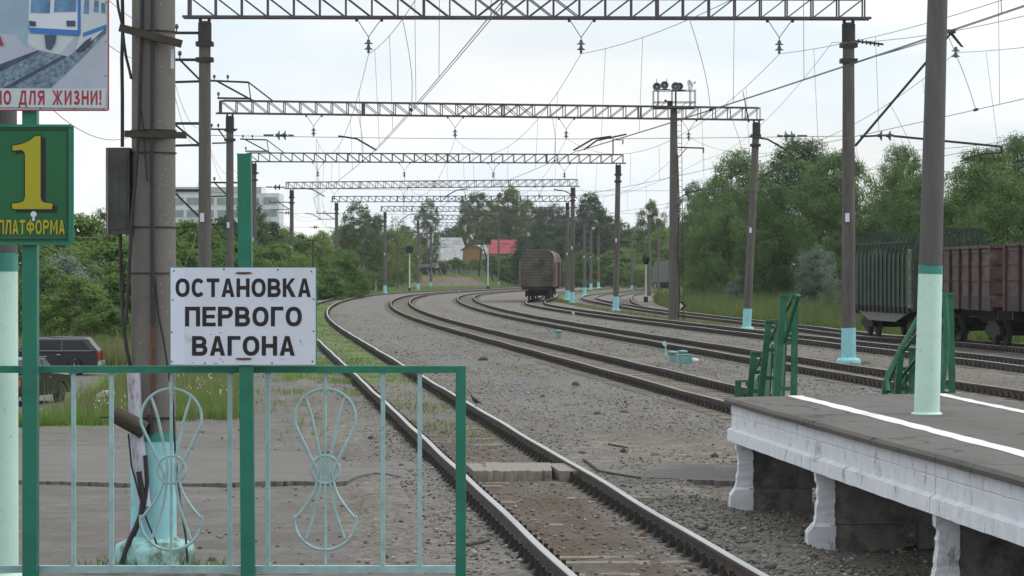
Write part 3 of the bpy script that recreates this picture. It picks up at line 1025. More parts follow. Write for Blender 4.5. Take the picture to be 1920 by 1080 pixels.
SLEEPER = sleeper_mesh().mesh('sleeper', [M['sleeper'], M['clip']])
TRACKS = {1: (14, 860, 22, 'single railway track nearest the left fence, running past the platform with grass between its rails'),
          2: (14, 800, 48, 'second railway track from the left, just behind the platform end, curving away'),
          3: (40, 760, 60, 'middle railway track, third from the left, curving behind the small teal cable boxes'),
          4: (60, 740, 82, 'fourth railway track from the left, carrying the plank-ended boxcar'),
          5: (70, 720, 96, 'rightmost railway track beside the trees, carrying the freight wagons'),
          6: (225, 640, 226, 'siding branching off right beyond the loudspeaker mast, with the distant grey wagon')}
for k, (y0, y1, yv, lab) in TRACKS.items():
    t = thing('railway_track', lab, 'railway track', (TP(k, yv)[0], yv, 0.0), group='tracks of the station yard')
    for s in (-1, 1):
        obj('rail', rail_mesh(k, s, y0, y1, None), [M['railside'], M['railtop'] if k in (1, 4, 5) else M['railtoprust']], t, world=True)
    pitch = 0.52
    y = float(y0)
    rest = MB()
    cnt = 0
    while y < min(y1, 330):
        cx, cy, a = TP(k, y)
        if y >= yv and cnt < 100:
            o = bpy.data.objects.new('sleeper', SLEEPER)
            COL.objects.link(o)
            o.parent = t
            o.location = (cx - t.location.x, cy - t.location.y, float(RB(k, y)) - 0.004 + rnd.uniform(-0.012, 0.004))
            o.rotation_euler = (0, 0, -a + rnd.uniform(-0.015, 0.015))
            cnt += 1
        else:
            rest.box((cx, cy, float(RB(k, y)) - 0.085), (2.7, 0.23, 0.15), -a, 0)
            for s in (-1, 1):
                for e in (-1, 1):
                    q = s * 0.796 + e * 0.105
                    rest.box((cx + math.cos(a) * q, cy - math.sin(a) * q, float(RB(k, y)) + 0.05), (0.10, 0.15, 0.12), -a, 1, taper=0.35)
        y += pitch
    o = obj('sleeper', rest, [M['sleeper'], M['clip']], t, world=True)
    o['kind'] = 'stuff'

# crossing slabs between the rails
def crossing():
    x0, x1 = W(882, 38.8), W(1078, 39.0)
    t = thing('crossing_slab', 'rough concrete crossing slab laid between the rails of the nearest track', 'crossing slab', ((x0 + x1) / 2, 38.8, 0))
    mb = MB()
    pts = []
    n = 24
    xa, xb = x0 + 0.2, x1 - 0.32
    top, bot = [], []
    for i in range(n + 1):
        x = xa + (xb - xa) * i / n
        top.append((x, 38.05 + rnd.uniform(-0.03, 0.03), 0.145 + rnd.uniform(-0.012, 0.004)))
    back = [(x, 39.55, 0.15) for x, _, _ in top]
    low = [(x, y - 0.02, -0.06) for x, y, _ in top]
    backl = [(x, 39.55, -0.06) for x, _, _ in top]
    m_ = n + 1
    mb.add(top + back + low + backl,
           [(i, i + 1, m_ + i + 1, m_ + i) for i in range(n)] + [(2 * m_ + i, 2 * m_ + i + 1, i + 1, i) for i in range(n)] +
           [(m_ + i, m_ + i + 1, 3 * m_ + i + 1, 3 * m_ + i) for i in range(n)] + [(0, m_, 3 * m_, 2 * m_), (n, 2 * m_ + n, 3 * m_ + n, m_ + n)])
    obj('slab', mb, [M['slabconc']], t, world=True)
    for xx, w in ((x0 + 0.085, 0.2), (x1 - 0.15, 0.28)):
        mb = MB()
        mb.box((xx, 38.8, 0.035), (w, 1.55, 0.21), 0.09, 0)
        obj('edge_beam', mb, [M['slabconc']], t, world=True)


crossing()


# ------------------------------------------------------------------ right platform with pole and stairs
def rplatform():
    PT = 1.2
    def el(Z):
        return 2.65 + (35.6 - Z) * 0.0815 + 0.0012 * (35.6 - Z) ** 2 * 0.3
    def er(Z):
        return 5.72 + (36.9 - Z) * 0.075
    t = thing('station_platform', 'raised asphalt platform with peeling white concrete edge beam and legs on the right', 'platform', (4.3, 35, 0))
    zs = list(np.linspace(12, 35.6, 26))
    mb = MB()
    L_, R_ = [], []
    for i, z in enumerate(zs):
        k = i / (len(zs) - 1)
        L_.append((el(z) - 0.05 + rnd.uniform(-0.012, 0.012), z, PT))
        R_.append((er(z + 1.3 * k), z + 1.3 * k, PT))
    n = len(zs)
    # a rounded asphalt lip along the left edge
    Lm = [(x - 0.03, y, z - 0.03) for x, y, z in L_]
    Ll = [(x - 0.02, y, z - 0.075) for x, y, z in L_]
    Rl = [(x, y, z - 0.14) for x, y, z in R_]
    allv = L_ + R_ + Lm + Ll + Rl
    fs = []
    for i in range(n - 1):
        fs += [(i, n + i, n + i + 1, i + 1), (i, i + 1, 2 * n + i + 1, 2 * n + i), (2 * n + i, 2 * n + i + 1, 3 * n + i + 1, 3 * n + i),
               (3 * n + i, 3 * n + i + 1, 4 * n + i + 1, 4 * n + i), (n + i, 4 * n + i, 4 * n + i + 1, n + i + 1)]
    e = n - 1
    fs.append((e, n + e, 4 * n + e, 3 * n + e, 2 * n + e))
    mb.add(allv, fs, 0)
    obj('deck', mb, [M['asphalt']], t, world=True)
    # edge beams: 5.9 m lengths, moulded face
    joints = [35.58, 30.1, 24.8, 19.5, 12.0]
    for a, b in zip(joints[:-1], joints[1:]):
        mb = MB()
        zz = np.linspace(a - 0.012, b + 0.012, 22)
        prof = [(0.0, -0.072), (0.0, -0.20), (0.010, -0.205), (0.012, -0.213), (0.002, -0.222), (0.004, -0.36), (-0.045, -0.385), (-0.05, -0.52), (0.02, -0.53), (0.24, -0.53), (0.24, -0.12)]
        vs_ = []
        for z in zz:
            for px, pz in prof:
                vs_.append((el(z) + 0.005 + px + rnd.uniform(-0.0012, 0.0012), z, PT + pz + rnd.uniform(-0.003, 0.003)))
        m_ = len(prof)
        fs = []
        for i in range(len(zz) - 1):
            for j in range(m_ - 1):
                fs.append((i * m_ + j, i * m_ + j + 1, (i + 1) * m_ + j + 1, (i + 1) * m_ + j))
        fs.append(tuple(range(m_)))
        fs.append(tuple(reversed(range((len(zz) - 1) * m_, len(zz) * m_))))
        mb.add(vs_, fs)
        obj('edge_beam', mb, [M['white_wash']], t, world=True)
    # end beam across the far end
    mb = MB()
    mb.bar((2.75, 35.62, 0.93), (5.7, 36.85, 0.93), 0.12, 0.5)
    obj('end_beam', mb, [M['white_wash']], t, world=True)
    # transverse frames: dark wall, white painted nose, footing
    for k, zf in enumerate((35.15, 30.1, 24.8, 19.5)):
        x0 = el(zf)
        mb = MB()
        mb.box(((x0 + 0.12 + er(zf) - 0.4) / 2, zf, 0.41), (er(zf) - 0.4 - x0 - 0.12, 0.18, 0.54), 0, 0)
        mb.box(((x0 + 1.05 + er(zf) - 0.6) / 2, zf + 0.02, 0.02), (er(zf) - 0.6 - x0 - 1.05, 0.34, 0.25), 0, 0)
        mb.box((x0 + 0.52, zf + 0.01, 0.0), (0.75, 0.29, 0.27), 0.03, 0)
        obj('cross_wall', mb, [M['darkconc']], t, world=True)
        mb = MB()
        # ragged painted pier: head, slimmer neck, stepped footing
        key = [(-0.16, -0.085), (0.10, -0.08), (0.125, -0.01), (0.26, 0.0), (0.36, 0.018), (0.54, 0.022), (0.575, -0.005), (0.685, 0.0)]
        zc = np.concatenate([np.linspace(-0.16, 0.12, 5), np.linspace(0.15, 0.685, 15)])
        vs_, fs = [], []
        for z in zc:
            ins = float(np.interp(z, [q[0] for q in key], [q[1] for q in key])) + rnd.uniform(-0.008, 0.008)
            e_ = 1.5 if z < 0.14 else 1.0
            bk = 0.195 + rnd.uniform(-0.008, 0.008)
            for xx, yy in ((x0 + ins, -0.10), (x0 + bk, -0.105), (x0 + bk, 0.11), (x0 + ins, 0.11)):
                vs_.append((xx, zf + yy * e_ + rnd.uniform(-0.004, 0.004), z))
        nz_ = len(zc)
        for i in range(nz_ - 1):
            for j in range(4):
                fs.append((i * 4 + j, i * 4 + (j + 1) % 4, (i + 1) * 4 + (j + 1) % 4, (i + 1) * 4 + j))
        fs.append(tuple(range((nz_ - 1) * 4, nz_ * 4)))
        mb.add(vs_, fs)
        obj('leg', mb, [M['white_wash']], t, world=True)
    # white warning lines, painted as thin sheets with ragged edges
    def line(pts, w, z):
        mb = MB()
        ys = np.linspace(pts[0][1], pts[-1][1], 60)
        ys = ys[::-1] if ys[0] > ys[-1] else ys
        px = [p[0] for p in sorted(pts, key=lambda p: p[1])]
        py = [p[1] for p in sorted(pts, key=lambda p: p[1])]
        vs_ = []
        for y in ys:
            x = float(np.interp(y, py, px))
            vs_.append((x - w / 2 + rnd.uniform(-0.014, 0.014), y, z))
            vs_.append((x + w / 2 + rnd.uniform(-0.014, 0.014), y, z))
        mb.add(vs_, [(2 * i, 2 * i + 1, 2 * i + 3, 2 * i + 2) for i in range(len(ys) - 1)])
        return mb
    obj('warning_line', line([(3.46, 36.0), (3.68, 33), (3.95, 29.3), (4.27, 24.4), (5.05, 12.5)], 0.19, PT + 0.004), [M['white_line']], t, world=True)
    obj('warning_line', line([(5.32, 36.6), (5.40, 34.5), (5.56, 31.8), (6.1, 24.0), (6.9, 12.5)], 0.16, PT + 0.004), [M['white_line']], t, world=True)


rplatform()


def lamp_pole(X, Y, zb, r, lean, ztop_paint, label, rtop):
    t = thing('platform_pole', label, 'pole', (X, Y, zb))
    hp = ztop_paint - zb
    top = 8.0
    def at(z):
        k = z / top
        return (lean * z, 0, z), r + (rtop - r) * k
    mb = MB()
    p, ra = at(0.0)
    q, rb = at(hp - 0.09)
    mb.cyl(p, q, ra + 0.003, rb + 0.003, 28, 0)
    mb.lathe([(r + 0.035, -0.01), (r + 0.028, 0.012), (r + 0.004, 0.022)], (0, 0, 0), 24, 0)
    obj('painted_base', mb, [M['mint']], t)
    mb = MB()
    p, ra = at(hp - 0.09)
    q2, rb2 = at(hp)
    mb.paint(p, q2, ra + 0.004, rb2 + 0.004, 40, 0.006)
    obj('paint_band', mb, [M['tealdark']], t)
    mb = MB()
    q3, rc = at(top)
    mb.cyl(q2, q3, rb2, rc, 28, 0)
    obj('shaft', mb, [M['greymast']], t)
    return t


lamp_pole(4.44, 31.4, 1.2, 0.135, 0.026, H(498, 31.4), 'concrete pole with mint painted foot standing on the right platform', 0.085)


def stairs():
    """green metal stair flight going down from the far end of the platform"""
    t = thing('platform_stairs', 'green metal stairs with stepped hand rails going down from the end of the platform', 'stairs', (4.5, 38.5, 0))
    fwd = Vector((-0.075, 1.0, 0)).normalized()
    def post_row(xs, x_sgn, name):
        pass
    pts_l = [(1480, 555, 38.1), (1452, 603, 39.0), (1424, 662, 40.2), (1394, 716, 41.6)]
    pts_r = [(1771, 553, 38.6), (1741, 603, 39.6), (1700, 655, 40.6), (1672, 714, 41.8)]
    for side, P in ((-1, pts_l), (1, pts_r)):
        heads = []
        for i, (px, py, z) in enumerate(P):
            X, zt = W(px, z), H(py, z)
            zb = max(0.0, 1.18 - i * 0.36)
            mb = MB()
            bx = X - ((0.10, 0.09, 0.04, -0.05)[i] if side < 0 else 0.02)
            foot = 0.0 if i == 0 else 0.56
            for s in (-0.075, 0.075):
                mb.bar((bx + s * 0.9 + s, z + 0.0, foot), (X + s, z, zt), 0.085, 0.045)
            mb.box((X, z, zt + 0.012), (0.235, 0.10, 0.03))
            for kz in (0.25, 0.5, 0.75):
                zz = foot + (zt - foot) * kz
                xx = bx + (X - bx) * kz
                mb.box((xx, z, zz), (0.12, 0.03, 0.05))
            obj('post', mb, [M['stairgreen']], t, world=True)
            heads.append((X, z, zt, bx))
        for j, dz in enumerate((0.0, 0.33)):
            for a, b in zip(heads[:-1], heads[1:]):
                mb = MB()
                mb.cyl((a[0] + 0.05 * side * -1, a[1], a[2] - 0.03 - dz), (b[0] + 0.05 * side * -1, b[1], b[2] - 0.03 - dz), 0.024, n=10)
                obj('handrail', mb, [M['stairgreen']], t, world=True)
        # stringer plate under the treads
        mb = MB()
        a, b = heads[0], heads[-1]
        off = 0.11 * (-side)
        mb.add([(a[3] + off, a[1] - 0.3, 1.12), (b[3] + off, b[1] + 0.1, 0.10), (b[3] + off, b[1] + 0.1, -0.1), (a[3] + off, a[1] - 0.3, 0.4),
                (a[3] + off + 0.02, a[1] - 0.3, 1.12), (b[3] + off + 0.02, b[1] + 0.1, 0.10), (b[3] + off + 0.02, b[1] + 0.1, -0.1), (a[3] + off + 0.02, a[1] - 0.3, 0.4)],
               [(0, 1, 2, 3), (7, 6, 5, 4), (0, 4, 5, 1), (1, 5, 6, 2), (2, 6, 7, 3), (3, 7, 4, 0)])
        obj('stringer', mb, [M['stairgreen']], t, world=True)
        # sheet panels closing the tall posts
        for a, b in zip(heads[:-1], heads[1:]):
            mb = MB()
            za, zb_ = a[2] - 0.30, b[2] - 0.16
            ax_, bx_ = a[0] + (a[3] - a[0]) * 0.35, b[0] + (b[3] - b[0]) * 0.35
            mb.add([(a[3] + 0.0, a[1] + 0.03, 0.56), (b[3] + 0.03, b[1] - 0.03, 0.56), (bx_ + 0.03, b[1] - 0.03, zb_), (ax_ + 0.0, a[1] + 0.03, za),
                    (a[3] + 0.02, a[1] + 0.03, 0.56), (b[3] + 0.05, b[1] - 0.03, 0.56), (bx_ + 0.05, b[1] - 0.03, zb_), (ax_ + 0.02, a[1] + 0.03, za)],
                   [(0, 1, 2, 3), (7, 6, 5, 4), (0, 4, 5, 1), (1, 5, 6, 2), (2, 6, 7, 3), (3, 7, 4, 0)])
            obj('side_panel', mb, [M['stairgreen']], t, world=True)
    for i in range(5):
        z = 38.3 + i * 0.72
        mb = MB()
        mb.box((4.45 - 0.07 * i, z, 1.0 - i * 0.21), (2.0, 0.3, 0.03))
        obj('tread', mb, [M['stairgreen']], t, world=True)
    # tall leaning hand rail tube at the top left corner
    mb = MB()
    a = Vector((W(1497, 37.6), 37.6, H(553, 37.6)))
    mb.cyl(a, (W(1471, 38.1), 38.1, H(640, 38.1)), 0.03, n=10)
    obj('corner_tube', mb, [M['stairgreen']], t, world=True)
    mb = MB()
    mb.tube([(W(1665, 37.4), 37.4, 1.2), (W(1662, 37.5), 37.5, 1.38), (W(1690, 37.5), 37.5, 1.75), (W(1727, 37.6), 37.6, H(585, 37.6))], 0.03, 10)
    obj('corner_tube', mb, [M['stairgreen']], t, world=True)
    mb = MB()
    mb.tube([(W(1766, 37.3), 37.3, 1.2), (W(1774, 37.3), 37.3, 1.6), (W(1775, 37.3), 37.3, 2.0), (W(1771, 37.3), 37.3, H(553, 37.3))], 0.035, 10)
    obj('corner_tube', mb, [M['stairgreen']], t, world=True)


stairs()

# ------------------------------------------------------------------ near platform, railing and its signs
RZ = 14.4
def px(x):
    return W(x, RZ)
def pz(y):
    return H(y, RZ)


def near_platform():
    t = thing('platform_end', 'end of the asphalt platform under the green railing in the foreground', 'platform', (-2.5, 14.0, 0))
    mb = MB()
    mb.box((-3.2, 2.0, 1.12), (6.0, 25.56, 0.16))
    obj('deck', mb, [M['asphalt']], t, world=True)
    mb = MB()
    mb.box((-3.2, 2.0, 0.5), (5.7, 25.3, 1.08))
    obj('wall', mb, [M['darkconc']], t, world=True)


near_platform()


def ornament_pts(cx):
    """wrought hour-glass ornament: list of polylines in picture pixels"""
    L_ = []
    up = []
    for i in range(25):     # upper arch
        a = math.radians(-12 + 204 * i / 24)
        up.append((cx + 57 * math.cos(a), 785 - 56 * math.sin(a)))
    L_.append(up)
    for s in (-1, 1):
        x0, y0 = (up[0] if s > 0 else up[-1])
        L_.append([(x0, y0), (cx + s * 45, 820), (cx + s * 28, 855), (cx + s * 17, 880), (cx + s * 14, 895), (cx + s * 22, 925), (cx + s * 40, 953), (cx + s * 58, 974)])
        L_.append([(cx + s * 38, 743), (cx + s * 26, 780), (cx + s * 16, 825), (cx + s * 9, 860), (cx + s * 8, 895), (cx + s * 14, 940), (cx + s * 24, 975), (cx + s * 36, 1010)])
    dn = []
    for i in range(25):
        a = math.radians(-8 + 196 * i / 24)
        dn.append((cx + 58 * math.cos(a), 974 + 57 * math.sin(a)))
    L_.append(dn)
    ring = [(cx + 26 * math.cos(2 * math.pi * i / 24), 880 + 26 * math.sin(2 * math.pi * i / 24)) for i in range(25)]
    L_.append(ring)
    return L_


def railing():
    t = thing('platform_railing', 'green and pale blue metal railing with fan ornaments across the platform end', 'railing', (px(470), RZ, 1.2))
    mb = MB()
    mb.bar((px(-260), RZ, pz(692.5)), (px(874), RZ, pz(692.5)), 0.045, 0.034)
    obj('top_rail', mb, [M['green']], t, world=True)
    mb = MB()
    mb.bar((px(-260), RZ, pz(1067)), (px(855), RZ, pz(1067)), 0.04, 0.034)
    obj('bottom_rail', mb, [M['bluegrey']], t, world=True)
    mb = MB()
    mb.bar((px(864), RZ, 1.19), (px(864), RZ, pz(686) - 0.002), 0.05, 0.05)
    obj('end_post', mb, [M['green']], t, world=True)
    for x in (-80, -10, 138, 209, 431, 502, 718, 787):
        mb = MB()
        mb.bar((px(x), RZ, pz(1058)), (px(x), RZ, pz(699)), 0.021, 0.021)
        for yy in (1057, 700):
            mb.cyl((px(x), RZ, pz(yy) - 0.004), (px(x), RZ, pz(yy) + 0.004), 0.016, n=8)
        obj('baluster', mb, [M['bluegrey']], t, world=True)
    for cx in (321, 610):
        mb = MB()
        for pl in ornament_pts(cx):
            # smooth resample
            P = []
            for i in range(len(pl) - 1):
                p0 = pl[max(0, i - 1)]
                p1, p2 = pl[i], pl[i + 1]
                p3 = pl[min(len(pl) - 1, i + 2)]
                for k in range(4):
                    u = k / 4
                    P.append(tuple(0.5 * ((2 * p1[j]) + (-p0[j] + p2[j]) * u + (2 * p0[j] - 5 * p1[j] + 4 * p2[j] - p3[j]) * u * u + (-p0[j] + 3 * p1[j] - 3 * p2[j] + p3[j]) * u ** 3) for j in (0, 1)))
            P.append(pl[-1])
            mb.tube([(px(a), RZ, pz(b)) for a, b in P], 0.0072, 8)
        mb.cyl((px(cx), RZ, pz(1058)), (px(cx), RZ, pz(699)), 0.0072, n=8)
        mb.cyl((px(cx), RZ - 0.004, pz(716)), (px(cx), RZ - 0.004, pz(737)), 0.011, n=8)
        obj('fan_ornament', mb, [M['bluegrey']], t, world=True)


railing()


def stop_sign():
    zp = RZ - 0.06
    t = thing('stop_board', 'white board lettered as the first carriage stop on a square green post', 'sign', (px(466), zp, 1.2))
    mb = MB()
    mb.bar((px(467.5), zp, 1.2), (px(460.5), zp, pz(291)), 0.066, 0.066)
    obj('post', mb, [M['green']], t, world=True)
    mb = MB()
    mb.box((px(460.5), zp, pz(291) + 0.002), (0.07, 0.07, 0.005))
    obj('post_cap', mb, [M['green']], t, world=True)
    fy = zp - 0.036
    X0, X1, Z0, Z1 = W(320, fy), W(592, fy), H(684, fy), H(502, fy)
    mb = MB()
    mb.box(((X0 + X1) / 2, fy - 0.006, (Z0 + Z1) / 2), (X1 - X0, 0.006, Z1 - Z0), 0, 0)
    fr = MB()
    for a, b in (((X0, Z0), (X1, Z0)), ((X1, Z0), (X1, Z1)), ((X1, Z1), (X0, Z1)), ((X0, Z1), (X0, Z0))):
        fr.bar((a[0], fy, a[1]), (b[0], fy, b[1]), 0.012, 0.007)
    bd = obj('board', mb, [M['wallwhite']], t, world=True)
    obj('frame', fr, [M['tealdark']], t, world=True)
    lf = fy - 0.0098
    mb = MB()
    for s, xa, xb, ya, yb in (('ОСТАНОВКА', 329, 583, 557, 522), ('ПЕРВОГО', 347, 566, 612, 575), ('ВАГОНА', 360, 553, 667, 630)):
        put_text(mb, s, W(xa, lf), W(xb, lf), H(ya, lf), H(yb, lf), lf, 0, bold=0.205, space=0.85)
    obj('lettering', mb, [M['letter']], t, world=True)
    mb = MB()
    xm = W(346, lf)
    mb.box(((X0 + xm) / 2 + 0.002, lf + 0.0003, (Z0 + Z1) / 2), (xm - X0 - 0.004, 0.0008, Z1 - Z0 - 0.01), 0, 0)
    obj('tape', mb, [M['tape']], t, world=True)
    for a, b in ((326, 508), (420, 505), (521, 506), (584, 509), (324, 562), (322, 623), (322, 678), (384, 681), (510, 681), (586, 678), (588, 561), (588, 621)):
        mb = MB()
        mb.lathe([(0.0045, 0.0), (0.003, -0.0018)], (W(a, lf), lf, H(b, lf)), 8, axis='y')
        obj('bolt', mb, [M['rust']], t, world=True)
    for yy in (512, 673):
        mb = MB()
        c = (W(457, lf), lf - 0.003, H(yy, lf))
        mb.prism([(-0.042, 0.001), (-0.03, -0.004), (0, -0.006), (0.03, -0.004), (0.042, 0.001), (0.03, 0.005), (-0.03, 0.005)], c, (1, 0, 0), (0, 0, 1), (0, 0.004, 0))
        obj('fixing_tab', mb, [M['rust']], t, world=True)
    # scuffs
    mb = MB()
    for a, b, w, h in ((563, 640, .006, .012), (566, 645, .004, .008), (404, 681, .02, .004), (413, 673, .012, .003), (418, 678, .008, .003), (530, 673, .03, .002), (361, 680, .01, .004), (395, 627, .012, .003), (413, 624, .012, .004)):
        mb.box((W(a, lf), lf, H(b, lf)), (w, 0.0008, h), 0)
    obj('scuff', mb, [M['scuff']], t, world=True)


stop_sign()


def number_sign():
    zp = RZ - 0.06
    t = thing('platform_number_sign', 'green sign with a big yellow numeral one on the leftmost green post', 'sign', (px(61), zp, 1.2))
    mb = MB()
    mb.bar((px(61.5), zp, 1.2), (px(61), zp, pz(-190)), 0.072, 0.072)
    obj('post', mb, [M['green']], t, world=True)
    fy = zp - 0.045
    X0, X1, Z0, Z1 = W(-12, fy), W(134, fy), H(457, fy), H(236, fy)
    mb = MB()
    mb.box(((X0 + X1) / 2, fy, (Z0 + Z1) / 2), (X1 - X0, 0.012, Z1 - Z0))
    obj('board', mb, [M['signgreen']], t, world=True)
    mb = MB()
    for a, b in (((X0, Z0), (X1, Z0)), ((X1, Z0), (X1, Z1)), ((X1, Z1), (X0, Z1)), ((X0, Z1), (X0, Z0))):
        mb.bar((a[0], fy - 0.004, a[1]), (b[0], fy - 0.004, b[1]), 0.024, 0.013)
    obj('frame', mb, [M['green']], t, world=True)
    lf = fy - 0.008
    mb = MB()
    i_ = 0.02
    for a, b in (((X0 + i_, Z0 + i_), (X1 - i_, Z0 + i_)), ((X1 - i_, Z0 + i_), (X1 - i_, Z1 - i_)), ((X1 - i_, Z1 - i_), (X0 + i_, Z1 - i_)), ((X0 + i_, Z1 - i_), (X0 + i_, Z0 + i_))):
        mb.bar((a[0], lf + 0.001, a[1]), (b[0], lf + 0.001, b[1]), 0.002, 0.005)
    obj('border_line', mb, [M['letter']], t, world=True)
    one = [(23.5, 273), (32, 272), (44, 269), (56, 263), (66, 255), (76, 255), (76, 370), (78, 377), (84, 380), (99, 382), (97, 392), (24, 392), (22, 382), (38, 380), (45, 376), (47, 368), (47, 290), (45, 284), (40, 281), (23, 282.5)]
    def poly(off, grow, y, mi):
        cx = sum(p[0] for p in one) / len(one)
        P = [(W(a + off[0], y), H(b + off[1], y)) for a, b in one]
        if grow:
            n = len(P)
            Q = []
            for i in range(n):
                a, b, c = Vector(P[i - 1]), Vector(P[i]), Vector(P[(i + 1) % n])
                d1, d2 = (b - a).normalized(), (c - b).normalized()
                n1, n2 = Vector((-d1.y, d1.x)), Vector((-d2.y, d2.x))
                nn = (n1 + n2)
                nn = nn.normalized() if nn.length > 1e-4 else n1
                k = grow / max(0.5, nn.dot(n1))
                Q.append((b.x + nn.x * k, b.y + nn.y * k))
            P = Q
        return P
    for nm, off, grow, y, m_ in (('numeral_shadow', (8, 5), 0.004, lf, 'letter'), ('numeral_outline', (0, 0), 0.005, lf - 0.0012, 'letter'), ('numeral', (0, 0), 0, lf - 0.0024, 'signyellow')):
        mb = MB()
        P = poly(off, grow, y, 0)
        mb.prism(P, (0, y, 0), (1, 0, 0), (0, 0, 1), (0, 0.001, 0))
        obj(nm, mb, [M[m_]], t, world=True)
    mb = MB()
    put_text(mb, 'ПЛАТФОРМА', W(-5, lf), W(123, lf), H(441, lf), H(411, lf), lf + 0.0014, 0, bold=0.29, space=0.6)
    obj('lettering_outline', mb, [M['letter']], t, world=True)
    mb = MB()
    put_text(mb, 'ПЛАТФОРМА', W(-3.5, lf), W(121.5, lf), H(439.5, lf), H(412, lf), lf - 0.0008, 0, bold=0.20, space=1.1)
    obj('lettering', mb, [M['signyellow']], t, world=True)
    mb = MB()
    mb.lathe([(0.015, 0), (0.014, -0.002)], (W(63, lf), lf, H(402, lf)), 14, axis='y')
    mb.box((W(63, lf), lf - 0.001, H(411, lf)), (0.012, 0.002, 0.016))
    obj('sticker', mb, [M['wallwhite']], t, world=True)
    for a, b in ((61, 238), (132, 312), (132, 388), (57, 455)):
        mb = MB()
        mb.lathe([(0.004, 0.0), (0.003, -0.004)], (W(a, fy), fy - 0.010, H(b, fy)), 8, axis='y')
        obj('bolt', mb, [M['zinc']], t, world=True)


number_sign()


def poster():
    fy = RZ - 0.115
    def X(a):
        return W(a, fy)
    def Zh(b):
        return H(b, fy)
    t = thing('warning_poster', 'framed warning poster with a blue and white train above the numeral sign', 'poster', (X(61), fy, Zh(207)))
    mb = MB()
    mb.box((X(61), fy, (Zh(207) + Zh(-175)) / 2), (X(202) - X(-80), 0.012, Zh(-175) - Zh(207)))
    obj('board', mb, [M['posterpale']], t, world=True)
    mb = MB()
    for a, b in (((-80, 207), (202, 207)), ((202, 207), (202, -175)), ((202, -175), (-80, -175)), ((-80, -175), (-80, 207))):
        mb.bar((X(a[0]), fy - 0.002, Zh(a[1])), (X(b[0]), fy - 0.002, Zh(b[1])), 0.014, 0.006)
    obj('frame', mb, [M['signred']], t, world=True)
    lay = [0]
    def flat(name, polys, m_):
        lay[0] += 1
        mb = MB()
        for P in polys:
            lay[0] += 0.25
            y = fy - 0.006 - 0.0005 * lay[0]
            mb.prism([(X(a), Zh(b)) for a, b in P], (0, y, 0), (1, 0, 0), (0, 0, 1), (0, 0.0001, 0))
        return obj(name, mb, [M[m_]], t, world=True)
    flat('printed_ground', [[(-78, 165), (-78, -170), (-20, -170), (-10, 60), (30, 66), (68, 92), (110, 104), (140, 70), (200, 40), (200, 165)]], 'postergrey')
    flat('printed_sky', [[(-78, 60), (-78, -172), (56, -172), (54, 40), (52, 90), (30, 66), (0, 62)]], 'postersky')
    flat('printed_ballast', [[(-78, 165), (0, 122), (72, 94), (128, 106), (150, 90), (200, 52), (200, 62), (148, 116), (96, 165)]], 'posterballast')
    flat('printed_rail', [[(-78, 165), (-60, 165), (74, 98), (72, 94), (-78, 150)], [(6, 165), (20, 165), (126, 107), (118, 104)], [(141, 94), (200, 48), (200, 56), (148, 96)]], 'posterdark')
    flat('printed_carriage', [[(54, 45), (58, -172), (150, -172), (150, 66), (57, 62)]], 'wallwhite')
    flat('printed_coach_side', [[(150, -172), (200, -172), (200, 52), (158, 90), (142, 96), (150, 66)]], 'posterpale')
    flat('printed_stripe', [[(53, 45), (56, 52), (150, 57), (150, 68), (57, 62)], [(146, -172), (152, -172), (152, 66), (146, 66)], [(156, 62), (200, 46), (200, 54), (156, 70)]], 'posterblue')
    flat('printed_window', [[(58, 24), (62, -60), (98, -60), (94, 25)], [(102, 23), (106, -60), (147, -60), (143, 22)], [(157, 26), (160, -10), (168, -4), (167, 26)], [(176, 22), (178, 0), (186, 2), (185, 24)], [(190, 24), (191, 5), (198, 8), (198, 26)]], 'posterglass')
    for q in ([(55, 40), (56, 39), (68, 41), (68, 50), (56, 49)], [(125, 39), (142, 39), (142, 50), (126, 50)]):
        flat('printed_lamp', [q], 'posterdark')
    flat('printed_coupling', [[(84, 66), (107, 66), (104, 82), (96, 94), (88, 92), (86, 82)]], 'posterdark')
    flat('printed_bogie', [[(142, 96), (162, 76), (172, 70), (170, 84), (150, 98)]], 'posterdark')
    flat('printed_panel', [[(-78, 200), (-78, 166), (199, 168), (199, 203)]], 'posterpale')
    lay[0] += 1
    y = fy - 0.006 - 0.0005 * lay[0]
    mb = MB()
    put_text(mb, 'ОПАСНО ДЛЯ ЖИЗНИ!', X(-76), X(191), Zh(197), Zh(170), y, 0, bold=0.20, space=1.5)
    obj('lettering', mb, [M['signred']], t, world=True)
    mb = MB()
    put_text(mb, 'А', X(-14), X(8), Zh(86), Zh(66), y, 0, bold=0.22)
    obj('letter', mb, [M['signred']], t, world=True)
    for a, b in ((199, 5), (199, 78), (199, 142), (139, 204), (76, 203), (195, 204)):
        mb = MB()
        mb.lathe([(0.004, 0.0), (0.003, -0.004)], (X(a), fy - 0.0115, Zh(b)), 8, axis='y')
        obj('bolt', mb, [M['zinc']], t, world=True)


poster()
lamp_pole(W(-17, 14.65), 14.65, 1.2, 0.134, 0.0, H(475, 14.65), 'concrete pole with mint painted foot behind the railing at the left edge', 0.115)


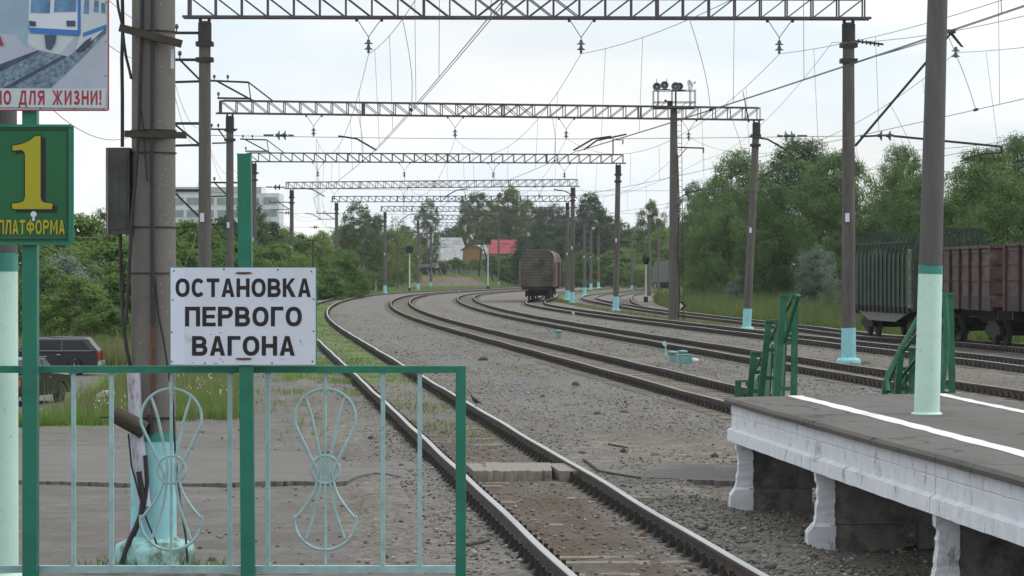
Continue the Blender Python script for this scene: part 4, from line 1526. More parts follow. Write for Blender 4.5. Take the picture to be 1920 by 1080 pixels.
# ------------------------------------------------------------------ big concrete pole beside the path
def big_pole():
    Z = 27.3
    X = W(288, Z)
    def x(a):
        return W(a, Z)
    def h(b):
        return H(b, Z)
    t = thing('utility_pole', 'thick speckled concrete pole with cables and a teal painted foot, left of the track', 'utility pole', (X, Z, 0))
    mb = MB()
    mb.cyl((X, Z, 1.15), (X, Z, 10.5), 0.208, 0.19, 40)
    obj('shaft', mb, [M['pole_concrete']], t, world=True)
    mb = MB()
    mb.cyl((X, Z, 0.1), (X, Z, 1.15), 0.213, 0.211, 40)
    obj('painted_base', mb, [M['teal']], t, world=True)
    mb = MB()
    mb.paint((X, Z, 1.15), (X, Z, 1.235), 0.2135, 0.2125, 48, 0.008)
    obj('paint_band', mb, [M['tealdark']], t, world=True)
    mb = MB()
    n = 28
    prof = [(0.37, -0.1), (0.372, 0.13), (0.36, 0.185), (0.31, 0.215), (0.23, 0.235), (0.205, 0.27)]
    vs_ = []
    for r, z in prof:
        for i in range(n):
            a = 2 * math.pi * i / n
            q = r * (1 + 0.03 * math.sin(3 * a + z * 9) + rnd.uniform(-0.012, 0.012))
            vs_.append((X + q * math.cos(a), Z + q * math.sin(a), z))
    mb.add(vs_, [(j * n + i, j * n + (i + 1) % n, (j + 1) * n + (i + 1) % n, (j + 1) * n + i) for j in range(len(prof) - 1) for i in range(n)], 0, True)
    obj('footing', mb, [M['tealgrime']], t, world=True)
    # meter box on the left side
    mb = MB()
    bx, bz0, bz1 = (x(203) + x(246)) / 2, h(440), h(278)
    mb.box((bx, Z - 0.02, (bz0 + bz1) / 2), (x(247) - x(203), 0.26, bz1 - bz0))
    bo = obj('junction_box', mb, [M['grease']], t, world=True)
    mb = MB()
    mb.box((x(231), Z - 0.156, (bz0 + bz1) / 2 + 0.0), (0.11, 0.006, bz1 - bz0 - 0.1))
    mb.box((x(222), Z - 0.157, h(357)), (0.045, 0.012, 0.45))
    obj('door', mb, [M['grease']], t, world=True)
    mb = MB()
    mb.bar((x(203) + 0.012, Z - 0.155, bz0 + 0.002), (x(203) + 0.012, Z - 0.155, bz1 - 0.002), 0.02, 0.008)
    obj('box_edge', mb, [M['zinc']], t, world=True)
    # clamp bars
    mb = MB()
    mb.bar((x(231), Z - 0.27, h(56)), (x(346), Z - 0.215, h(86)), 0.06, 0.07)
    obj('clamp_bar', mb, [M['timber']], t, world=True)
    mb = MB()
    mb.bar((x(240), Z - 0.235, h(253)), (x(355), Z - 0.235, h(256)), 0.05, 0.06)
    obj('clamp_bar', mb, [M['timber']], t, world=True)
    for b in (60, 245, 258, 287, 426, 512, 783):
        mb = MB()
        mb.lathe([(0.214, -0.006), (0.217, 0.0), (0.214, 0.006)], (X, Z, h(b)), 32)
        obj('tie_band', mb, [M['darkiron']], t, world=True)
    # cables
    def cab(P, r, zf):
        mb = MB()
        mb.tube([(x(a), Z - zf, h(b)) for a, b in P], r, 8)
        obj('cable', mb, [M['cable']], t, world=True)
    cab([(231, -60), (231, 0), (232, 50), (230, 110), (231, 180), (231, 276)], 0.017, 0.06)
    cab([(219, -40), (226, 20), (233, 50), (236, 80), (240, 108), (246, 132), (250, 150)], 0.013, 0.14)
    cab([(272, -60), (271, 60), (268, 150), (266, 250), (260, 340), (254, 400), (250, 470), (247, 540), (243, 600)], 0.016, 0.235)
    cab([(292, -60), (292, 120), (291, 300), (292, 480), (292, 610)], 0.019, 0.236)
    cab([(276, -50), (274, 60), (270, 200), (277, 280), (281, 340)], 0.008, 0.23)
    cab([(228, 440), (229, 500), (231, 560), (235, 620), (241, 660), (248, 692)], 0.017, 0.10)
    cab([(236, 500), (233, 560), (238, 620), (246, 680)], 0.011, 0.14)
    cab([(296, 520), (303, 590), (313, 640), (322, 700), (330, 760), (334, 850), (343, 940), (353, 1000), (357, 1050)], 0.010, 0.225)
    mb = MB()
    mb.cyl((x(293), Z - 0.236, h(610)), (x(293), Z - 0.236, h(800)), 0.020, n=8)
    obj('conduit', mb, [M['rust']], t, world=True)
    # plastic duct leaning in front, cracked open at the bottom
    mb = MB()
    P = [(257, 690), (260, 760), (265, 830), (271, 890), (277, 945)]
    n = 10
    vs_, fs = [], []
    for i, (a, b) in enumerate(P):
        for k in range(n):
            an = math.radians(-10 + 200 * k / (n - 1))
            vs_.append((x(a) + 0.062 * math.cos(an), Z - 0.25 - 0.055 * math.sin(an), h(b)))
    for i in range(len(P) - 1):
        for k in range(n - 1):
            fs.append((i * n + k, i * n + k + 1, (i + 1) * n + k + 1, (i + 1) * n + k))
    mb.add(vs_, fs, 0, True)
    obj('duct', mb, [M['duct']], t, world=True)
    cab([(268, 880), (276, 930), (272, 960), (262, 985), (252, 1005), (243, 1030), (236, 1052)], 0.026, 0.30)
    cab([(280, 850), (283, 900), (278, 945), (268, 975), (258, 1000)], 0.02, 0.29)
    cab([(249, 810), (255, 870), (268, 920), (283, 970), (300, 1010), (306, 1045)], 0.009, 0.31)
    # short timber strapped across
    mb = MB()
    mb.cyl((x(221), Z - 0.36, h(772)), (x(279), Z - 0.31, h(803)), 0.075, 0.085, 9)
    obj('timber_block', mb, [M['timber']], t, world=True)
    mb = MB()
    mb.cyl((x(198), Z - 0.36, h(779)), (x(330), Z - 0.22, h(781)), 0.008, n=6)
    mb.cyl((x(288), Z - 0.25, h(775)), (x(288), Z - 0.25, h(812)), 0.03, n=8)
    obj('strap_rod', mb, [M['darkiron']], t, world=True)
    mb = MB()
    mb.box((x(325), Z - 0.10, h(112)), (0.03, 0.012, 0.18))
    obj('number_plate', mb, [M['wallwhite']], t, world=True)


big_pole()


# ------------------------------------------------------------------ catenary portals
def insulator(mb, p, d=(0, 0, -1), n=2, r=0.13, sp=0.165):
    """a chain of bell discs starting at p going along d"""
    p, d = Vector(p), Vector(d).normalized()
    for i in range(n):
        a = p + d * (sp * i)
        mb.cyl(a, a + d * 0.075, 0.045, 0.06, 10)
        mb.cyl(a + d * 0.075, a + d * 0.115, r * 0.55, r, 12)
        mb.cyl(a + d * 0.115, a + d * 0.13, r, r, 12)
        mb.cyl(a + d * 0.13, a + d * sp, 0.028, n=8)


HB = 10.2
PORT = [  # left column, left depth, right column, right depth, right lean, label
    (384, 87.5, 1591, 88.0, 0.0, 'nearest lattice portal over the tracks, its truss cut by the top of the photo'),
    (431, 140.5, 1406, 146.5, 0.055, 'second lattice portal, passing behind the loudspeaker mast, right leg leaning'),
    (476, 202.0, 1156, 205.0, 0.02, 'third lattice portal, left leg hidden by the green sign post'),
    (547, 268.0, 1073, 260.0, 0.01, 'fourth lattice portal, right leg just right of the plank-ended boxcar'),
    (631, 318.0, 1064, 316.0, 0.0, 'fifth lattice portal, left leg in front of the birch'),
    (722, 366.0, 1096, 372.0, 0.0, 'sixth lattice portal, low beam seen above the house roofs'),
    (784, 424.0, 1108, 430.0, 0.0, 'seventh lattice portal, small and far, left leg by the signal mast'),
    (808, 486.0, 1122, 492.0, 0.0, 'eighth lattice portal, farthest small beam before the trees'),
]
PY = []


def mast_at(par, X, Y, ztop, lean=0.0, r0=0.205, r1=0.172, paint=1.05, left=True, foot=True):
    g = gz(X, Y)
    top = Vector((X + lean * 6, Y, ztop))
    base = Vector((X - lean * 3, Y, g))
    d = (top - base)
    def at(z):
        return base + d * ((z - g) / (ztop - g))
    mb = MB()
    mb.cyl(at(g + paint), top, r0 - 0.005, r1, 20)
    sh = obj('mast', mb, [M['mast']], par, world=True)
    mb = MB()
    mb.paint(base, at(g + paint + 0.03), r0 + 0.01, r0 + 0.002, 36, 0.012)
    if foot:
        c = base
        mb.lathe([(0.36, -0.2), (0.37, 0.10), (0.33, 0.16), (0.22, 0.19)], (c.x, c.y, c.z), 16)
    obj('painted_base', mb, [M['teal']], par, world=True)
    for dz in (0.05, 0.68, 1.15):
        p = at(ztop - dz)
        mb = MB()
        if dz < 0.1:
            mb.cyl(p - Vector((0, 0, 0.55)), p, r1 + 0.03, r1 + 0.03, 16)
            mb.box((p.x - 0.13, p.y, p.z + 0.06), (0.07, 0.3, 0.2))
            mb.box((p.x + 0.13, p.y, p.z + 0.06), (0.07, 0.3, 0.2))
        else:
            mb.box((p.x, p.y, p.z), (2 * r1 + 0.16, 2 * r1 + 0.12, 0.13))
        obj('collar', mb, [M['darkiron']], par, world=True)
    mb = MB()
    p = at(g + 5.0)
    s = r0
    mb.box((p.x - 0.06, p.y - s + 0.005, H(408, Y) if Y < 100 else p.z), (0.12, 0.05, 0.26))
    obj('number_plate', mb, [M['wallwhite']], par, world=True)
    return at


def portal(i):
    xl, zl, xr, zr, lean, lab = PORT[i]
    A = Vector((W(xl, zl), zl, HB))
    B = Vector((W(xr, zr), zr, HB))
    PY.append((A, B))
    t = thing('catenary_portal', lab, 'portal', (A.x, A.y, gz(A.x, A.y)), group='lattice portals carrying the overhead wires')
    near = i < 5
    d = (B - A).normalized()
    s = Vector((-d.y, d.x, 0))
    up = Vector((0, 0, 1))
    ext = 0.45
    a, b = A - d * ext, B + d * ext
    hgt, dep = 0.6, 0.5
    a = a + up * 0.12
    b = b + up * 0.12
    L = (b - a).length
    n = int(round(L / 0.78))
    step = L / n
    mb = MB()
    wch = 0.072
    for ss_ in (-1, 1):
        for uz in (0, 1):
            o = s * (ss_ * dep / 2) + up * (hgt * uz)
            mb.bar(a + o - d * (0.2 if uz == 0 else -0.1), b + o + d * (0.2 if uz == 0 else -0.1), wch, wch)
    for k in range(n + 1):
        q = a + d * (step * k)
        for ss_ in (-1, 1):
            o = s * (ss_ * dep / 2)
            mb.bar(q + o, q + o + up * hgt, 0.046 if k % 9 else 0.085)
        for uz in (0, 1):
            mb.bar(q + s * dep / 2 + up * hgt * uz, q - s * dep / 2 + up * hgt * uz, 0.04)
        if k < n:
            q2 = q + d * step
            u = (k + 0.5) / n
            for ss_ in (-1, 1):
                o = s * (ss_ * dep / 2)
                if u < 0.47 or 0.435 < u < 0.565:
                    mb.bar(q + o + up * hgt, q2 + o, 0.034)
                if u > 0.53 or 0.435 < u < 0.565:
                    mb.bar(q + o, q2 + o + up * hgt, 0.034)
            mb.bar(q + s * dep / 2, q2 - s * dep / 2, 0.035)
    obj('beam', mb, [M['steel']], t, world=True)
    atl = mast_at(t, A.x, A.y, HB)
    atr = mast_at(t, B.x, B.y, HB, lean=lean, r0=0.215)
    # hangers and insulators under the beam over the tracks
    for k in (1, 2, 3, 4):
        X = TX(k, (zl + zr) / 2)
        if X < A.x + 0.8 or X > B.x - 0.8:
            continue
        Yk = A.y + (B.y - A.y) * (X - A.x) / (B.x - A.x)
        X += 0.15 * (1 if (i + k) % 2 else -1)
        mb = MB()
        tip = Vector((X, Yk, HB - 0.46))
        for e in (-0.36, 0.4):
            mb.cyl((X + e, Yk, HB + 0.1), tip, 0.012, n=5)
            mb.box((X + e, Yk, HB + 0.05), (0.07, 0.12, 0.1))
        mb.cyl(tip, tip - up * 0.1, 0.014, n=5)
        obj('hanger', mb, [M['darkiron']], t, world=True)
        mb = MB()
        insulator(mb, tip - up * 0.08)
        mb.cyl(tip - up * 0.4, tip - up * 0.48, 0.04, n=8)
        obj('insulator', mb, [M['insul']], t, world=True)
    # lower cross-span wire with tension insulators
    zc = 6.8
    mb = MB()
    pa, pb = atl(zc), atr(zc)
    mb.tube([pa + (pb - pa) * (q / 12.0) - up * (0.10 * math.sin(math.pi * q / 12.0)) for q in range(13)], 0.009, 5)
    obj('cross_wire', mb, [M['wire']], t, world=True)
    for e, dd in ((pa + d * 2.1, d), (pb - d * 1.6, -d)):
        mb = MB()
        mb.bar(e - dd * 0.35, e - dd * 0.05, 0.06, 0.06)
        insulator(mb, e, dd, 2, 0.15, 0.18)
        mb.bar(e + dd * 0.38, e + dd * 0.55, 0.05, 0.05)
        obj('insulator', mb, [M['insul']], t, world=True)
    # registration arms to the contact wires
    for k in (1, 2, 3, 4):
        X = TX(k, (zl + zr) / 2)
        if X < A.x + 0.8 or X > B.x - 0.8:
            continue
        Yk = A.y + (B.y - A.y) * (X - A.x) / (B.x - A.x)
        sg = 1 if k % 2 else -1
        mb = MB()
        mb.tube([(X - sg * 0.75, Yk, 6.78), (X - sg * 0.2, Yk, 6.7), (X + sg * 0.38, Yk, 6.36)], 0.028, 7)
        obj('registration_arm', mb, [M['darkiron']], t, world=True)
    # side arms on the left mast
    big = 1.0
    arms = [(9.85, 1.35, False), (9.05, 1.2, True), (7.15, 1.5, True), (5.15, 1.55, True)] if i == 0 else \
           [(9.55, 0.9, True), (7.0, 1.2, True), (5.0, 1.4, True)] if i < 3 else [(9.1, 2.2, True), (4.9, 2.4, True)]
    for z, ln, dia in arms:
        p = atl(z)
        for zz, l2 in ((z, ln),):
            mb = MB()
            mb.bar(p + d * (0.35 if i in (1, 2) else 0.1), p - d * ln, 0.09, 0.08)
            if dia:
                dz = -0.75 if z > 6 else -0.95
                mb.bar(p - d * ln * 0.62, p + up * dz, 0.06, 0.06)
                if z > 6:
                    mb.bar(p - d * ln * 0.95 + up * dz * 0.9, p + up * dz * 0.85, 0.07, 0.07)
            obj('side_arm', mb, [M['darkiron']], t, world=True)
            for q in (0.97, 0.62):
                mb = MB()
                c = p - d * ln * q
                mb.lathe([(0.02, 0.03), (0.02, 0.12), (0.055, 0.14), (0.06, 0.20), (0.045, 0.25), (0.02, 0.27)], (c.x, c.y, c.z), 10)
                obj('pin_insulator', mb, [M['insul']], t, world=True)
    # frame standing on the left end of the beam
    if i in (1, 2):
        mb = MB()
        tp = A + up * (hgt + 0.12)
        p0 = tp - d * 0.95 + up * 0.95
        p1 = tp + d * 0.9 + up * 0.9
        mb.bar(p0, p1, 0.09, 0.09)
        mb.bar(p0 + d * 0.3, tp + d * 1.15, 0.09, 0.08)
        mb.bar(p1, tp + d * 2.1, 0.06, 0.06)
        mb.bar(p1, tp + d * 1.02, 0.05, 0.05)
        mb.bar(tp - d * 0.6 + up * 0.12, tp + d * 1.0 + up * 0.12, 0.10, 0.09)
        obj('top_frame', mb, [M['darkiron']], t, world=True)
        for c in (p0 + d * 0.2, p0 + d * 0.85, tp - d * 0.55 + up * 0.12):
            mb = MB()
            mb.lathe([(0.02, 0.0), (0.02, 0.12), (0.06, 0.14), (0.07, 0.22), (0.05, 0.28), (0.02, 0.3)], (c.x, c.y, c.z), 10)
            obj('pin_insulator', mb, [M['insul']], t, world=True)
    # things on the right mast
    if i == 0:
        p = atr(9.65)
        mb = MB()
        mb.bar(p + d * 0.2, p + d * 1.05 - up * 0.1, 0.06, 0.06)
        for q in range(6):
            c = p + d * (0.3 + 0.12 * q) - up * 0.02 * q
            mb.cyl(c + up * 0.06, c - up * 0.07, 0.025, n=6)
        obj('side_arm', mb, [M['darkiron']], t, world=True)
        # cantilever for the fourth track
        mb = MB()
        k0 = atr(6.5) + d * 0.2
        tip = Vector((W(1783, B.y), B.y, H(62, B.y)))
        mb.cyl(k0, tip, 0.038, n=8)
        obj('cantilever_strut', mb, [M['darkiron']], t, world=True)
        mb = MB()
        mb.bar(tip + Vector((-0.12, 0, 0.05)), tip + Vector((0.14, 0, 0.05)), 0.08, 0.12)
        mb.prism([(0, 0), (0.10, 0.02), (0.44, -0.42), (0.36, -0.42)], tip + Vector((-0.05, 0.02, 0)), (1, 0, 0), (0, 0, 1), (0, 0.03, 0))
        obj('strut_head', mb, [M['darkiron']], t, world=True)
        mb = MB()
        insulator(mb, (W(1792, B.y), B.y, H(88, B.y)))
        obj('insulator', mb, [M['insul']], t, world=True)
        for o_ in (0.0, 0.035):
            mb = MB()
            mb.cyl(atr(9.0) + Vector((0.2, 0, 0)), tip + Vector((0, 0, -0.02 - o_)), 0.008, n=5)
            obj('stay_wire', mb, [M['wire']], t, world=True)
        mb = MB()
        mb.cyl((W(1613, B.y), B.y, H(256, B.y)), (W(1675, B.y), B.y, H(253, B.y)), 0.03, n=7)
        mb.cyl((W(1675, B.y), B.y, H(255, B.y)), (W(1880, B.y), B.y, H(275, B.y)), 0.035, n=8)
        mb.cyl((W(1878, B.y), B.y, H(273, B.y)), (W(1878, B.y), B.y, H(288, B.y)), 0.04, n=7)
        mb.tube([(W(1876, B.y), B.y, H(286, B.y)), (W(1835, B.y), B.y, H(289, B.y)), (W(1800, B.y), B.y, H(303, B.y))], 0.025, 6)
        obj('cantilever_arm', mb, [M['darkiron']], t, world=True)
        mb = MB()
        insulator(mb, (W(1645, B.y), B.y - 0.01, H(254, B.y)), (1, 0, -0.02), 2, 0.16, 0.26)
        obj('insulator', mb, [M['insul']], t, world=True)
    if i == 1:
        mb = MB()
        p = atr(7.2)
        mb.tube([p, p + d * 0.9 + up * 0.55, p + d * 1.7 + up * 0.8], 0.035, 7)
        obj('registration_arm', mb, [M['darkiron']], t, world=True)
        mb = MB()
        c = atr(HB + 0.75)
        mb.cyl((B.x - 0.05, B.y, HB), (B.x - 0.35, B.y, HB + 1.55), 0.045, 0.015, n=7)
        obj('rod', mb, [M['darkiron']], t, world=True)
    if i == 2:
        mb = MB()
        tp = B + up * 0.7
        mb.bar(tp - d * 0.25, tp - d * 0.25 + up * 1.1, 0.09)
        mb.bar(tp - d * 0.3 + up * 1.05, tp + d * 0.5 + up * 1.05, 0.06)
        mb.bar(tp + d * 0.45 + up * 1.05, tp + d * 0.45 + up * 0.75, 0.08)
        mb.tube([tp - d * 2.3 + up * 0.35, tp - d * 1.4 + up * 1.0, tp + d * 0.7 + up * 1.45], 0.06, 7)
        obj('top_frame', mb, [M['darkiron']], t, world=True)
    if 2 <= i <= 5:
        mb = MB()
        z = 4.9
        p = atr(z)
        mb.bar(p - d * 0.6, p + d * 1.0 - up * 0.15, 0.07, 0.07)
        mb.bar(p + d * 0.8, p - up * 0.6, 0.05, 0.05)
        obj('side_arm', mb, [M['darkiron']], t, world=True)


for i in range(len(PORT)):
    portal(i)

# more single masts farther along, as seen on both sides of the curve
for n_, (xp, zz, ht, lab) in enumerate(((935, 545, 10.5, 'far concrete mast with teal foot on the grass in front of the red roof'),
                                        (1114, 560, 9.0, 'thin far mast among dark trees right of the portal legs'),
                                        (1130, 585, 9.0, 'thin far mast among dark trees, just left of the third portal leg'),
                                        (1185, 470, 9.5, 'thin far mast with small arm against light green trees'),
                                        (1217, 360, 9.5, 'dark mast rising directly behind the black signal head'),
                                        (1235, 420, 9.5, 'slim far mast left of the distant grey wagon'))):
    X = W(xp, zz)
    t = thing('overhead_line_mast', lab, 'mast', (X, zz, gz(X, zz)), group='single masts along the far curve')
    g = gz(X, zz)
    mb = MB()
    mb.cyl((X, zz, g + 0.9), (X, zz, g + ht), 0.2, 0.15, 12)
    obj('mast', mb, [M['mast']], t, world=True)
    mb = MB()
    mb.cyl((X, zz, g - 0.1), (X, zz, g + 0.9), 0.24, 0.22, 12)
    obj('painted_base', mb, [M['teal'] if n_ in (0, 3) else M['mast']], t, world=True)
    mb = MB()
    sg = 1 if n_ in (0, 3) else -1
    mb.bar((X - 0.2 * sg, zz, g + ht - 2.5), (X + sg * 2.2, zz, g + ht - 2.6), 0.1, 0.1)
    mb.bar((X, zz, g + ht - 3.5), (X + sg * 1.6, zz, g + ht - 2.65), 0.07, 0.07)
    obj('side_arm', mb, [M['darkiron']], t, world=True)

# ------------------------------------------------------------------ overhead wires
DROP = MB()
DROP.cyl((0, 0, 0), (0, 0, 1), 0.0055, n=5)
DROPM = DROP.mesh('dropper', [M['wire']])


def overhead(k, lab):
    pts = [(25.0 if k < 4 else 34.0)] + [(PORT[i][1] + PORT[i][3]) / 2 for i in range(len(PORT))]
    sup = []
    for j, y in enumerate(pts):
        X = TX(k, y)
        sup.append((X, y))
    t = thing('overhead_line', lab, 'overhead wire', (sup[1][0], sup[1][1], 9.0), group='overhead lines above the tracks')
    for j in range(len(sup) - 1):
        (xa, ya), (xb, yb) = sup[j], sup[j + 1]
        sga = 0.15 * (1 if (j - 1 + k) % 2 else -1)
        sgb = 0.15 * (1 if (j + k) % 2 else -1)
        mz = HB - 0.95
        A = Vector((xa + sga, ya, mz))
        B = Vector((xb + sgb, yb, mz))
        if k == 4 and j <= 1:
            if j == 0:
                B = Vector((W(1792, 88), 88, 9.3))
            else:
                A = Vector((W(1792, 88), 88, 9.3))
        ya_, yb_ = ya, yb
        ca = Vector((xa - 0.3 * (1 if (j + k) % 2 else -1), ya, 6.33))
        cb = Vector((xb + 0.3 * (1 if (j + k) % 2 else -1), yb, 6.33))
        sag = 0.85 if j == 0 else 1.7 if (yb - ya) < 56 else 1.9
        n = 20
        def mess(u):
            return A + (B - A) * u - Vector((0, 0, sag * 4 * u * (1 - u)))
        def cont(u):
            return ca + (cb - ca) * u - Vector((0, 0, 0.08 * 4 * u * (1 - u)))
        mb = MB()
        mb.tube([mess(q / n) for q in range(n + 1)], 0.008, 5)
        obj('messenger_wire', mb, [M['wire']], t, world=True)
        mb = MB()
        mb.tube([cont(q / 8) for q in range(9)], 0.009 if j else 0.008, 5)
        obj('contact_wire', mb, [M['wire']], t, world=True)
        if j == 0 and k in (1, 2):
            # twin wire and looped jumpers seen near the first span
            mb = MB()
            mb.tube([cont(q / 8) + Vector((0.05, 0, 0.0)) for q in range(9)], 0.007, 5)
            obj('contact_wire', mb, [M['wire']], t, world=True)
        nd = 6 if j < 3 else 3
        for q in range(nd):
            u = (q + 0.6 + 0.15 * math.sin(q * 3 + k)) / nd
            u = min(0.97, max(0.03, u))
            a, b = mess(u), cont(u)
            if a.z - b.z < 0.05:
                continue
            o = bpy.data.objects.new('dropper', DROPM)
            COL.objects.link(o)
            o.parent = t
            o.location = b - t.location
            d = a - b
            o.rotation_euler = d.to_track_quat('Z', 'Y').to_euler()
            o.scale = (1, 1, d.length)
        if j in (0, 1) and k < 5:
            for uu, dv in ((0.62, 0.05),) if j == 0 else ((0.12, 0.05),):
                a, b = mess(uu + dv), cont(uu)
                mb = MB()
                mb.tube([a + (b - a) * (q / 8) + Vector((0.10, 0, -0.15)) * math.sin(math.pi * q / 8) for q in range(9)], 0.008, 5)
                obj('jumper_loop', mb, [M['wire']], t, world=True)
                mb = MB()
                mb.bar(b - Vector((0, 0.2, 0)), b + Vector((0, 0.2, 0)), 0.05, 0.05)
                obj('wire_clamp', mb, [M['darkiron']], t, world=True)


overhead(1, 'overhead contact line above the nearest track, ending leftmost in the sky')
overhead(2, 'overhead contact line above the second track, running up to the upper right of the sky')
overhead(3, 'overhead contact line above the middle track, passing behind the platform pole')
overhead(4, 'overhead contact line above the fourth track, held by the bracket on the right leg')


def feeders():
    for n_, (xo, z, lab) in enumerate(((-1.3, 10.0, 'highest feeder wire strung along the left portal legs'),
                                       (-1.15, 9.15, 'second highest feeder wire along the left portal legs'),
                                       (-1.45, 7.35, 'middle feeder wire along the left portal legs'),
                                       (-1.5, 5.35, 'lowest feeder wire along the left portal legs'))):
        P = [(PY[0][0].x + 2.3 + xo, 40.0, z + 0.6)] + [(a.x + xo, a.y, z if i == 0 else (9.75, 9.3, 7.2, 5.2)[n_] if i < 3 else (9.3, 9.2, 5.3, 5.1)[n_]) for i, (a, b) in enumerate(PY)]
        mb = MB()
        for (a, b) in zip(P[:-1], P[1:]):
            A, B = Vector(a), Vector(b)
            mb.tube([A + (B - A) * (q / 32) - Vector((0, 0, (1.1 + 0.35 * n_) * 4 * (q / 32) * (1 - q / 32))) for q in range(33)], 0.008, 5)
        o = obj('feeder_wire', mb, [M['wire']])
        tag(o, lab, 'wire', 'feeder wires on the left')
    # extra power lines crossing the sky on the right
    for n_, (P, lab) in enumerate(((((13.5, 40, 8.6), (9.6, 88, 9.6), (9.5, 146, 8.3), (4.0, 205, 8.0)), 'thin power wire sloping down from the upper right behind the platform pole'),
                                   (((19.0, 60, 8.3), (15.2, 110, 7.3), (10.2, 146, 7.1), (6.4, 205, 7.0)), 'thin lower power wire on the right in front of the willows'))):
        mb = MB()
        for (a, b) in zip(P[:-1], P[1:]):
            A, B = Vector(a), Vector(b)
            mb.tube([A + (B - A) * (q / 14) - Vector((0, 0, 0.7 * 4 * (q / 14) * (1 - q / 14))) for q in range(15)], 0.008, 4)
        tag(obj('power_wire', mb, [M['wire']]), lab, 'wire', 'power wires on the right')


feeders()


# ------------------------------------------------------------------ loudspeaker mast
def loud():
    Z = 168.0
    X = W(1263, Z)
    g = gz(X, Z)
    t = thing('loudspeaker_mast', 'dark tall mast carrying a railed platform of horn loudspeakers and a dish', 'mast', (X, Z, g))
    def x(a):
        return W(a, Z)
    def h(b):
        return H(b, Z)
    mb = MB()
    mb.cyl((X, Z, g), (X, Z, h(203)), 0.30, 0.19, 16)
    obj('shaft', mb, [M['mast']], t, world=True)
    mb = MB()
    for s in (-0.13, 0.13):
        mb.tube([(X + 0.42 + s, Z - 0.3, g), (X + 0.30 + s, Z - 0.3, h(205))], 0.018, 5)
    zz = g + 0.3
    while zz < h(208):
        k = (zz - g) / (h(205) - g)
        mb.cyl((X + 0.42 - 0.12 * k - 0.13, Z - 0.3, zz), (X + 0.42 - 0.12 * k + 0.13, Z - 0.3, zz), 0.012, n=5)
        zz += 0.35
    obj('ladder', mb, [M['darkiron']], t, world=True)
    mb = MB()
    mb.box((x(1264), Z, h(202)), (x(1302) - x(1225), 1.2, 0.13))
    mb.box((x(1256), Z, h(196)), (0.28, 0.3, 0.42))
    mb.box((x(1248), Z, h(189)), (0.14, 0.15, 0.12))
    obj('deck', mb, [M['darkiron']], t, world=True)
    mb = MB()
    for yy in (-0.55, 0.55):
        for a in (1225, 1234, 1260, 1267, 1294, 1303):
            mb.cyl((x(a), Z + yy, h(202)), (x(a), Z + yy, h(170)), 0.02, n=5)
        for b in (192, 170):
            mb.cyl((x(1225), Z + yy, h(b)), (x(1304), Z + yy, h(b)), 0.022, n=5)
        for a, c in ((1225, 1236), (1236, 1247), (1275, 1287), (1287, 1299)):
            mb.cyl((x(a), Z + yy, h(202)), (x(c), Z + yy, h(192)), 0.013, n=5)
    obj('guard_rail', mb, [M['darkiron']], t, world=True)
    mb = MB()
    mb.cyl((x(1267), Z, h(202)), (x(1267), Z, h(168)), 0.05, n=8)
    mb.bar((x(1258), Z - 0.5, h(171)), (x(1284), Z - 0.5, h(171)), 0.09, 0.09)
    mb.bar((x(1225), Z - 0.5, h(169)), (x(1256), Z - 0.5, h(169)), 0.05, 0.05)
    obj('horn_bracket', mb, [M['darkiron']], t, world=True)
    for a, b, dx, r in ((1230.5, 164, -0.1, 0.24), (1245, 161, 0.0, 0.235), (1265.5, 163.5, -0.1, 0.25), (1273, 163, 0.25, 0.22)):
        mb = MB()
        mb.lathe([(0.10, 0.55), (0.11, 0.32), (0.06, 0.3), (0.07, 0.2), (0.12, 0.08), (r, 0.0), (r, -0.012), (r * 0.9, 0.0), (0.09, 0.12), (0.03, 0.14)], (x(a), Z - 0.62 + dx * 0.4, h(b)), 18, axis='y')
        mb.lathe([(0.055, -0.005), (0.05, 0.05), (0.03, 0.14)], (x(a), Z - 0.6 + dx * 0.4, h(b)), 12, axis='y', mi=1)
        obj('horn_speaker', mb, [M['horn'], M['insulpale']], t, world=True)
    mb = MB()
    c = Vector((x(1291), Z - 0.5, h(160)))
    ax = Vector((0.75, -0.6, 0.25)).normalized()
    u = ax.cross(Vector((0, 0, 1))).normalized()
    v = u.cross(ax)
    prof = [(0.02, 0.0), (0.12, 0.018), (0.2, 0.05), (0.25, 0.085), (0.25, 0.07), (0.2, 0.03), (0.02, -0.03)]
    n = 18
    vs_ = [c + ax * z + u * (r * math.cos(2 * math.pi * i / n)) + v * (r * 1.15 * math.sin(2 * math.pi * i / n)) for r, z in prof for i in range(n)]
    mb.add(vs_, [(j * n + i, j * n + (i + 1) % n, (j + 1) * n + (i + 1) % n, (j + 1) * n + i) for j in range(len(prof) - 1) for i in range(n)], 0, True)
    mb.cyl(c + ax * 0.0 - v * 0.2, c + ax * 0.4 + v * 0.02, 0.015, n=5)
    mb.cyl(c + ax * 0.36, c + ax * 0.48 + v * 0.03, 0.05, n=8)
    mb.cyl(c - ax * 0.02, (c.x, Z - 0.5, h(172)), 0.03, n=6)
    obj('dish_antenna', mb, [M['insulpale']], t, world=True)
    for a in (1231, 1250):
        mb = MB()
        mb.cyl((x(a), Z, h(168)), (x(a), Z, h(148)), 0.02, n=5)
        obj('aerial', mb, [M['darkiron']], t, world=True)
    mb = MB()
    mb.bar((X + 0.15, Z, h(276)), (x(1320), Z, h(278)), 0.07, 0.08)
    mb.bar((X + 0.15, Z, h(300)), (x(1287), Z, h(278)), 0.05, 0.05)
    mb.bar((x(1319), Z, h(278)), (x(1319), Z, h(287)), 0.07, 0.07)
    obj('side_arm', mb, [M['darkiron']], t, world=True)
    mb = MB()
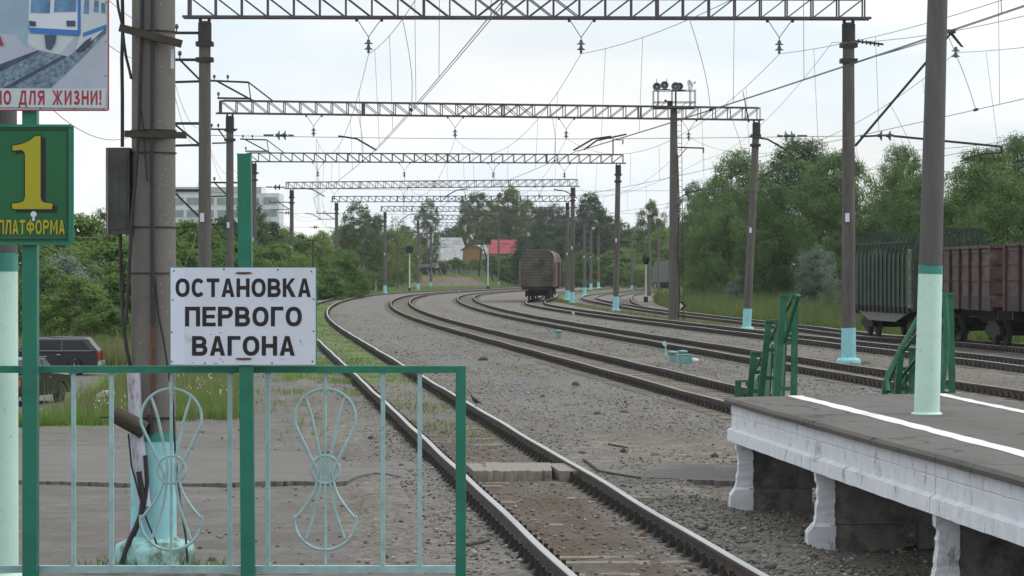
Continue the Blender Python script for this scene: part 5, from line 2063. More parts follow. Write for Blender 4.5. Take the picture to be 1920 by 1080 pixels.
    mb.tube([(x(1270), Z - 0.3, h(290)), (x(1273), Z - 0.32, h(400)), (x(1269), Z - 0.33, h(470)), (x(1274), Z - 0.34, h(560)), (x(1271), Z - 0.3, g)], 0.035, 6)
    obj('cable', mb, [M['cable']], t, world=True)


loud()


# ------------------------------------------------------------------ signals and trackside boxes
def signal(xp, Z, yhead, kind, lab):
    X = W(xp, Z)
    g = gz(X, Z)
    t = thing('signal_post', lab, 'signal', (X, Z, g))
    zh = H(yhead, Z)
    mb = MB()
    mb.cyl((X, Z, g + 0.5), (X, Z, zh + 0.3), 0.085, 0.07, 10)
    obj('post', mb, [M['whitepaint']], t, world=True)
    mb = MB()
    mb.box((X, Z, g + 0.25), (0.4, 0.4, 0.6))
    obj('base', mb, [M['black']], t, world=True)
    mb = MB()
    if kind == 'oval':
        mb.lathe([(0.02, 0.02), (0.3, 0.02), (0.40, 0.0), (0.40, -0.05), (0.02, -0.06)], (0, 0, 0), 20, axis='y')
        mb.v = [(X + a * 0.95, Z - 0.12 + b, zh + c * 1.35) for a, b, c in mb.v]
    else:
        mb.box((X, Z - 0.15, zh), (0.62, 0.3, 1.0))
        mb.prism([(-0.42, -0.5), (0.42, -0.5), (0.5, 0), (0.42, 0.5), (-0.42, 0.5), (-0.5, 0)], (X, Z - 0.02, zh), (1, 0, 0), (0, 0, 1), (0, 0.03, 0))
    obj('head', mb, [M['black']], t, world=True)
    for dz in (-0.25, 0.05, 0.35) if kind != 'oval' else (-0.18, 0.18):
        mb = MB()
        mb.lathe([(0.09, 0.0), (0.105, -0.2), (0.11, -0.22)], (X, Z - 0.22, zh + dz), 12, axis='y')
        obj('lamp_hood', mb, [M['black']], t, world=True)


signal(1211, 296, 486, 'oval', 'white post signal with black oval head near the curve on the right')
signal(768, 405, 468, 'box', 'white post signal with black lamp head left of the grey roofed house')
signal(915, 470, 452, 'box', 'white post signal with black lamp head in front of the red roof')


def cable_box(xp, Z, kind, lab):
    X = W(xp, Z)
    g = gz(X, Z)
    t = thing('cable_box', lab, 'cable box', (X, Z, g), group='teal trackside cable boxes')
    mb = MB()
    if kind == 'trough':
        mb.box((0, 0, 0.15), (0.50, 0.34, 0.30))
    else:
        mb.box((0, 0, 0.14), (0.16, 0.16, 0.28), 0, 0)
        for s in (-1, 1):
            mb.bar((s * 0.12, -0.06, 0.0), (s * 0.13, -0.06, 0.32), 0.04, 0.04)
    obj('body', mb, [M['boxteal']], t)
    mb = MB()
    if kind == 'trough':
        mb.box((0, 0, 0.315), (0.56, 0.40, 0.035), 0, 0)
    else:
        mb.lathe([(0.08, 0.28), (0.20, 0.33), (0.205, 0.37), (0.12, 0.40), (0.03, 0.41)], (0, 0, 0), 14)
    obj('lid', mb, [M['boxteal']], t)
    t.scale = (0.85, 0.85, 0.85)


cable_box(1047, 122, 'bell', 'small teal bell-topped cable box alone between the second and middle tracks')
cable_box(1261, 89.5, 'bell', 'left bell-topped teal cable box of the cluster before the platform stairs')
cable_box(1279, 90.5, 'bell', 'rear bell-topped teal cable box of the cluster before the platform stairs')
cable_box(1284, 88.2, 'trough', 'flat rectangular teal cable box in front of the cluster')
cable_box(860, 360, 'bell', 'tiny far teal cable box at the bend of the second track')
cable_box(880, 395, 'bell', 'tiny far teal cable box beyond the bend of the second track')


def small_sign(xp, Z, lab, chev=False):
    X = W(xp, Z)
    g = gz(X, Z)
    t = thing('track_marker', lab, 'marker', (X, Z, g), 0)
    mb = MB()
    mb.cyl((0, 0, -0.05), (0, 0, 0.55 if not chev else 0.75), 0.03, n=7)
    if chev:
        mb.box((0, 0, 0.1), (0.35, 0.3, 0.35), 0, 0, taper=0.5)
    obj('post', mb, [M['black'] if chev else M['teal']], t)
    mb = MB()
    if chev:
        mb.prism([(-0.22, 0.25), (-0.05, 0.25), (0.2, 0), (-0.05, -0.25), (-0.22, -0.25), (0.02, 0)], (0, -0.05, 0.95), (1, 0, 0), (0, 0, 1), (0, 0.03, 0))
        obj('plate', mb, [M['black']], t)
        mb = MB()
        mb.prism([(-0.36, 0.25), (-0.24, 0.25), (0.0, 0), (-0.24, -0.25), (-0.36, -0.25), (-0.14, 0)], (0, -0.05, 0.95), (1, 0, 0), (0, 0, 1), (0, 0.03, 0))
        obj('plate', mb, [M['whitepaint']], t)
    else:
        mb.prism([(-0.12, 0.06), (0.02, 0.14), (0.12, -0.04), (-0.02, -0.12)], (-0.05, -0.03, 0.62), (1, 0, 0), (0, 0, 1), (0, 0.02, 0))
        obj('plate', mb, [M['paleboard']], t)
        t.scale = (0.75, 0.75, 0.7)


small_sign(1076, 166, 'teal stake with small pale tilted plate between the middle and fourth tracks')
small_sign(1248, 95, 'short stake with pale plate behind the teal cable box cluster')
small_sign(1281, 172, 'low black switch marker with white chevron right of the loudspeaker mast', True)


# ------------------------------------------------------------------ freight wagons
def bogie(par, y, up):
    t = obj('bogie', up, [M['under']], par)
    return t


def wheelset_mb(y):
    mb = MB()
    for s in (-1, 1):
        mb.lathe([(0.40, -0.07), (0.475, -0.065), (0.475, 0.05), (0.50, 0.065), (0.50, 0.07)], (s * 0.76, y, 0.475), 20, axis='x')
    mb.cyl((-0.95, y, 0.475), (0.95, y, 0.475), 0.09, n=10)
    return mb


def underparts(t, L):
    for e in (-1, 1):
        yc = e * (L / 2 - 2.3)
        mb = MB()
        for s in (-1, 1):
            mb.prism([(-1.25, 0.40), (-1.25, 0.62), (-0.6, 0.86), (0.6, 0.86), (1.25, 0.62), (1.25, 0.40), (0.7, 0.42), (0.4, 0.28), (-0.4, 0.28), (-0.7, 0.42)], (s * 1.02 - 0.06, yc, 0), (0, 1, 0), (0, 0, 1), (0.12, 0, 0))
            for q in (-0.15, 0.15):
                mb.cyl((s * 1.02, yc + q, 0.3), (s * 1.02, yc + q, 0.62), 0.07, n=8)
        mb.box((0, yc, 0.72), (2.1, 0.5, 0.3))
        b_ = obj('bogie', mb, [M['under']], t)
        for q in (-0.925, 0.925):
            obj('wheel', wheelset_mb(yc + q), [M['under']], b_)
        mb = MB()
        mb.box((0, e * (L / 2 + 0.3), 1.0), (0.32, 0.6, 0.32))
        mb.box((0, e * (L / 2 + 0.55), 1.0), (0.42, 0.22, 0.40))
        obj('coupler', mb, [M['under']], t)
    mb = MB()
    mb.prism([(-L / 2 + 0.1, 1.28), (-L / 2 + 0.1, 0.95), (-L / 2 + 3.6, 0.95), (-L / 2 + 4.4, 0.72), (L / 2 - 4.4, 0.72), (L / 2 - 3.6, 0.95), (L / 2 - 0.1, 0.95), (L / 2 - 0.1, 1.28)], (-0.2, 0, 0), (0, 1, 0), (0, 0, 1), (0.4, 0, 0))
    for e in (-1, 1):
        mb.box((0, e * (L / 2 - 0.12), 1.12), (2.7, 0.24, 0.34))
    mb.box((0.7, 0.6, 0.75), (0.5, 1.1, 0.5))
    obj('underframe', mb, [M['under']], t)


def place_on(k, yc, name, lab, L):
    a = TP(k, yc - L / 2 + 2)
    b = TP(k, yc + L / 2 - 2)
    x, y = (a[0] + b[0]) / 2, (a[1] + b[1]) / 2
    ang = math.atan2(b[0] - a[0], b[1] - a[1])
    return thing(name, lab, 'wagon', (x, y, float(RB(k, yc)) + RAILH), -ang)


def wagon_roof_prof(w=1.55, h0=3.55, h1=4.68):
    P = [(-w, 1.2), (-w, h0)]
    for i in range(13):
        a = math.pi - math.pi * i / 12
        P.append((w * math.copysign(abs(math.cos(a)) ** 0.8, math.cos(a)), h0 + 0.02 + (h1 - h0 - 0.02) * math.sin(a) ** 0.75))
    P += [(w, h0), (w, 1.2)]
    return P


def boxcar(yc, mend, mside, lab, k=4):
    L = 13.9
    t = place_on(k, yc, 'boxcar', lab, L)
    prof = wagon_roof_prof()
    n = len(prof)
    mb = MB()
    vs_ = [(x_, -L / 2, z_) for x_, z_ in prof] + [(x_, L / 2, z_) for x_, z_ in prof]
    mb.add(vs_, [tuple(range(n)), tuple(reversed(range(n, 2 * n)))], 0)
    mb.add(vs_, [(i + 1, i, n + i, n + i + 1) for i in range(n - 1)], 1)
    obj('body', mb, [M['under'], mside], t)
    for e in (-1, 1):
        mb = MB()
        z = 1.25
        while z < 4.45:
            w = 1.5 if z < 3.5 else 1.5 * math.sqrt(max(0.02, 1 - ((z - 3.5) / 1.2) ** 2.2))
            mb.box((0, e * (L / 2 + 0.02), z + 0.10), (2 * w, 0.06, 0.225))
            z += 0.262
        obj('end_boards', mb, [mend], t)
        for s in (-1, 1):
            mb = MB()
            mb.box((s * 1.5, e * (L / 2 + 0.03), 2.4), (0.13, 0.1, 2.4))
            obj('corner_post', mb, [mside], t)
    for s in (-1, 1):
        for q in range(11):
            y = -L / 2 + 0.5 + q * (L - 1.0) / 10
            if 3.9 < q < 6.1:
                continue
            mb = MB()
            mb.box((s * 1.575, y, 2.35), (0.08, 0.14, 2.2))
            obj('side_rib', mb, [mside], t)
    for s in (-1, 1):
        mb = MB()
        mb.box((s * 1.60, 0, 2.35), (0.07, 3.6, 2.25))
        obj('door', mb, [mside], t)
    mb = MB()
    mb.box((0, 0, 4.72), (0.5, L - 1.0, 0.04))
    for s in (-1, 1):
        for q in range(7):
            mb.bar((s * 1.42, -L / 2 - 0.09, 1.3 + q * 0.36), (s * 1.15, -L / 2 - 0.09, 1.3 + q * 0.36), 0.025, 0.025)
    obj('roof_walk', mb, [M['under']], t)
    underparts(t, L)
    return t


boxcar(262 + 7, M['boxcar'], M['boxcarside'], 'old boxcar with stained plank end, nearest of the wagons on the fourth track')
boxcar(262 + 7 + 15, M['boxbrown'], M['boxbrown'], 'red-brown boxcar coupled behind the plank-ended one')
boxcar(470 + 7, M['zinc'], M['zinc'], 'distant grey boxcar half hidden by the loudspeaker mast', k=6)


def gondola(yc, lab):
    L = 12.9
    t = place_on(5, yc, 'gondola_wagon', lab, L)
    mb = MB()
    w = 1.52
    for s in (-1, 1):
        mb.box((s * w, 0, 2.42), (0.05, L, 2.06))
    for e in (-1, 1):
        mb.box((0, e * (L / 2 - 0.03), 2.42), (2 * w - 0.05, 0.05, 2.06))
    mb.box((0, 0, 1.38), (2 * w - 0.06, L - 0.12, 0.06))
    obj('body', mb, [M['gondola']], t)
    for s in (-1, 1):
        for q in range(8):
            y = -L / 2 + 0.12 + q * (L - 0.24) / 7
            mb = MB()
            mb.box((s * (w + 0.075), y, 2.35), (0.12, 0.19 if q in (0, 7) else 0.16, 2.2), 0, 0)
            obj('side_rib', mb, [M['gondola'] if q in (0, 7) else M['gondrib']], t)
        for q in range(7):
            y = -L / 2 + 0.12 + (q + 0.5) * (L - 0.24) / 7
            mb = MB()
            for z in (1.78, 2.32, 2.86, 3.3):
                mb.box((s * (w + 0.04), y, z), (0.05, 1.35, 0.10), 0, 0)
            mb.box((s * (w + 0.035), y, 1.5), (0.05, 1.5, 0.5), 0, 1)
            obj('hatch', mb, [M['gondola'], M['gondrib']], t)
        mb = MB()
        mb.box((s * (w + 0.03), 0, 3.45), (0.16, L, 0.10))
        obj('top_chord', mb, [M['gondola']], t)
    for e in (-1, 1):
        mb = MB()
        for z in (1.9, 2.4, 2.9):
            mb.box((0, e * (L / 2 + 0.03), z), (2.9, 0.06, 0.12))
        mb.box((0, e * (L / 2 + 0.02), 3.45), (3.15, 0.14, 0.10))
        obj('end_wall', mb, [M['gondola']], t)
    underparts(t, L)


def tp5_station(Yw):
    y = Yw
    for _ in range(5):
        y += Yw - TP(5, y)[1]
    return y


gondola(tp5_station(99.8 + 6.45), 'red-brown open gondola wagon directly behind the platform pole')
gondola(tp5_station(99.0 - 7.4), 'red-brown open gondola wagon cut by the right edge of the photo')


def timber_car():
    L = 14.2
    t = place_on(5, tp5_station(115.2 + 7.1), 'timber_wagon', 'green timber wagon with tall empty stanchion sides behind the right portal leg', L)
    w = 1.5
    for s in (-1, 1):
        mb = MB()
        for q in range(14):
            y0 = -L / 2 + 1.1 + q * (L - 2.2) / 14
            mb.box((s * w, y0 + 0.43, 2.40), (0.05, 0.58, 2.05))
        mb.bar((s * w, -L / 2 + 0.8, 3.95), (s * w, L / 2 - 0.8, 3.95), 0.06, 0.05)
        obj('side_panel', mb, [M['tgreen']], t)
        for q in range(15):
            y0 = -L / 2 + 0.95 + q * (L - 2.0) / 14
            mb = MB()
            mb.bar((s * (w + 0.06), y0, 1.32), (s * (w + 0.06), y0, 3.55), 0.09, 0.09)
            mb.bar((s * (w + 0.06), y0, 3.55), (s * (w - 0.18), y0, 4.25), 0.07, 0.07)
            mb.bar((s * (w + 0.10), y0 - 0.05, 1.35), (s * (w + 0.10), y0 - 0.05, 3.55), 0.02, 0.035, 1)
            obj('stanchion', mb, [M['tgreen'], M['tpale']], t)
    for e in (-1, 1):
        mb = MB()
        y = e * (L / 2 - 0.15)
        for s in (-1, 1):
            mb.bar((s * 1.45, y, 1.3), (s * 1.45, y, 3.5), 0.14, 0.14)
            mb.bar((s * 1.45, y, 3.5), (s * 1.12, y, 4.45), 0.14, 0.14)
        mb.bar((-1.15, y, 4.42), (1.15, y, 4.42), 0.12, 0.12)
        for q in range(13):
            xq = -1.2 + q * 0.2
            mb.bar((xq, y, 1.35), (xq, y, 4.4), 0.07, 0.05)
        for z in (2.0, 2.8, 3.55):
            mb.bar((-1.45, y, z), (1.45, y, z), 0.08, 0.09)
        obj('end_rack', mb, [M['tgreen']], t)
    # pierced corner column
    for s in (-1, 1):
        mb = MB()
        y = -L / 2 + 0.45
        for a in (-0.16, 0.16):
            mb.bar((s * (w + 0.10), y + a, 1.35), (s * (w + 0.10), y + a, 3.6), 0.06, 0.08)
        for z in (1.4, 1.95, 2.5, 3.05, 3.58):
            mb.bar((s * (w + 0.10), y - 0.18, z), (s * (w + 0.10), y + 0.18, z), 0.06, 0.14)
        obj('corner_column', mb, [M['tpale']], t)
    mb = MB()
    mb.box((0, 0, 1.26), (3.0, L, 0.12))
    for s in (-1, 1):
        for q in range(15):
            y0 = -L / 2 + 0.95 + q * (L - 2.0) / 14
            mb.box((s * 1.53, y0, 1.22), (0.14, 0.28, 0.28))
    obj('deck', mb, [M['under']], t)
    mb = MB()
    for s in (-1, 1):
        mb.prism([(-L / 2 + 1.2, 1.2), (-L / 2 + 4.3, 0.72), (L / 2 - 4.3, 0.72), (L / 2 - 1.2, 1.2)], (s * 1.4, 0, 0), (0, 1, 0), (0, 0, 1), (0.05, 0, 0))
    obj('side_sill', mb, [M['zinc']], t)
    underparts(t, L)


timber_car()


# ------------------------------------------------------------------ cars
def wheel_parts(t, x, y, r=0.30):
    mb = MB()
    s = 1 if x > 0 else -1
    mb.lathe([(r * 0.66, -0.095), (r * 0.95, -0.095), (r, -0.07), (r, 0.07), (r * 0.95, 0.095), (r * 0.66, 0.095)], (x, y, r), 24, axis='x')
    w = obj('wheel', mb, [M['tyre']], t)
    mb = MB()
    mb.lathe([(r * 0.68, -0.03), (r * 0.66, 0.06 * 1), (r * 0.60, 0.05), (r * 0.12, 0.06), (r * 0.05, 0.075)], (x, y, r), 20, axis='x')
    if s < 0:
        mb.v = [(2 * x - a, b, c) for a, b, c in mb.v]
        mb.f = [tuple(reversed(f)) for f in mb.f]
    for k in range(5):
        a = 2 * math.pi * k / 5
        mb.bar((x + s * 0.075, y + 0.05 * math.cos(a), r + 0.05 * math.sin(a)), (x + s * 0.07, y + r * 0.6 * math.cos(a), r + r * 0.6 * math.sin(a)), 0.05, 0.03)
    obj('rim', mb, [M['chrome']], w)


def car(name, label, loc, rz, paint, estate):
    """front towards +Y"""
    t = thing(name, label, 'car', loc, rz)
    W2 = 0.83
    if estate:
        Lf, Lr = 2.05, -2.1
        belt = [(-2.1, 0.88), (-1.0, 0.90), (0.7, 0.90)]
        roof = [(-1.72, 1.40), (-1.60, 1.44), (-0.4, 1.46), (0.35, 1.42), (1.0, 0.93), (-2.06, 0.92)]
    else:
        Lf, Lr = 2.05, -2.05
        roof = [(-1.02, 1.34), (-0.85, 1.385), (-0.1, 1.40), (0.3, 1.36), (0.95, 0.92), (-1.5, 0.92)]
    lower = [(Lr, 0.30), (Lr - 0.03, 0.55), (Lr, 0.84), (Lr + 0.06, 0.92), (1.0, 0.92), (1.9, 0.84), (Lf, 0.72), (Lf + 0.03, 0.5), (Lf, 0.28)]
    # arches
    def arch(c, r=0.36):
        return [(c + r * math.cos(math.radians(a)), 0.28 + r * math.sin(math.radians(a))) for a in range(0, 181, 20)]
    poly = lower + [(q[0], q[1]) for q in arch(1.3)] + [(q[0], q[1]) for q in arch(-1.25)]
    mb = MB()
    n = len(poly)
    rows = []
    for x_, ins in ((-W2, 0.06), (-W2 - 0.03, 0.0), (-W2 + 0.06, 0.0), (W2 - 0.06, 0.0), (W2 + 0.03, 0.0), (W2, 0.06)):
        rows.append(x_)
    prof = lambda x_, k: [(x_, y_ * (1 - 0.01 * k), z_ - (0.03 * k if z_ > 0.8 else 0)) for y_, z_ in poly]
    A = prof(-W2, 1) + prof(-W2 + 0.07, 0) + prof(W2 - 0.07, 0) + prof(W2, 1)
    fs = [tuple(range(n)), tuple(reversed(range(3 * n, 4 * n)))]
    for k in range(3):
        for i in range(n):
            j = (i + 1) % n
            fs.append((k * n + j, k * n + i, (k + 1) * n + i, (k + 1) * n + j))
    mb.add(A, fs, 0)
    obj('body', mb, [paint], t)
    # cabin
    mb = MB()
    m_ = len(roof)
    tops = [(-0.66 if z_ > 1.2 else -W2 + 0.04) for _, z_ in roof]
    A = [(tx, y_, z_) for tx, (y_, z_) in zip(tops, roof)] + [(-tx, y_, z_) for tx, (y_, z_) in zip(tops, roof)]
    mb.add(A, [tuple(range(m_)), tuple(reversed(range(m_, 2 * m_)))] + [((i + 1) % m_, i, m_ + i, m_ + (i + 1) % m_) for i in range(m_)], 0)
    obj('cabin', mb, [paint], t)
    # side windows
    ya, yb = (-1.75, 0.75) if estate else (-1.15, 0.72)
    wins = [(-1.85, -0.78), (-0.70, 0.16), (0.22, 0.80)] if estate else [(-0.95, -0.12), (-0.06, 0.74)]
    for s in (-1, 1):
        for (a, b) in wins:
            mb = MB()
            def xs(z_):
                return s * (W2 - 0.04 - (W2 - 0.04 - 0.66) * (z_ - 0.92) / (0.52 if estate else 0.46) + 0.014)
            def slope(y_, z_, back):
                return y_
            top = 1.33
            at = a + (0.32 if a == wins[0][0] else 0.0)
            bt = b - (0.42 if b == wins[-1][1] else 0.0)
            q = [(xs(0.97), a, 0.97), (xs(0.97), b, 0.97), (xs(top), bt, top), (xs(top), at, top)]
            mb.add(q + [(p[0] - s * 0.01, p[1], p[2]) for p in q], [(0, 1, 2, 3), (7, 6, 5, 4), (0, 4, 5, 1), (1, 5, 6, 2), (2, 6, 7, 3), (3, 7, 4, 0)])
            obj('window', mb, [M['carglass']], t)
        mb = MB()
        mb.bar((s * (W2 - 0.02), wins[0][0] - 0.02, 0.945), (s * (W2 - 0.02), wins[-1][1] + 0.05, 0.945), 0.018, 0.018)
        mb.bar((s * 0.67, roof[0][0], 1.395), (s * 0.67, 0.4, 1.405), 0.03, 0.03)
        obj('trim', mb, [M['chrome']], t)
        mb = MB()
        mb.box((s * (W2 + 0.10), 0.62, 1.0), (0.20, 0.10, 0.13))
        obj('mirror', mb, [M['black']], t)
        for yh in (-0.62, 0.28):
            mb = MB()
            mb.box((s * (W2 + 0.012), yh, 0.80), (0.025, 0.16, 0.03))
            obj('handle', mb, [M['chrome']], t)
        for yw in (1.3, -1.25):
            wheel_parts(t, s * (W2 - 0.10), yw)
        mb = MB()
        if estate:
            mb.box((s * (W2 - 0.12), Lr - 0.005, 0.74), (0.22, 0.10, 0.34))
        else:
            mb.box((s * (W2 - 0.22), Lr - 0.01, 0.70), (0.42, 0.06, 0.17))
        obj('tail_light', mb, [M['redlamp'] if estate else M['orangelamp']], t)
    mb = MB()
    for y_ in (Lr - 0.06, Lf + 0.05):
        mb.box((0, y_, 0.47), (1.64, 0.14, 0.15))
    obj('bumper', mb, [M['chrome'] if estate else M['black']], t)
    r0, r1 = (roof[0], roof[-1])
    mb = MB()
    q = [(-0.60, r0[0] - 0.012, r0[1] - 0.05), (0.60, r0[0] - 0.012, r0[1] - 0.05), (0.68, r1[0] - 0.012, r1[1] + 0.03), (-0.68, r1[0] - 0.012, r1[1] + 0.03)]
    mb.add(q + [(p[0], p[1] + 0.02, p[2]) for p in q], [(0, 1, 2, 3), (7, 6, 5, 4), (0, 4, 5, 1), (1, 5, 6, 2), (2, 6, 7, 3), (3, 7, 4, 0)])
    obj('rear_window', mb, [M['carglass']], t)
    mb = MB()
    q = [(-0.60, 0.36, 1.37), (0.60, 0.36, 1.37), (0.70, 0.96, 0.95), (-0.70, 0.96, 0.95)]
    mb.add(q + [(p[0], p[1] - 0.02, p[2] - 0.02) for p in q], [(3, 2, 1, 0), (4, 5, 6, 7), (0, 1, 5, 4), (1, 2, 6, 5), (2, 3, 7, 6), (3, 0, 4, 7)])
    obj('windscreen', mb, [M['carglass']], t)


Ze = 112.0
car('estate_car', 'dark navy estate car parked side-on before the bushes', (W(187, Ze) - 2.1, Ze, gz(W(130, Ze), Ze) + 0.0), math.radians(92), M['navy'], True)
car('parked_car', 'dark saloon car seen from behind, partly hidden by the leftmost green post', (W(60, 87.5) - 0.35, 87.5, gz(W(60, 87), 87)), math.radians(-12), M['brownpaint'], False)


# ------------------------------------------------------------------ far buildings
def flats():
    Z = 800.0
    x0, x1 = W(262, Z), W(489, Z)
    zt = H(351, Z)
    t = thing('office_block', 'pale multi-storey block with long window bands beyond the left trees', 'building', ((x0 + x1) / 2, Z, 0))
    mb = MB()
    mb.box(((x0 + x1) / 2, Z + 8, zt / 2), (x1 - x0, 16, zt))
    x2 = W(523, Z)
    zt2 = H(362, Z)
    mb.box(((x1 + x2) / 2, Z + 9, zt2 / 2), (x2 - x1 - 0.01, 16, zt2))
    obj('wall', mb, [M['bldg']], t, world=True)
    mb = MB()
    mb.box(((x0 + x1) / 2, Z - 0.1, zt - 0.7), (x1 - x0 + 0.3, 0.4, 1.5))
    obj('parapet', mb, [M['bldgband']], t, world=True)
    for r in range(7):
        zc = H(377.5, Z) - r * 3.35
        n = 8
        for k in range(n):
            w = (x1 - x0) / n
            mb = MB()
            mb.box((x0 + w * (k + 0.5), Z - 0.04, zc), (w - 0.9, 0.2, 1.95))
            wi = obj('window', mb, [M['bldgwin']], t, world=True)
        mb = MB()
        mb.box((W(506, Z), Z + 0.95, zc + 0.2), (3.6, 0.2, 1.9))
        obj('window', mb, [M['bldgwin']], t, world=True)


flats()


def house(name, lab, xl, xr, Z, yr, ye, yb, mroof, mwall, skew=0.0, chimney=False, gable_m=None, gx=None):
    X0, X1 = W(xl, Z), W(xr, Z)
    zr, ze, zb = H(yr, Z), H(ye, Z), H(yb, Z)
    t = thing(name, lab, 'house', ((X0 + X1) / 2, Z, zb))
    D = 7.0
    hip = (X1 - X0) * skew
    mb = MB()
    mb.box(((X0 + X1) / 2, Z + D / 2, (zb + ze) / 2), (X1 - X0 - 0.6, D - 0.4, ze - zb))
    obj('wall', mb, [mwall], t, world=True)
    mb = MB()
    zl = ze - 0.15
    A = [(X0, Z - 0.35, zl), (X1, Z - 0.35, zl), (X1 - hip, Z + D / 2, zr), (X0, Z + D / 2, zr), (X0, Z + D + 0.35, zl), (X1, Z + D + 0.35, zl)]
    mb.add(A + [(a, b, c - 0.12) for a, b, c in A], [(0, 1, 2, 3), (3, 2, 5, 4), (1, 5, 2), (6 + 3, 6 + 2, 6 + 1, 6 + 0), (6 + 4, 6 + 5, 6 + 2, 6 + 3), (0, 6, 7, 1), (4, 5, 11, 10), (0, 3, 9, 6), (3, 4, 10, 9), (1, 7, 11, 5)])
    obj('roof', mb, [mroof], t, world=True)
    if gable_m is not None:
        mb = MB()
        mb.add([(X0 + 0.3, Z + 0.2, ze - 0.3), (X0 + 0.3, Z + D - 0.2, ze - 0.3), (X0 + 0.3, Z + D / 2, zr - 0.2)], [(0, 1, 2)])
        obj('gable', mb, [gable_m], t, world=True)
    for k in range(2):
        mb = MB()
        mb.box((X0 + (X1 - X0) * (0.3 + 0.4 * k), Z + 0.14, (zb + ze) / 2 + 0.2), (1.0, 0.2, 1.1))
        obj('window', mb, [M['carglass']], t, world=True)
    return t


house('grey_house', 'house with a large pale grey hipped roof left of the ochre shed', 807, 880, 598, 445, 487, 512, M['slate'], M['housewall'], 0.20)
house('red_roof_house', 'house with a bright red metal roof behind the far signal', 917, 982, 604, 449, 474, 512, M['redroof'], M['greywall'], 0.16, gable_m=M['greywall'])
house('outbuilding', 'small pale roofed outbuilding between the ochre shed and the red roof', 884, 915, 608, 459, 474, 512, M['slate'], M['housewall'], 0.1)


def ochre_shed():
    Z = 578.0
    t = thing('ochre_shed', 'small ochre boarded shed with rounded gable beside the grey roof', 'shed', (W(886, Z), Z, gz(W(886, Z), Z)))
    P = [(866, 512), (868, 468), (874, 463), (886, 459.5), (898, 464), (905, 468), (900, 512)]
    mb = MB()
    mb.prism([(W(a, Z), H(b, Z)) for a, b in P], (0, Z, 0), (1, 0, 0), (0, 0, 1), (0, 4, 0))
    obj('wall', mb, [M['ochre']], t, world=True)
    mb = MB()
    R_ = [(864, 470), (874, 462), (886, 458), (898, 463), (907, 470)]
    for a, b in zip(R_[:-1], R_[1:]):
        mb.bar((W(a[0], Z), Z + 1.9, H(a[1], Z)), (W(b[0], Z), Z + 1.9, H(b[1], Z)), 4.6, 0.16, 0)
    obj('roof', mb, [M['timber']], t, world=True)


ochre_shed()


def ruin():
    Z = 556.0
    X0, X1 = W(742, Z), W(838, Z)
    g = gz((X0 + X1) / 2, Z)
    t = thing('collapsed_shed', 'low blackened collapsed shed above the brown bank', 'shed', ((X0 + X1) / 2, Z, g))
    mb = MB()
    mb.box(((X0 + X1) / 2, Z + 1.5, g + 0.75), (X1 - X0, 3, 1.6))
    obj('wall', mb, [M['blackwood']], t, world=True)
    mb = MB()
    mb.add([(X0 - 0.3, Z - 0.4, g + 1.5), (X1 - 2.5, Z - 0.5, g + 1.65), (X1 - 2.2, Z + 3.4, g + 2.3), (X0 - 0.4, Z + 3.4, g + 2.2), (X0 - 0.3, Z - 0.4, g + 1.3), (X1 - 2.5, Z - 0.5, g + 1.4), (X1 - 2.2, Z + 3.4, g + 2.1), (X0 - 0.4, Z + 3.4, g + 2.0)],
           [(0, 1, 2, 3), (7, 6, 5, 4), (0, 4, 5, 1), (1, 5, 6, 2), (2, 6, 7, 3), (3, 7, 4, 0)])
    obj('roof', mb, [M['blackwood']], t, world=True)
    for k in range(9):
        mb = MB()
        xx = X1 - 3.2 + rnd.uniform(-0.5, 2.5)
        mb.bar((xx, Z - 0.8, g), (xx - rnd.uniform(0.3, 1.0), Z - 0.3, g + rnd.uniform(0.8, 1.4)), 0.13, 0.05)
        obj('fallen_board', mb, [M['fencewood']], t, world=True)
    mb = MB()
    mb.box((X1 + 1.0, Z + 1.0, g + 0.6), (2.2, 2.4, 1.2))
    mb.box((X1 + 1.0, Z + 0.9, g + 1.25), (2.6, 2.8, 0.1))
    obj('lean_to', mb, [M['fencewood']], t, world=True)


ruin()


def fence():
    Z = 558.0
    X0, X1 = W(846, Z), W(934, Z)
    t = thing('paling_fence', 'weathered grey paling fence below the houses', 'fence', ((X0 + X1) / 2, Z, gz((X0 + X1) / 2, Z)))
    x = X0
    mb = MB()
    ps = MB()
    while x < X1:
        g = gz(x, Z)
        hgt = rnd.uniform(0.9, 1.35) if rnd.random() > 0.08 else 0.3
        mb.bar((x, Z, g - 0.1), (x + rnd.uniform(-0.05, 0.05), Z, g + hgt), 0.12, 0.03)
        x += 0.2
    obj('palings', mb, [M['fencewood']], t, world=True)
    x = X0
    while x < X1:
        g = gz(x, Z)
        mb = MB()
        mb.bar((x, Z + 0.06, g - 0.1), (x, Z + 0.06, g + 1.75), 0.16, 0.16)
        obj('post', mb, [M['fencewood']], t, world=True)
        x += 1.9
    mb = MB()
    for dz in (0.35, 0.95):
        mb.bar((X0, Z + 0.05, gz(X0, Z) + dz), (X1, Z + 0.05, gz(X1, Z) + dz), 0.05, 0.08)
    obj('rail', mb, [M['fencewood']], t, world=True)


fence()


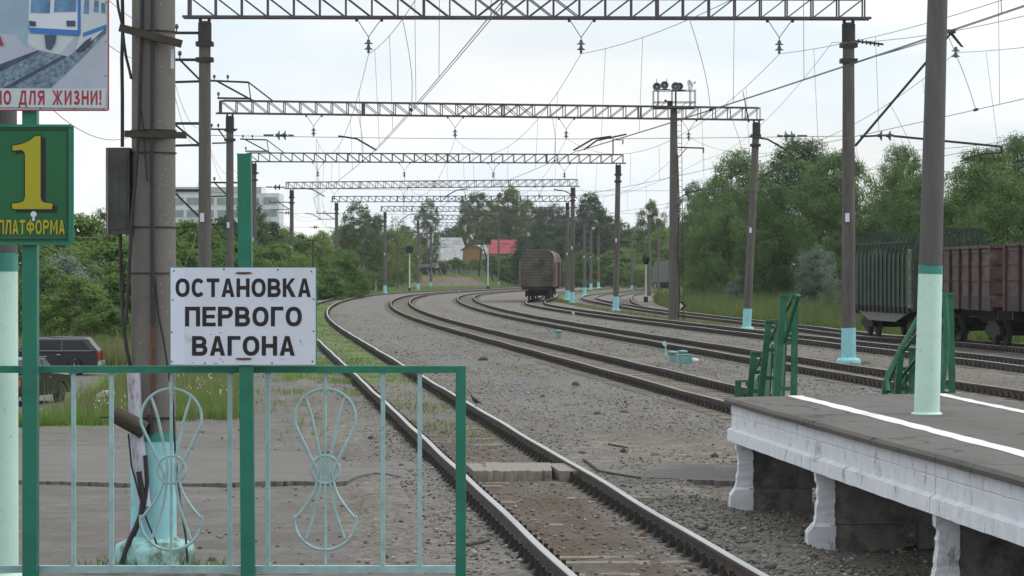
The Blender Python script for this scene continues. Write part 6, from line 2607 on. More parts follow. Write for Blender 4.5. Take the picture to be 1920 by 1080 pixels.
def aframe():
    Z = 548.0
    X = W(908, Z)
    g = gz(X, Z)
    t = thing('wooden_pole', 'dark wooden A-shaped pole between the grey house and the far signal', 'utility pole', (X, Z, g))
    for s, xa in ((-1, 897), (1, 924)):
        mb = MB()
        mb.cyl((W(xa, Z), Z, g - 0.2), (W(903, Z), Z, H(452, Z)), 0.16, 0.11, 10)
        obj('leg', mb, [M['blackwood']], t, world=True)
    mb = MB()
    mb.bar((W(900, Z), Z - 0.1, H(455, Z)), (W(906, Z), Z - 0.1, H(455, Z)), 0.12, 0.12)
    obj('cross_piece', mb, [M['blackwood']], t, world=True)
    for xp, Zz, yt, lab in ((587, 230, 448, 'thin wooden T pole in the bushes right of the sign board'), (92, 150, 470, 'thin wooden pole in the left bushes beside the numeral sign post')):
        X = W(xp, Zz)
        g = gz(X, Zz)
        t = thing('wooden_pole', lab, 'utility pole', (X, Zz, g))
        mb = MB()
        mb.cyl((X, Zz, g), (X, Zz, H(yt, Zz)), 0.10, 0.07, 8)
        obj('shaft', mb, [M['timber']], t, world=True)
        mb = MB()
        mb.bar((X - 0.45, Zz - 0.08, H(yt + 3, Zz)), (X + 0.45, Zz - 0.08, H(yt + 3, Zz)), 0.08, 0.08)
        obj('crossarm', mb, [M['timber']], t, world=True)


aframe()


# ------------------------------------------------------------------ vegetation
def leaf_mesh(name, C, size, matl, seed, droop=0.3, aspect=0.45, out=None):
    """C: leaf centres (n,3); builds one bent diamond per leaf"""
    r = np.random.default_rng(seed)
    n = len(C)
    az = r.uniform(0, 2 * np.pi, n)
    el = r.normal(-droop, 0.55, n)
    d = np.stack([np.cos(az) * np.cos(el), np.sin(az) * np.cos(el), np.sin(el)], 1)
    rv = r.normal(size=(n, 3))
    if out is not None:
        nn = out * 1.1 + np.array([0, 0, 0.35]) + rv * 0.42
        nn /= np.linalg.norm(nn, axis=1, keepdims=True) + 1e-9
        d = d - nn * (d * nn).sum(1, keepdims=True)
        d /= np.linalg.norm(d, axis=1, keepdims=True) + 1e-9
        rv = nn
    s = np.cross(d, rv)
    s /= np.linalg.norm(s, axis=1, keepdims=True) + 1e-9
    L = size * r.uniform(0.6, 1.35, n)[:, None]
    w = L * aspect
    a = C - d * L * 0.5
    b = C + s * w * 0.5
    c = C + d * L * 0.5
    e = C - s * w * 0.5
    V = np.stack([a, b, c, e], 1).reshape(-1, 3)
    me = bpy.data.meshes.new(name)
    me.vertices.add(len(V))
    me.vertices.foreach_set('co', V.ravel())
    me.loops.add(4 * n)
    me.loops.foreach_set('vertex_index', np.arange(4 * n))
    me.polygons.add(n)
    me.polygons.foreach_set('loop_start', np.arange(0, 4 * n, 4))
    me.polygons.foreach_set('loop_total', np.full(n, 4))
    me.update(calc_edges=True)
    me.materials.append(matl)
    return me


def crown_pts(seed, h, w, z0, nclump, nleaf, shape, cr):
    """clump centres filling an uneven crown; leaves in shells around each centre"""
    r = np.random.default_rng(seed)
    cs = []
    lobes = r.uniform(0.78, 1.12, 9)

    def env(u, a):
        if shape == 'round':
            rad = math.sqrt(max(0.0, 1 - ((u - 0.4) / 0.6) ** 2)) if u > 0.4 else 0.76 + 0.24 * (u / 0.4)
        elif shape == 'bush':
            rad = max(0.0, 1 - u ** 2.4) ** 0.6
        elif shape == 'tall':
            rad = max(0.0, 1 - abs((u - 0.42) / 0.6) ** 2.3) ** 0.5
        else:
            rad = (1 - u) ** 0.75 * 0.95 + 0.08
        f = a / (2 * np.pi) * 9
        i = int(f) % 9
        lob = lobes[i] * (1 - f % 1) + lobes[(i + 1) % 9] * (f % 1)
        return rad * lob * (0.92 + 0.13 * math.sin(a * 2 + u * 9 + seed) + 0.07 * math.sin(a * 5 - u * 17 + seed * 2))
    for i in range(nclump):
        u = (i + r.uniform(0, 1)) / nclump
        u = u if shape != 'tall' else u ** 0.9
        a = i * 2.39996 + r.uniform(-0.5, 0.5)
        q = r.uniform(0.72, 1.0) if r.uniform() < 0.72 else r.uniform(0.1, 0.7)
        R = w / 2 * env(u, a) * q
        cs.append((R * math.cos(a), R * math.sin(a), z0 + u * (h - z0) * 0.96))
    cs = np.array(cs)
    k = nleaf // len(cs)
    P, O = [], []
    for c in cs:
        u = (c[2] - z0) / (h - z0)
        s = cr * r.uniform(0.6, 1.35) * (1.0 if u < 0.8 else 0.72)
        kk = int(k * min(1.6, (s / cr) ** 1.6))
        # a few small twigs of leaves inside each clump give it a broken outline
        tw = r.normal(size=(9, 3))
        tw /= np.linalg.norm(tw, axis=1, keepdims=True)
        tw = tw * (r.uniform(0.3, 1.0, (9, 1)) ** 0.5) * s
        pick = tw[r.integers(0, 9, kk)]
        v = r.normal(size=(kk, 3)) * s * 0.24
        v = (pick + v) * np.array([1, 1, 0.8])
        P.append(c + v)
        o = v / (np.linalg.norm(v, axis=1, keepdims=True) + 1e-9)
        cc = c - np.array([0, 0, z0 + (h - z0) * 0.45])
        O.append(o * 1.0 + cc / (np.linalg.norm(cc) + 1e-9) * 0.45)
    P, O = np.concatenate(P), np.concatenate(O)
    k = P[:, 2] > 0.05
    return P[k], O[k], cs


def trunk_mesh(seed, h, r0, cs, z0, matl, nl=9, stems=1):
    r = random.Random(seed)
    mb = MB()
    for st in range(stems):
        ox, oy = (0, 0) if stems == 1 else (r.uniform(-0.5, 0.5), r.uniform(-0.5, 0.5))
        lx, ly = (r.uniform(-0.02, 0.02), r.uniform(-0.02, 0.02)) if stems == 1 else (ox * 0.25, oy * 0.25)
        pts, rs = [], []
        for i in range(8):
            k = i / 7
            pts.append((ox + lx * h * k + 0.1 * math.sin(i * 1.3 + seed), oy + ly * h * k, h * 0.86 * k))
            rs.append(r0 * (1 - 0.85 * k) + 0.015)
        mb.tube(pts, rs, 7)
        idx = list(range(len(cs)))
        r.shuffle(idx)
        for j in idx[:nl]:
            c = cs[j]
            zb = max(0.15 * h, c[2] * 0.62)
            k = min(1.0, zb / (h * 0.86))
            b = (ox + lx * h * k, oy + ly * h * k, zb)
            m_ = ((b[0] + c[0]) / 2, (b[1] + c[1]) / 2, b[2] * 0.4 + c[2] * 0.6 + 0.1)
            rr = r0 * 0.35
            mb.tube([b, m_, tuple(c)], [rr, rr * 0.6, 0.012], 5)
    return mb.mesh('trunk', [matl])


PROTO = {}


def proto(key, seed, h, w, z0, ncl, nl, shape, cr, leaf, lmat, bark, r0, stems=1, droop=0.3, aspect=0.45):
    P, O, cs = crown_pts(seed, h, w, z0, ncl, nl, shape, cr)
    cm = leaf_mesh('crown', P, leaf, M[lmat], seed + 1, droop, aspect, O)
    tm = trunk_mesh(seed + 2, h, r0, cs, z0, M[bark], stems=stems)
    PROTO[key] = (tm, cm, h)


for v in range(3):
    proto(('willow', v), 100 + v * 7, 11.5, 9.5, 0.4, 130, 60000, 'round', 1.25, 0.24, 'willow', 'bark', 0.26, 3, 0.75, 0.34)
    proto(('shrub', v), 300 + v * 7, 5.0, 4.6, 0.1, 64, 24000, 'bush', 0.66, 0.155, 'shrub', 'bark', 0.07, 4, 0.2, 0.5)
    proto(('dark', v), 600 + v * 7, 15.0, 7.5, 0.8, 110, 26000, 'tall', 1.15, 0.36, 'darkleaf', 'bark', 0.2, 1, 0.25)
for v in range(2):
    proto(('willowdark', v), 150 + v * 7, 11.0, 9.0, 0.3, 120, 50000, 'round', 1.25, 0.24, 'willowdark', 'bark', 0.26, 3, 0.7, 0.34)
    proto(('silver', v), 200 + v * 7, 4.6, 5.0, 0.1, 64, 22000, 'bush', 0.7, 0.2, 'silver', 'bark', 0.08, 4, 0.1, 0.28)
    proto(('birch', v), 400 + v * 7, 13.0, 6.4, 1.6, 90, 22000, 'tall', 0.85, 0.22, 'birch', 'birchbark', 0.15, 1, 0.9, 0.5)
    proto(('oak', v), 500 + v * 7, 20.0, 12.5, 2.5, 52, 30000, 'round', 1.7, 0.40, 'oak', 'bark', 0.4, 1, 0.2)
    proto(('lime', v), 700 + v * 7, 11.0, 8.0, 0.6, 90, 24000, 'round', 1.15, 0.3, 'limeleaf', 'bark', 0.2, 1, 0.2)
proto(('bare', 0), 800, 11.0, 5.5, 3.0, 40, 2600, 'tall', 0.8, 0.24, 'drygrass', 'bark', 0.12, 1, 0.4)


def tree(key, xp, Z, ytop, label, name=None, wide=1.0, group=None, ybase=None):
    tm, cm, h = PROTO[key]
    X = W(xp, Z)
    g = gz(X, Z) if ybase is None else H(ybase, Z)
    s = (H(ytop, Z) - g) / h
    nm = {'willow': 'willow_tree', 'willowdark': 'willow_tree', 'shrub': 'shrub', 'silver': 'silver_shrub', 'birch': 'birch_tree', 'oak': 'broadleaf_tree', 'dark': 'dark_tree', 'lime': 'light_green_tree', 'bare': 'sparse_tree'}[key[0]]
    t = thing(name or nm, label, 'shrub' if 'shrub' in nm else 'tree', (X, Z, g - 0.05), rnd.uniform(0, 6.28), group)
    t.scale = (s * wide, s * wide, s)
    for n_, me in (('trunk', tm), ('crown', cm)):
        o = bpy.data.objects.new(n_, me)
        COL.objects.link(o)
        o.parent = t
    return t


# --- right: the willow thicket behind the verge of the freight line
for key, xp, Z, yt, w, lab in (
        (('willow', 0), 1385, 272, 281, 0.8, 'tall willow directly behind the leaning portal leg'),
        (('willow', 1), 1508, 238, 254, 0.92, 'tallest willow between the two right portal legs'),
        (('willow', 2), 1572, 224, 278, 0.8, 'willow shoulder just left of the nearest right portal leg'),
        (('birch', 0), 1302, 300, 338, 0.85, 'loose topped tree immediately right of the ladder on the loudspeaker mast'),
        (('willow', 2), 1345, 292, 335, 0.8, 'willow between the loudspeaker mast and the leaning leg'),
        (('willowdark', 0), 1452, 250, 375, 1.0, 'lower dark willow at the front between the leaning leg and the stair posts'),
        (('willowdark', 1), 1360, 278, 415, 1.0, 'dark round willow crown low behind the small silvery bush'),
        (('willowdark', 0), 1582, 212, 430, 0.85, 'dark dense willow left of the near right portal leg'),
        (('silver', 0), 1385, 238, 519, 0.95, 'small silvery willow bush at the foot of the leaning portal leg'),
        (('silver', 1), 1532, 206, 462, 0.78, 'larger silvery willow bush left of the nearest right portal leg'),
        (('shrub', 0), 1470, 222, 552, 1.2, 'low green shrub in the verge between the silvery bushes'),
        (('shrub', 1), 1425, 226, 565, 1.5, 'low bush in the high grass right of the leaning portal leg'),
        (('shrub', 0), 1550, 196, 560, 1.2, 'low bush in the grass close to the nearest right portal leg'),
        (('silver', 1), 1500, 202, 568, 1.1, 'low greyish bush in the grass below the larger silvery willow bush'),
        (('shrub', 2), 1340, 268, 548, 1.3, 'low bush in the grass left of the small silvery bush'),
        (('shrub', 2), 1312, 290, 500, 1.1, 'dark green shrub right of the foot of the loudspeaker mast'),
        (('willowdark', 1), 1630, 195, 412, 0.8, 'dark willow behind the left end of the timber wagon'),
        (('willow', 2), 1695, 196, 268, 0.58, 'upright willow rising left of the platform pole'),
        (('willow', 0), 1735, 182, 330, 0.9, 'willow crown directly behind the platform pole'),
        (('willow', 1), 1838, 168, 272, 0.85, 'round willow right of the platform pole'),
        (('willow', 2), 1915, 172, 246, 0.8, 'willow cut by the right edge of the photo'),
        (('willowdark', 0), 1790, 156, 372, 1.0, 'lower dark willow behind the gondola wagons'),
        (('willow', 0), 1892, 148, 335, 0.9, 'lower leafy willow above the rightmost gondola'),
        (('willow', 1), 1975, 160, 300, 0.9, 'willow mostly outside the right edge'),
        (('willowdark', 1), 1668, 176, 430, 1.0, 'dark low willow behind the middle of the timber wagon'),
        (('silver', 0), 1640, 172, 470, 0.8, 'silvery bush showing through the timber wagon sides')):
    tree(key, xp, Z, yt, lab, wide=w)

# --- left: bushes behind the parked cars
for q, (k, xp, Z, yt, w, lab) in enumerate((
        ('shrub', 105, 152, 432, 1.2, 'bush behind the numeral sign post, first on the left'),
        ('silver', 118, 145, 480, 1.0, 'grey-green willow bush just right of the numeral sign post'),
        ('shrub', 160, 158, 408, 1.1, 'tall bush between the numeral sign and the thick pole'),
        ('birch', 195, 170, 388, 0.9, 'tall thin-topped tree left of the meter box'),
        ('shrub', 215, 148, 440, 1.2, 'green bush below the meter box'),
        ('shrub', 150, 136, 520, 1.3, 'bright bush right above the navy car'),
        ('shrub', 250, 138, 500, 1.3, 'bright bush left of the thick pole'),
        ('shrub', 75, 140, 490, 1.1, 'bush peeping left of the numeral sign post'),
        ('birch', 140, 185, 398, 1.0, 'thin-topped tree rising behind the leftmost bushes'),
        ('shrub', 200, 132, 560, 1.2, 'low bush behind the tail of the navy car'),
        ('shrub', 300, 150, 440, 1.2, 'bush hidden mostly by the thick pole'),
        ('shrub', 30, 150, 420, 1.2, 'bush behind the mint pole at the left edge'))):
    tree((k, q % (3 if k == 'shrub' else 2)), xp, Z, yt, lab, wide=w)
# --- between the thick pole and the sign, and behind the board
for q, (k, v, xp, Z, yt, w, lab) in enumerate((
        ('shrub', 0, 350, 190, 412, 1.2, 'bush right of the thick pole below the office block'),
        ('shrub', 1, 395, 215, 430, 1.3, 'bush behind the nearest left portal leg'),
        ('dark', 0, 425, 250, 400, 0.9, 'dark tree between the two nearest left portal legs'),
        ('birch', 1, 472, 270, 372, 0.9, 'leafy tree right behind the green sign post'),
        ('shrub', 2, 450, 200, 455, 1.2, 'bush just left of the green sign post'),
        ('dark', 1, 505, 290, 415, 1.0, 'dark tree right of the green sign post'),
        ('shrub', 0, 520, 250, 452, 1.3, 'round bush left of the fourth portal leg'),
        ('shrub', 1, 565, 285, 440, 1.2, 'bush right of the fourth portal leg'),
        ('lime', 0, 600, 320, 432, 0.9, 'light green tree left of the fifth portal leg'),
        ('shrub', 2, 640, 300, 468, 1.3, 'bush at the foot of the birch'),
        ('birch', 0, 672, 372, 376, 1.05, 'large birch between the fifth and sixth portal legs'),
        ('birch', 1, 705, 385, 398, 0.9, 'smaller birch leaning right of the large birch'),
        ('shrub', 0, 625, 285, 512, 1.25, 'low bright bush right of the sign board'),
        ('shrub', 1, 672, 335, 508, 1.2, 'low bush beside the sixth portal leg'),
        ('shrub', 2, 705, 395, 512, 1.0, 'low bush in front of the brown bank'),
        ('lime', 1, 735, 470, 428, 1.0, 'light green tree right of the sixth portal leg'),
        ('bare', 0, 745, 430, 405, 1.0, 'sparse pale tree behind the sixth portal leg'),
        ('lime', 0, 765, 520, 432, 0.9, 'light green tree behind the left signal head'),
        ('birch', 0, 802, 570, 371, 0.8, 'narrow leafy tree above the grey roofed house'),
        ('dark', 0, 785, 575, 440, 1.1, 'dark bush-like tree left of the grey roofed house'),
        ('shrub', 1, 740, 572, 480, 1.3, 'bush above the collapsed shed'),
        ('lime', 1, 535, 330, 425, 0.9, 'light tree above the right corner of the sign board'))):
    tree((k, v), xp, Z, yt, lab, wide=w)
# --- around and behind the houses
for q, (k, v, xp, Z, yt, w, lab) in enumerate((
        ('oak', 0, 893, 640, 356, 0.85, 'tall clumpy broadleaf tree left of the gap above the houses'),
        ('oak', 1, 952, 650, 350, 1.0, 'tallest clumpy broadleaf tree above the red roof'),
        ('oak', 0, 985, 665, 372, 0.8, 'clumpy broadleaf tree right of the tallest one'),
        ('dark', 1, 1025, 600, 388, 1.2, 'dark tree rising behind the plank-ended boxcar'),
        ('birch', 0, 1040, 615, 380, 1.0, 'loose tree just left of the fourth portal right leg'),
        ('dark', 2, 1108, 560, 360, 0.9, 'dark pointed tree right of the portal legs'),
        ('dark', 0, 1070, 590, 405, 1.1, 'dark tree behind the portal legs'),
        ('dark', 1, 1140, 600, 402, 1.2, 'dark tree left of the third portal right leg'),
        ('birch', 1, 1168, 620, 412, 1.0, 'loose tree right of the third portal right leg'),
        ('oak', 1, 1224, 560, 376, 0.7, 'round dark-headed tree left of the loudspeaker mast'),
        ('lime', 0, 1195, 600, 425, 1.2, 'bright green tree right of the third portal right leg'),
        ('lime', 1, 1240, 545, 428, 1.0, 'bright green tree just left of the loudspeaker mast'),
        ('dark', 2, 845, 720, 425, 1.3, 'far bluish tree above the grey roof'),
        ('oak', 0, 870, 650, 408, 0.7, 'lower broadleaf tree above the ochre shed'),
        ('shrub', 0, 855, 572, 482, 1.6, 'bush under the grey roofed house'),
        ('shrub', 1, 890, 568, 485, 1.5, 'bush below the ochre shed'),
        ('shrub', 2, 925, 574, 478, 1.5, 'bush below the red roof, left part'),
        ('shrub', 0, 955, 576, 474, 1.6, 'bush below the red roof, beside the boxcar'),
        ('dark', 0, 985, 560, 440, 1.2, 'dark tree left of the boxcar roof'),
        ('dark', 1, 1010, 545, 432, 1.2, 'dark tree above the boxcar roof'),
        ('dark', 2, 1055, 540, 445, 1.3, 'dark low tree between the boxcar and the portal legs'),
        ('shrub', 1, 1095, 520, 470, 1.6, 'bush right of the portal legs'),
        ('shrub', 2, 1165, 520, 465, 1.7, 'bush right of the third portal foot'),
        ('lime', 0, 1268, 540, 440, 0.9, 'light tree behind the distant grey wagon'),
        ('lime', 1, 640, 480, 425, 1.1, 'light tree behind the large birch'),
        ('oak', 1, 920, 760, 395, 1.0, 'far broadleaf tree in the gap above the houses'))):
    tree((k, v), xp, Z, yt, lab, wide=w)
# a far wood closing the view behind everything
base = [('dark', 0), ('dark', 1), ('lime', 0), ('oak', 0), ('oak', 1), ('dark', 2)]
Pl = []
for i in range(64):
    xx = -240 + i * 37 + rnd.uniform(-10, 10)
    Z = rnd.uniform(740, 900)
    Pl.append((base[rnd.randrange(6)], xx, Z, 428 + rnd.uniform(-14, 22) + (22 if 480 < xx < 640 or 760 < xx < 860 else 0)))
for key, xx, Z, yt in Pl:
    if 250 < xx < 540:
        yt = max(yt, 448)
    tree(key, xx, Z, yt, 'distant tree in the hazy wood closing the view', wide=1.0, group='distant wood')


def grass_obj(name, n, pos, hgt, width, matl, seed, lean=0.35, label=None):
    """blades as thin triangles; pos(r, n) gives x, y"""
    r = np.random.default_rng(seed)
    x, y = pos(r, n)
    n = len(x)
    z = ground_h(x, y) - 0.02
    patch = np.array([0.95 + 0.75 * mnoise.noise((a * 0.7, b * 0.4, 2.0)) for a, b in zip(x, y)])
    hh = hgt * r.uniform(0.3, 1.3, n) * np.clip(patch, 0.3, 1.6)
    az = r.uniform(0, 2 * np.pi, n)
    w = width * r.uniform(0.6, 1.4, n)
    ln = hh * r.uniform(0, lean * 2, n)
    az2 = r.uniform(0, 2 * np.pi, n)
    p0 = np.stack([x - np.cos(az) * w / 2, y - np.sin(az) * w / 2, z], 1)
    p1 = np.stack([x + np.cos(az) * w / 2, y + np.sin(az) * w / 2, z], 1)
    p2 = np.stack([x + np.cos(az2) * ln, y + np.sin(az2) * ln, z + hh], 1)
    V = np.stack([p0, p1, p2], 1).reshape(-1, 3)
    me = bpy.data.meshes.new(name)
    me.vertices.add(len(V))
    me.vertices.foreach_set('co', V.ravel())
    me.loops.add(3 * n)
    me.loops.foreach_set('vertex_index', np.arange(3 * n))
    me.polygons.add(n)
    me.polygons.foreach_set('loop_start', np.arange(0, 3 * n, 3))
    me.polygons.foreach_set('loop_total', np.full(n, 3))
    me.update(calc_edges=True)
    me.materials.append(matl)
    o = bpy.data.objects.new(name, me)
    COL.objects.link(o)
    tag(o, label, 'grass', kind='stuff')
    return o


def clumpy(x, y, thr, sc=0.8):
    return np.array([mnoise.noise((a * sc, b * sc * 0.6, 3.3)) > thr for a, b in zip(x, y)])


def pos_left(r, n):
    y = 52 + (150 - 52) * r.uniform(0, 1, n) ** 1.5
    dl = 3.5 + r.uniform(0, 1, n) * (4 + (y - 50) * 0.16)
    x = C1(y) - dl
    ok = (y - 1.25 * np.clip(x + 8.6, 0, 5) + np.array([2.2 * mnoise.noise((a * 0.9, b * 0.5, 1.0)) + 0.8 * mnoise.noise((a * 3.1, b * 1.7, 4.0)) for a, b in zip(x, y)]) > 52.2)
    ok &= r.uniform(0, 1, n) < np.array([0.75 + 0.9 * mnoise.noise((a * 0.6, b * 0.35, 8.0)) for a, b in zip(x, y)])
    road = (dl > 8.4) & (y > 72) & (y < 120) & (dl < 20.5)
    ok &= ~road
    return x[ok], y[ok]


grass_obj('grass', 110000, pos_left, 0.30, 0.03, M['grass'], 1, label='thick green grass between the path and the parked cars')
grass_obj('tall_grass', 5000, lambda r, n: (lambda y: (C1(y) - 3.6 - r.uniform(0, 1, n) * 5, y))(54 + 40 * r.uniform(0, 1, n)), 0.75, 0.03, M['drygrass'], 2, label='seeding stalks above the near left grass')


def pos_cars(r, n):
    y = r.uniform(120, 138, n)
    x = C1(y) - r.uniform(5, 26, n)
    return x, y


grass_obj('tall_grass', 26000, pos_cars, 1.0, 0.07, M['drygrass'], 3, label='tall seeding grass behind the navy car')


def pos_flowers(r, n):
    y = 56 + 30 * r.uniform(0, 1, n)
    x = C1(y) - 3.6 - r.uniform(0, 1, n) * 3
    return x, y


def pos_between(r, n):
    y = 46 + (270 - 46) * r.uniform(0, 1, n) ** 1.6
    x = C1(y) + r.normal(0, 0.55, n)
    k = (abs(x - C1(y)) < 1.2) & clumpy(x, y, 0.02, 0.7)
    k &= r.uniform(0, 1, n) < np.clip((y - 40) / 35, 0.05, 1)
    return x[k], y[k]


grass_obj('weeds', 26000, pos_between, 0.13, 0.03, M['grass'], 4, label='weeds growing between the rails of the nearest track')


def pos_side(r, n):
    y = 40 + (260 - 40) * r.uniform(0, 1, n) ** 1.3
    x = C1(y) - 1.0 - abs(r.normal(0, 1.1, n))
    k = clumpy(x, y, -0.02, 0.6) & (r.uniform(0, 1, n) < np.clip((y - 46) / 50, 0.0, 1))
    return x[k], y[k]


grass_obj('weeds', 70000, pos_side, 0.16, 0.03, M['grass'], 5, label='weeds along the left side of the nearest track')


def pos_yard(r, n):
    y = 40 + 220 * r.uniform(0, 1, n) ** 1.2
    x = C1(y) + r.uniform(1.2, 21, n)
    k = clumpy(x, y, 0.40, 0.55)
    return x[k], y[k]


grass_obj('weeds', 26000, pos_yard, 0.10, 0.03, M['grass'], 6, label='thin weeds scattered over the gravel between the tracks')


def pos_right(r, n):
    y = 125 + 170 * r.uniform(0, 1, n)
    x = C1(y) + 28.2 + 4.2 * ss(215, 350, y) + r.uniform(0, 1, n) ** 1.4 * 9
    return x, y


grass_obj('tall_grass', 42000, pos_right, 0.55, 0.06, M['grass'], 7, label='high grass along the right verge below the willows')
grass_obj('tall_grass', 16000, pos_right, 1.1, 0.06, M['drygrass'], 8, label='seeding stalks along the right verge')


def pos_far(r, n):
    y = 240 + 520 * r.uniform(0, 1, n)
    x = C1(y) - 3.2 - r.uniform(0, 1, n) ** 1.5 * 60
    k = ~((x < C1(y) - 4.5) & (y > 494) & (y < 536) & (r.uniform(0, 1, n) < 0.97))
    return x[k], y[k]


grass_obj('tall_grass', 90000, pos_far, 0.45, 0.16, M['grass'], 9, label='far grass on the bank outside the bend')
grass_obj('tall_grass', 30000, lambda r, n: (lambda y: (C1(y) + 33 + r.uniform(0, 1, n) ** 1.4 * 45, y))(290 + 400 * r.uniform(0, 1, n)), 0.5, 0.18, M['grass'], 10, label='far grass inside the bend on the right')
# the strip between the fourth and fifth tracks
grass_obj('tall_grass', 9000, lambda r, n: (lambda y: (C1(y) + r.uniform(20.2, 22.6, n), y))(150 + 150 * r.uniform(0, 1, n)), 0.22, 0.05, M['drygrass'], 12, label='thin grass between the fourth and rightmost tracks')


def pos_feet(r, n):
    c = [(W(288, 27.3), 27.3, 0.36, 500)] + [(PY[i][j].x, PY[i][j].y, 0.42, 400) for i in range(5) for j in (0, 1)] + [(W(1263, 168), 168, 0.35, 300)]
    xs, ys = [], []
    for cx, cy, ra, k in c:
        a = r.uniform(0, 6.28, k)
        q = ra + abs(r.normal(0, 0.22, k))
        m_ = np.sin(a * 3 + cx * 5) > -0.1
        xs.append((cx + q * np.cos(a))[m_])
        ys.append((cy + q * np.sin(a))[m_])
    return np.concatenate(xs), np.concatenate(ys)


grass_obj('weeds', 1, pos_feet, 0.12, 0.02, M['grass'], 14, label='small weeds round the feet of the poles and portal legs')


def flowers():
    r = np.random.default_rng(21)
    x, y = pos_flowers(r, 170)
    z = ground_h(x, y) + r.uniform(0.25, 0.6, len(x))
    C = np.stack([x, y, z], 1)
    C = np.repeat(C, 4, 0) + r.normal(0, 0.02, (len(C) * 4, 3))
    me = leaf_mesh('flowers', C, 0.035, M['flower'], 33, 0.0, 0.9)
    o = bpy.data.objects.new('flowers', me)
    COL.objects.link(o)
    tag(o, 'white umbel flowers dotted through the near left grass', 'flowers', kind='stuff')


flowers()


# worn asphalt sheets of the level walkway, with ragged broken edges
def asphalt_sheet(name, front, back, seed):
    r = random.Random(seed)
    def dens(P):
        Q = []
        for (a, b), (c, d) in zip(P[:-1], P[1:]):
            n = max(2, int(abs(c - a) / 7))
            for i in range(n):
                k = i / n
                Q.append((a + (c - a) * k, b + (d - b) * k + r.uniform(-0.8, 0.8)))
        Q.append(P[-1])
        return Q
    n = 140
    f_, b_ = dens(front), dens(back)
    def res(Q):
        xs = [q[0] for q in Q]
        return [(x, float(np.interp(x, xs, [q[1] for q in Q]))) for x in np.linspace(xs[0], xs[-1], n)]
    f_, b_ = res(f_), res(b_)
    tp = 0.035
    V = []
    for k in range(5):
        u = k / 4
        for (xa, ya), (xb, yb) in zip(f_, b_):
            za, zb = CAMZ * F / (ya - HY), CAMZ * F / (yb - HY)
            P = Vector((W(xa, za), za, 0)) * (1 - u) + Vector((W(xb, zb), zb, 0)) * u
            tpp = max(0.004, tp * (0.55 + 0.9 * mnoise.noise((P.x * 0.8, 2.0, 1.0))))
            V.append((P.x, P.y, tpp + 0.008 * mnoise.noise((P.x * 1.1, P.y * 0.6, 7))))
    low = [(p[0], p[1], -0.06) for p in V[:n]] + [(p[0], p[1], -0.06) for p in V[-n:]]
    fs = [(k * n + i, k * n + i + 1, (k + 1) * n + i + 1, (k + 1) * n + i) for k in range(4) for i in range(n - 1)]
    o0 = len(V)
    fs += [(o0 + i, o0 + i + 1, i + 1, i) for i in range(n - 1)]
    fs += [(4 * n + i, 4 * n + i + 1, o0 + n + i + 1, o0 + n + i) for i in range(n - 1)]
    mb = MB()
    mb.add(V + low, fs)
    o = obj(name, mb, [M['walkway']])
    tag(o, kind='structure')


M['walkway'] = mat('worn_walkway_asphalt', (0.122, 0.117, 0.109), 0.92, var=0.2, scale=2.0, bump=0.5, bscale=80, dark=(0.14, 0.128, 0.11), dscale=1.1, damt=0.3, stretch=(0.6, 1.2, 1))
asphalt_sheet('walkway', [(-60, 902), (60, 904), (140, 905), (240, 909), (330, 906), (420, 909), (540, 905), (650, 906), (672, 896), (700, 890), (735, 893), (765, 901), (810, 899), (846, 893)],
              [(-60, 842), (60, 840), (200, 842), (400, 845), (560, 850), (690, 874), (740, 866), (800, 870), (846, 872)], 3)
asphalt_sheet('walkway', [(1112, 881), (1128, 889), (1165, 894), (1215, 897), (1280, 902), (1430, 906)], [(1112, 876), (1135, 868), (1200, 870), (1280, 872), (1430, 874)], 4)


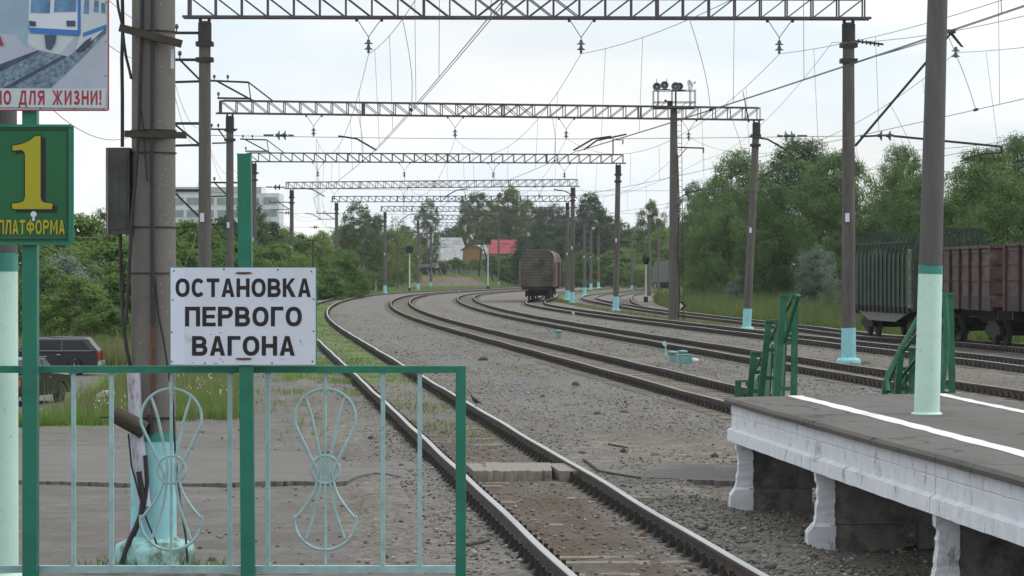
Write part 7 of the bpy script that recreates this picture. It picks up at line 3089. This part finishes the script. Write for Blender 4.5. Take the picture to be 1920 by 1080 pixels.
# ------------------------------------------------------------------ stones, litter, bird
def stones():
    r = np.random.default_rng(5)
    n = 190000
    y = 22 + (190 - 22) * r.uniform(0, 1, n) ** 1.75
    x = C1(y) + r.uniform(-6, 1, n) + r.uniform(0, 1, n) * np.clip(11 + (y - 40) * 0.16, 8, 21)
    dd = x - C1(y)
    k = r.uniform(0, 1, n) < np.where(dd < -1.6, 0.10, np.where(abs(dd) < 0.7, 0.40, 0.75))
    pt = np.array([0.62 + 1.1 * mnoise.noise((a * 0.35, b * 0.14, 6.0)) + 0.4 * mnoise.noise((a * 1.1, b * 0.5, 2.0)) for a, b in zip(x, y)])
    k &= r.uniform(0, 1, n) < np.clip(pt, 0.08, 1.0)
    k &= r.uniform(0, 1, n) < 1 - 0.6 * ss(110, 190, y)
    x, y = x[k], y[k]
    n = len(x)
    s = 0.009 + 0.020 * r.uniform(0, 1, n) ** 2.2 + 0.035 * (r.uniform(0, 1, n) > 0.997)
    z = ground_z(x, y) - 0.002 + s * 0.3
    d = x - C1(y)
    keep = np.ones(n, bool)
    for q in (1, 2, 3):
        keep &= abs(abs(d - OFF[q](y)) - 0.796) > 0.11
    x, y, z, s = x[keep], y[keep], z[keep], s[keep]
    n = len(x)
    base = np.array([(1, 0.15, 0.25), (-1, -0.2, 0.15), (0.2, 1, 0.3), (-0.15, -1, 0.2), (0.1, -0.15, 0.72), (0, 0, -0.8)], float)
    tri = np.array([(0, 2, 4), (2, 1, 4), (1, 3, 4), (3, 0, 4), (2, 0, 5), (1, 2, 5), (3, 1, 5), (0, 3, 5)])
    V = base[None] * (s[:, None, None] * r.uniform(0.6, 1.4, (n, 6, 1)))
    a = r.uniform(0, 6.28, n)
    ca, sa = np.cos(a)[:, None], np.sin(a)[:, None]
    V = np.stack([V[..., 0] * ca - V[..., 1] * sa, V[..., 0] * sa + V[..., 1] * ca, V[..., 2]], -1)
    V = V + np.stack([x, y, z], 1)[:, None, :]
    V = V.reshape(-1, 3)
    Fq = (tri[None] + 6 * np.arange(n)[:, None, None]).reshape(-1, 3)
    me = bpy.data.meshes.new('gravel')
    me.vertices.add(len(V))
    me.vertices.foreach_set('co', V.ravel())
    me.loops.add(Fq.size)
    me.loops.foreach_set('vertex_index', Fq.ravel())
    me.polygons.add(len(Fq))
    me.polygons.foreach_set('loop_start', np.arange(0, Fq.size, 3))
    me.polygons.foreach_set('loop_total', np.full(len(Fq), 3))
    me.update(calc_edges=True)
    m, nt, b = principled('gravel_stone')
    g_ = nt.nodes.new('ShaderNodeNewGeometry')
    rp = nt.nodes.new('ShaderNodeValToRGB')
    rp.color_ramp.elements[0].color = (0.062, 0.056, 0.048, 1)
    rp.color_ramp.elements[1].color = (0.34, 0.32, 0.285, 1)
    e = rp.color_ramp.elements.new(0.7)
    e.color = (0.172, 0.161, 0.145, 1)
    nt.links.new(g_.outputs['Random Per Island'], rp.inputs[0])
    nt.links.new(rp.outputs[0], b.inputs['Base Color'])
    b.inputs['Roughness'].default_value = 0.9
    me.materials.append(m)
    o = bpy.data.objects.new('gravel', me)
    COL.objects.link(o)
    tag(o, 'loose gravel and pebbles scattered over the yard', 'gravel', kind='stuff')


stones()


def lump(xp, yp, w, h, lab, m_, name='stone', cat='stone', group=None, grow=1.0):
    Z = CAMZ * F / (yp - HY)
    X = W(xp, Z)
    r = random.Random(int(xp * 7 + yp))
    mb = MB()
    n = 9
    vs_ = []
    prof = [(0.9, -0.3), (1.0, 0.1), (0.85, 0.6), (0.4, 1.0)]
    for q, z in prof:
        for i in range(n):
            a = 2 * math.pi * i / n
            k = q * (1 + r.uniform(-0.22, 0.22))
            vs_.append((k * w / 2 * math.cos(a), k * w / 2 * 0.8 * math.sin(a), z * h * (1 + r.uniform(-0.1, 0.1))))
    mb.add(vs_, [(j * n + i, j * n + (i + 1) % n, (j + 1) * n + (i + 1) % n, (j + 1) * n + i) for j in range(3) for i in range(n)] + [tuple(range(3 * n, 4 * n))])
    o = obj(name, mb, [m_])
    o.location = (X, Z, float(ground_z(np.array([X]), np.array([Z]))[0]) - 0.01)
    tag(o, lab, cat, group)


SG = 'stones lying on the yard'
for a, b, w, h, lab, m_ in ((1080, 720, 0.22, 0.11, 'rounded dark clod behind the bird, above the nearest track', 'brick'),
                            (1231, 850, 0.18, 0.08, 'flat pale stone on the dirt left of the platform corner', 'stone'),
                            (1170, 850, 0.10, 0.07, 'small dark stone left of the flat pale stone', 'brick'),
                            (1340, 853, 0.14, 0.07, 'reddish brick piece beside the platform corner', 'brick'),
                            (1172, 770, 0.24, 0.05, 'dark flat clod on the dirt in the middle of the yard', 'brick'),
                            (1092, 852, 0.12, 0.04, 'thin dark piece right of the crossing slab', 'brick'),
                            (1018, 742, 0.10, 0.06, 'dark stone on the dirt right of the bird', 'brick'),
                            (1205, 1005, 0.10, 0.05, 'orange brick crumb inside the nearest track', 'rust'),
                            (967, 1045, 0.13, 0.07, 'pale stone at the foot of the left rail', 'stone'),
                            (397, 1045, 0.10, 0.04, 'small dark stone right of the thick pole foot', 'brick'),
                            (356, 841, 0.12, 0.05, 'dark stone on the asphalt right of the thick pole', 'brick'),
                            (905, 674, 0.35, 0.12, 'brown clod beside the second track', 'brick'),
                            (1120, 775, 0.16, 0.06, 'dark crumb left of the flat clod in the yard', 'brick'),
                            (925, 1000, 0.05, 0.04, 'tiny pale pebble beside the left rail', 'stone')):
    lump(a, b, w, h, lab, M[m_], group=SG)
lump(1302, 675, 0.30, 0.10, 'pale litter scrap right of the teal cable boxes', M['litter'], 'litter_scrap', 'litter')
lump(204, 690, 0.9, 0.35, 'crumpled white bag in the grass behind the navy car', M['litter'], 'litter_bag', 'litter')


def stick(P, r, lab, m_):
    Z = CAMZ * F / (P[0][1] - HY)
    mb = MB()
    pts = []
    for a, b in P:
        z = CAMZ * F / (b - HY)
        pts.append((W(a, z), z, float(ground_z(np.array([W(a, z)]), np.array([z]))[0]) + r * 0.7))
    mb.tube(pts, [r] * (len(pts) - 1) + [r * 0.5], 6)
    o = obj('stick', mb, [m_])
    tag(o, lab, 'stick', 'sticks lying on the ground')


stick([(875, 1028), (900, 1024), (920, 1018)], 0.022, 'dark stick on the dirt left of the near rail', M['timber'])
stick([(995, 930), (1020, 926), (1033, 919)], 0.008, 'thin pale twig between the near rails', M['sleeper'])
stick([(1095, 865), (1110, 876), (1122, 886), (1150, 892), (1202, 900)], 0.02, 'long bent stick beyond the right rail', M['timber'])
stick([(1140, 836), (1178, 836)], 0.02, 'short straight stick on the dirt beyond the slab', M['timber'])


def bird():
    Z = 55.3
    X = TX(1, Z) + 0.80
    t = thing('bird', 'small dark starling-like bird standing on the right rail behind the railing post', 'bird', (X, Z, 0.185), math.radians(62))
    # facing local +Y, body as one skin of rings along a spine
    spine = [((0, -0.155, 0.045), 0.006, 0.004), ((0, -0.11, 0.062), 0.020, 0.008), ((0, -0.075, 0.078), 0.026, 0.018), ((0, -0.03, 0.098), 0.036, 0.036), ((0, 0.02, 0.122), 0.041, 0.045),
             ((0, 0.055, 0.148), 0.034, 0.038), ((0, 0.072, 0.175), 0.023, 0.025), ((0, 0.080, 0.195), 0.021, 0.022), ((0, 0.092, 0.210), 0.020, 0.019), ((0, 0.106, 0.214), 0.013, 0.012), ((0, 0.114, 0.213), 0.005, 0.005)]
    mb = MB()
    n = 14
    vs_ = []
    for (x, y, z), rx, rz_ in spine:
        for i in range(n):
            a = 2 * math.pi * i / n
            vs_.append((x + rx * math.cos(a), y - 0.35 * rz_ * math.sin(a), z + rz_ * math.sin(a)))
    m_ = len(spine)
    mb.add(vs_, [(j * n + i, j * n + (i + 1) % n, (j + 1) * n + (i + 1) % n, (j + 1) * n + i) for j in range(m_ - 1) for i in range(n)] + [tuple(reversed(range(n))), tuple(range((m_ - 1) * n, m_ * n))], 0, True)
    obj('body', mb, [M['feather']], t)
    mb = MB()
    mb.cyl((0, 0.112, 0.212), (0, 0.142, 0.206), 0.006, 0.0012, 8)
    obj('beak', mb, [M['beak']], t)
    for s in (-1, 1):
        mb = MB()
        mb.prism([(0.055, 0.14), (0.03, 0.155), (-0.03, 0.125), (-0.12, 0.07), (-0.05, 0.085), (0.03, 0.11)], (s * 0.036 - 0.004, 0, 0), (0, 1, 0), (0, 0, 1), (0.008, 0, 0))
        obj('wing', mb, [M['feather']], t)
        mb = MB()
        mb.tube([(s * 0.018, 0.0, 0.09), (s * 0.018, -0.012, 0.05), (s * 0.018, 0.004, 0.004)], 0.004, 6)
        for dx in (-0.012, 0.0, 0.012):
            mb.tube([(s * 0.018, 0.004, 0.004), (s * 0.018 + dx, 0.03, 0.002)], 0.0022, 5)
        mb.tube([(s * 0.018, 0.004, 0.004), (s * 0.018, -0.018, 0.002)], 0.0022, 5)
        obj('leg', mb, [M['beak']], t)


bird()


# ------------------------------------------------------------------ thin summer haze in the air
def haze():
    mb = MB()
    mb.box((40, 480, 14), (900, 1080, 36))
    m = bpy.data.materials.new('haze_air')
    m.use_nodes = True
    nt = m.node_tree
    nt.nodes.clear()
    out = nt.nodes.new('ShaderNodeOutputMaterial')
    v = nt.nodes.new('ShaderNodeVolumePrincipled')
    v.inputs['Color'].default_value = (0.90, 0.95, 0.99, 1)
    v.inputs['Density'].default_value = 0.0001
    v.inputs['Anisotropy'].default_value = 0.2
    nt.links.new(v.outputs[0], out.inputs['Volume'])
    o = obj('haze', mb, [m])
    tag(o, 'thin pale haze hanging over the whole yard', 'haze', kind='stuff')


haze()
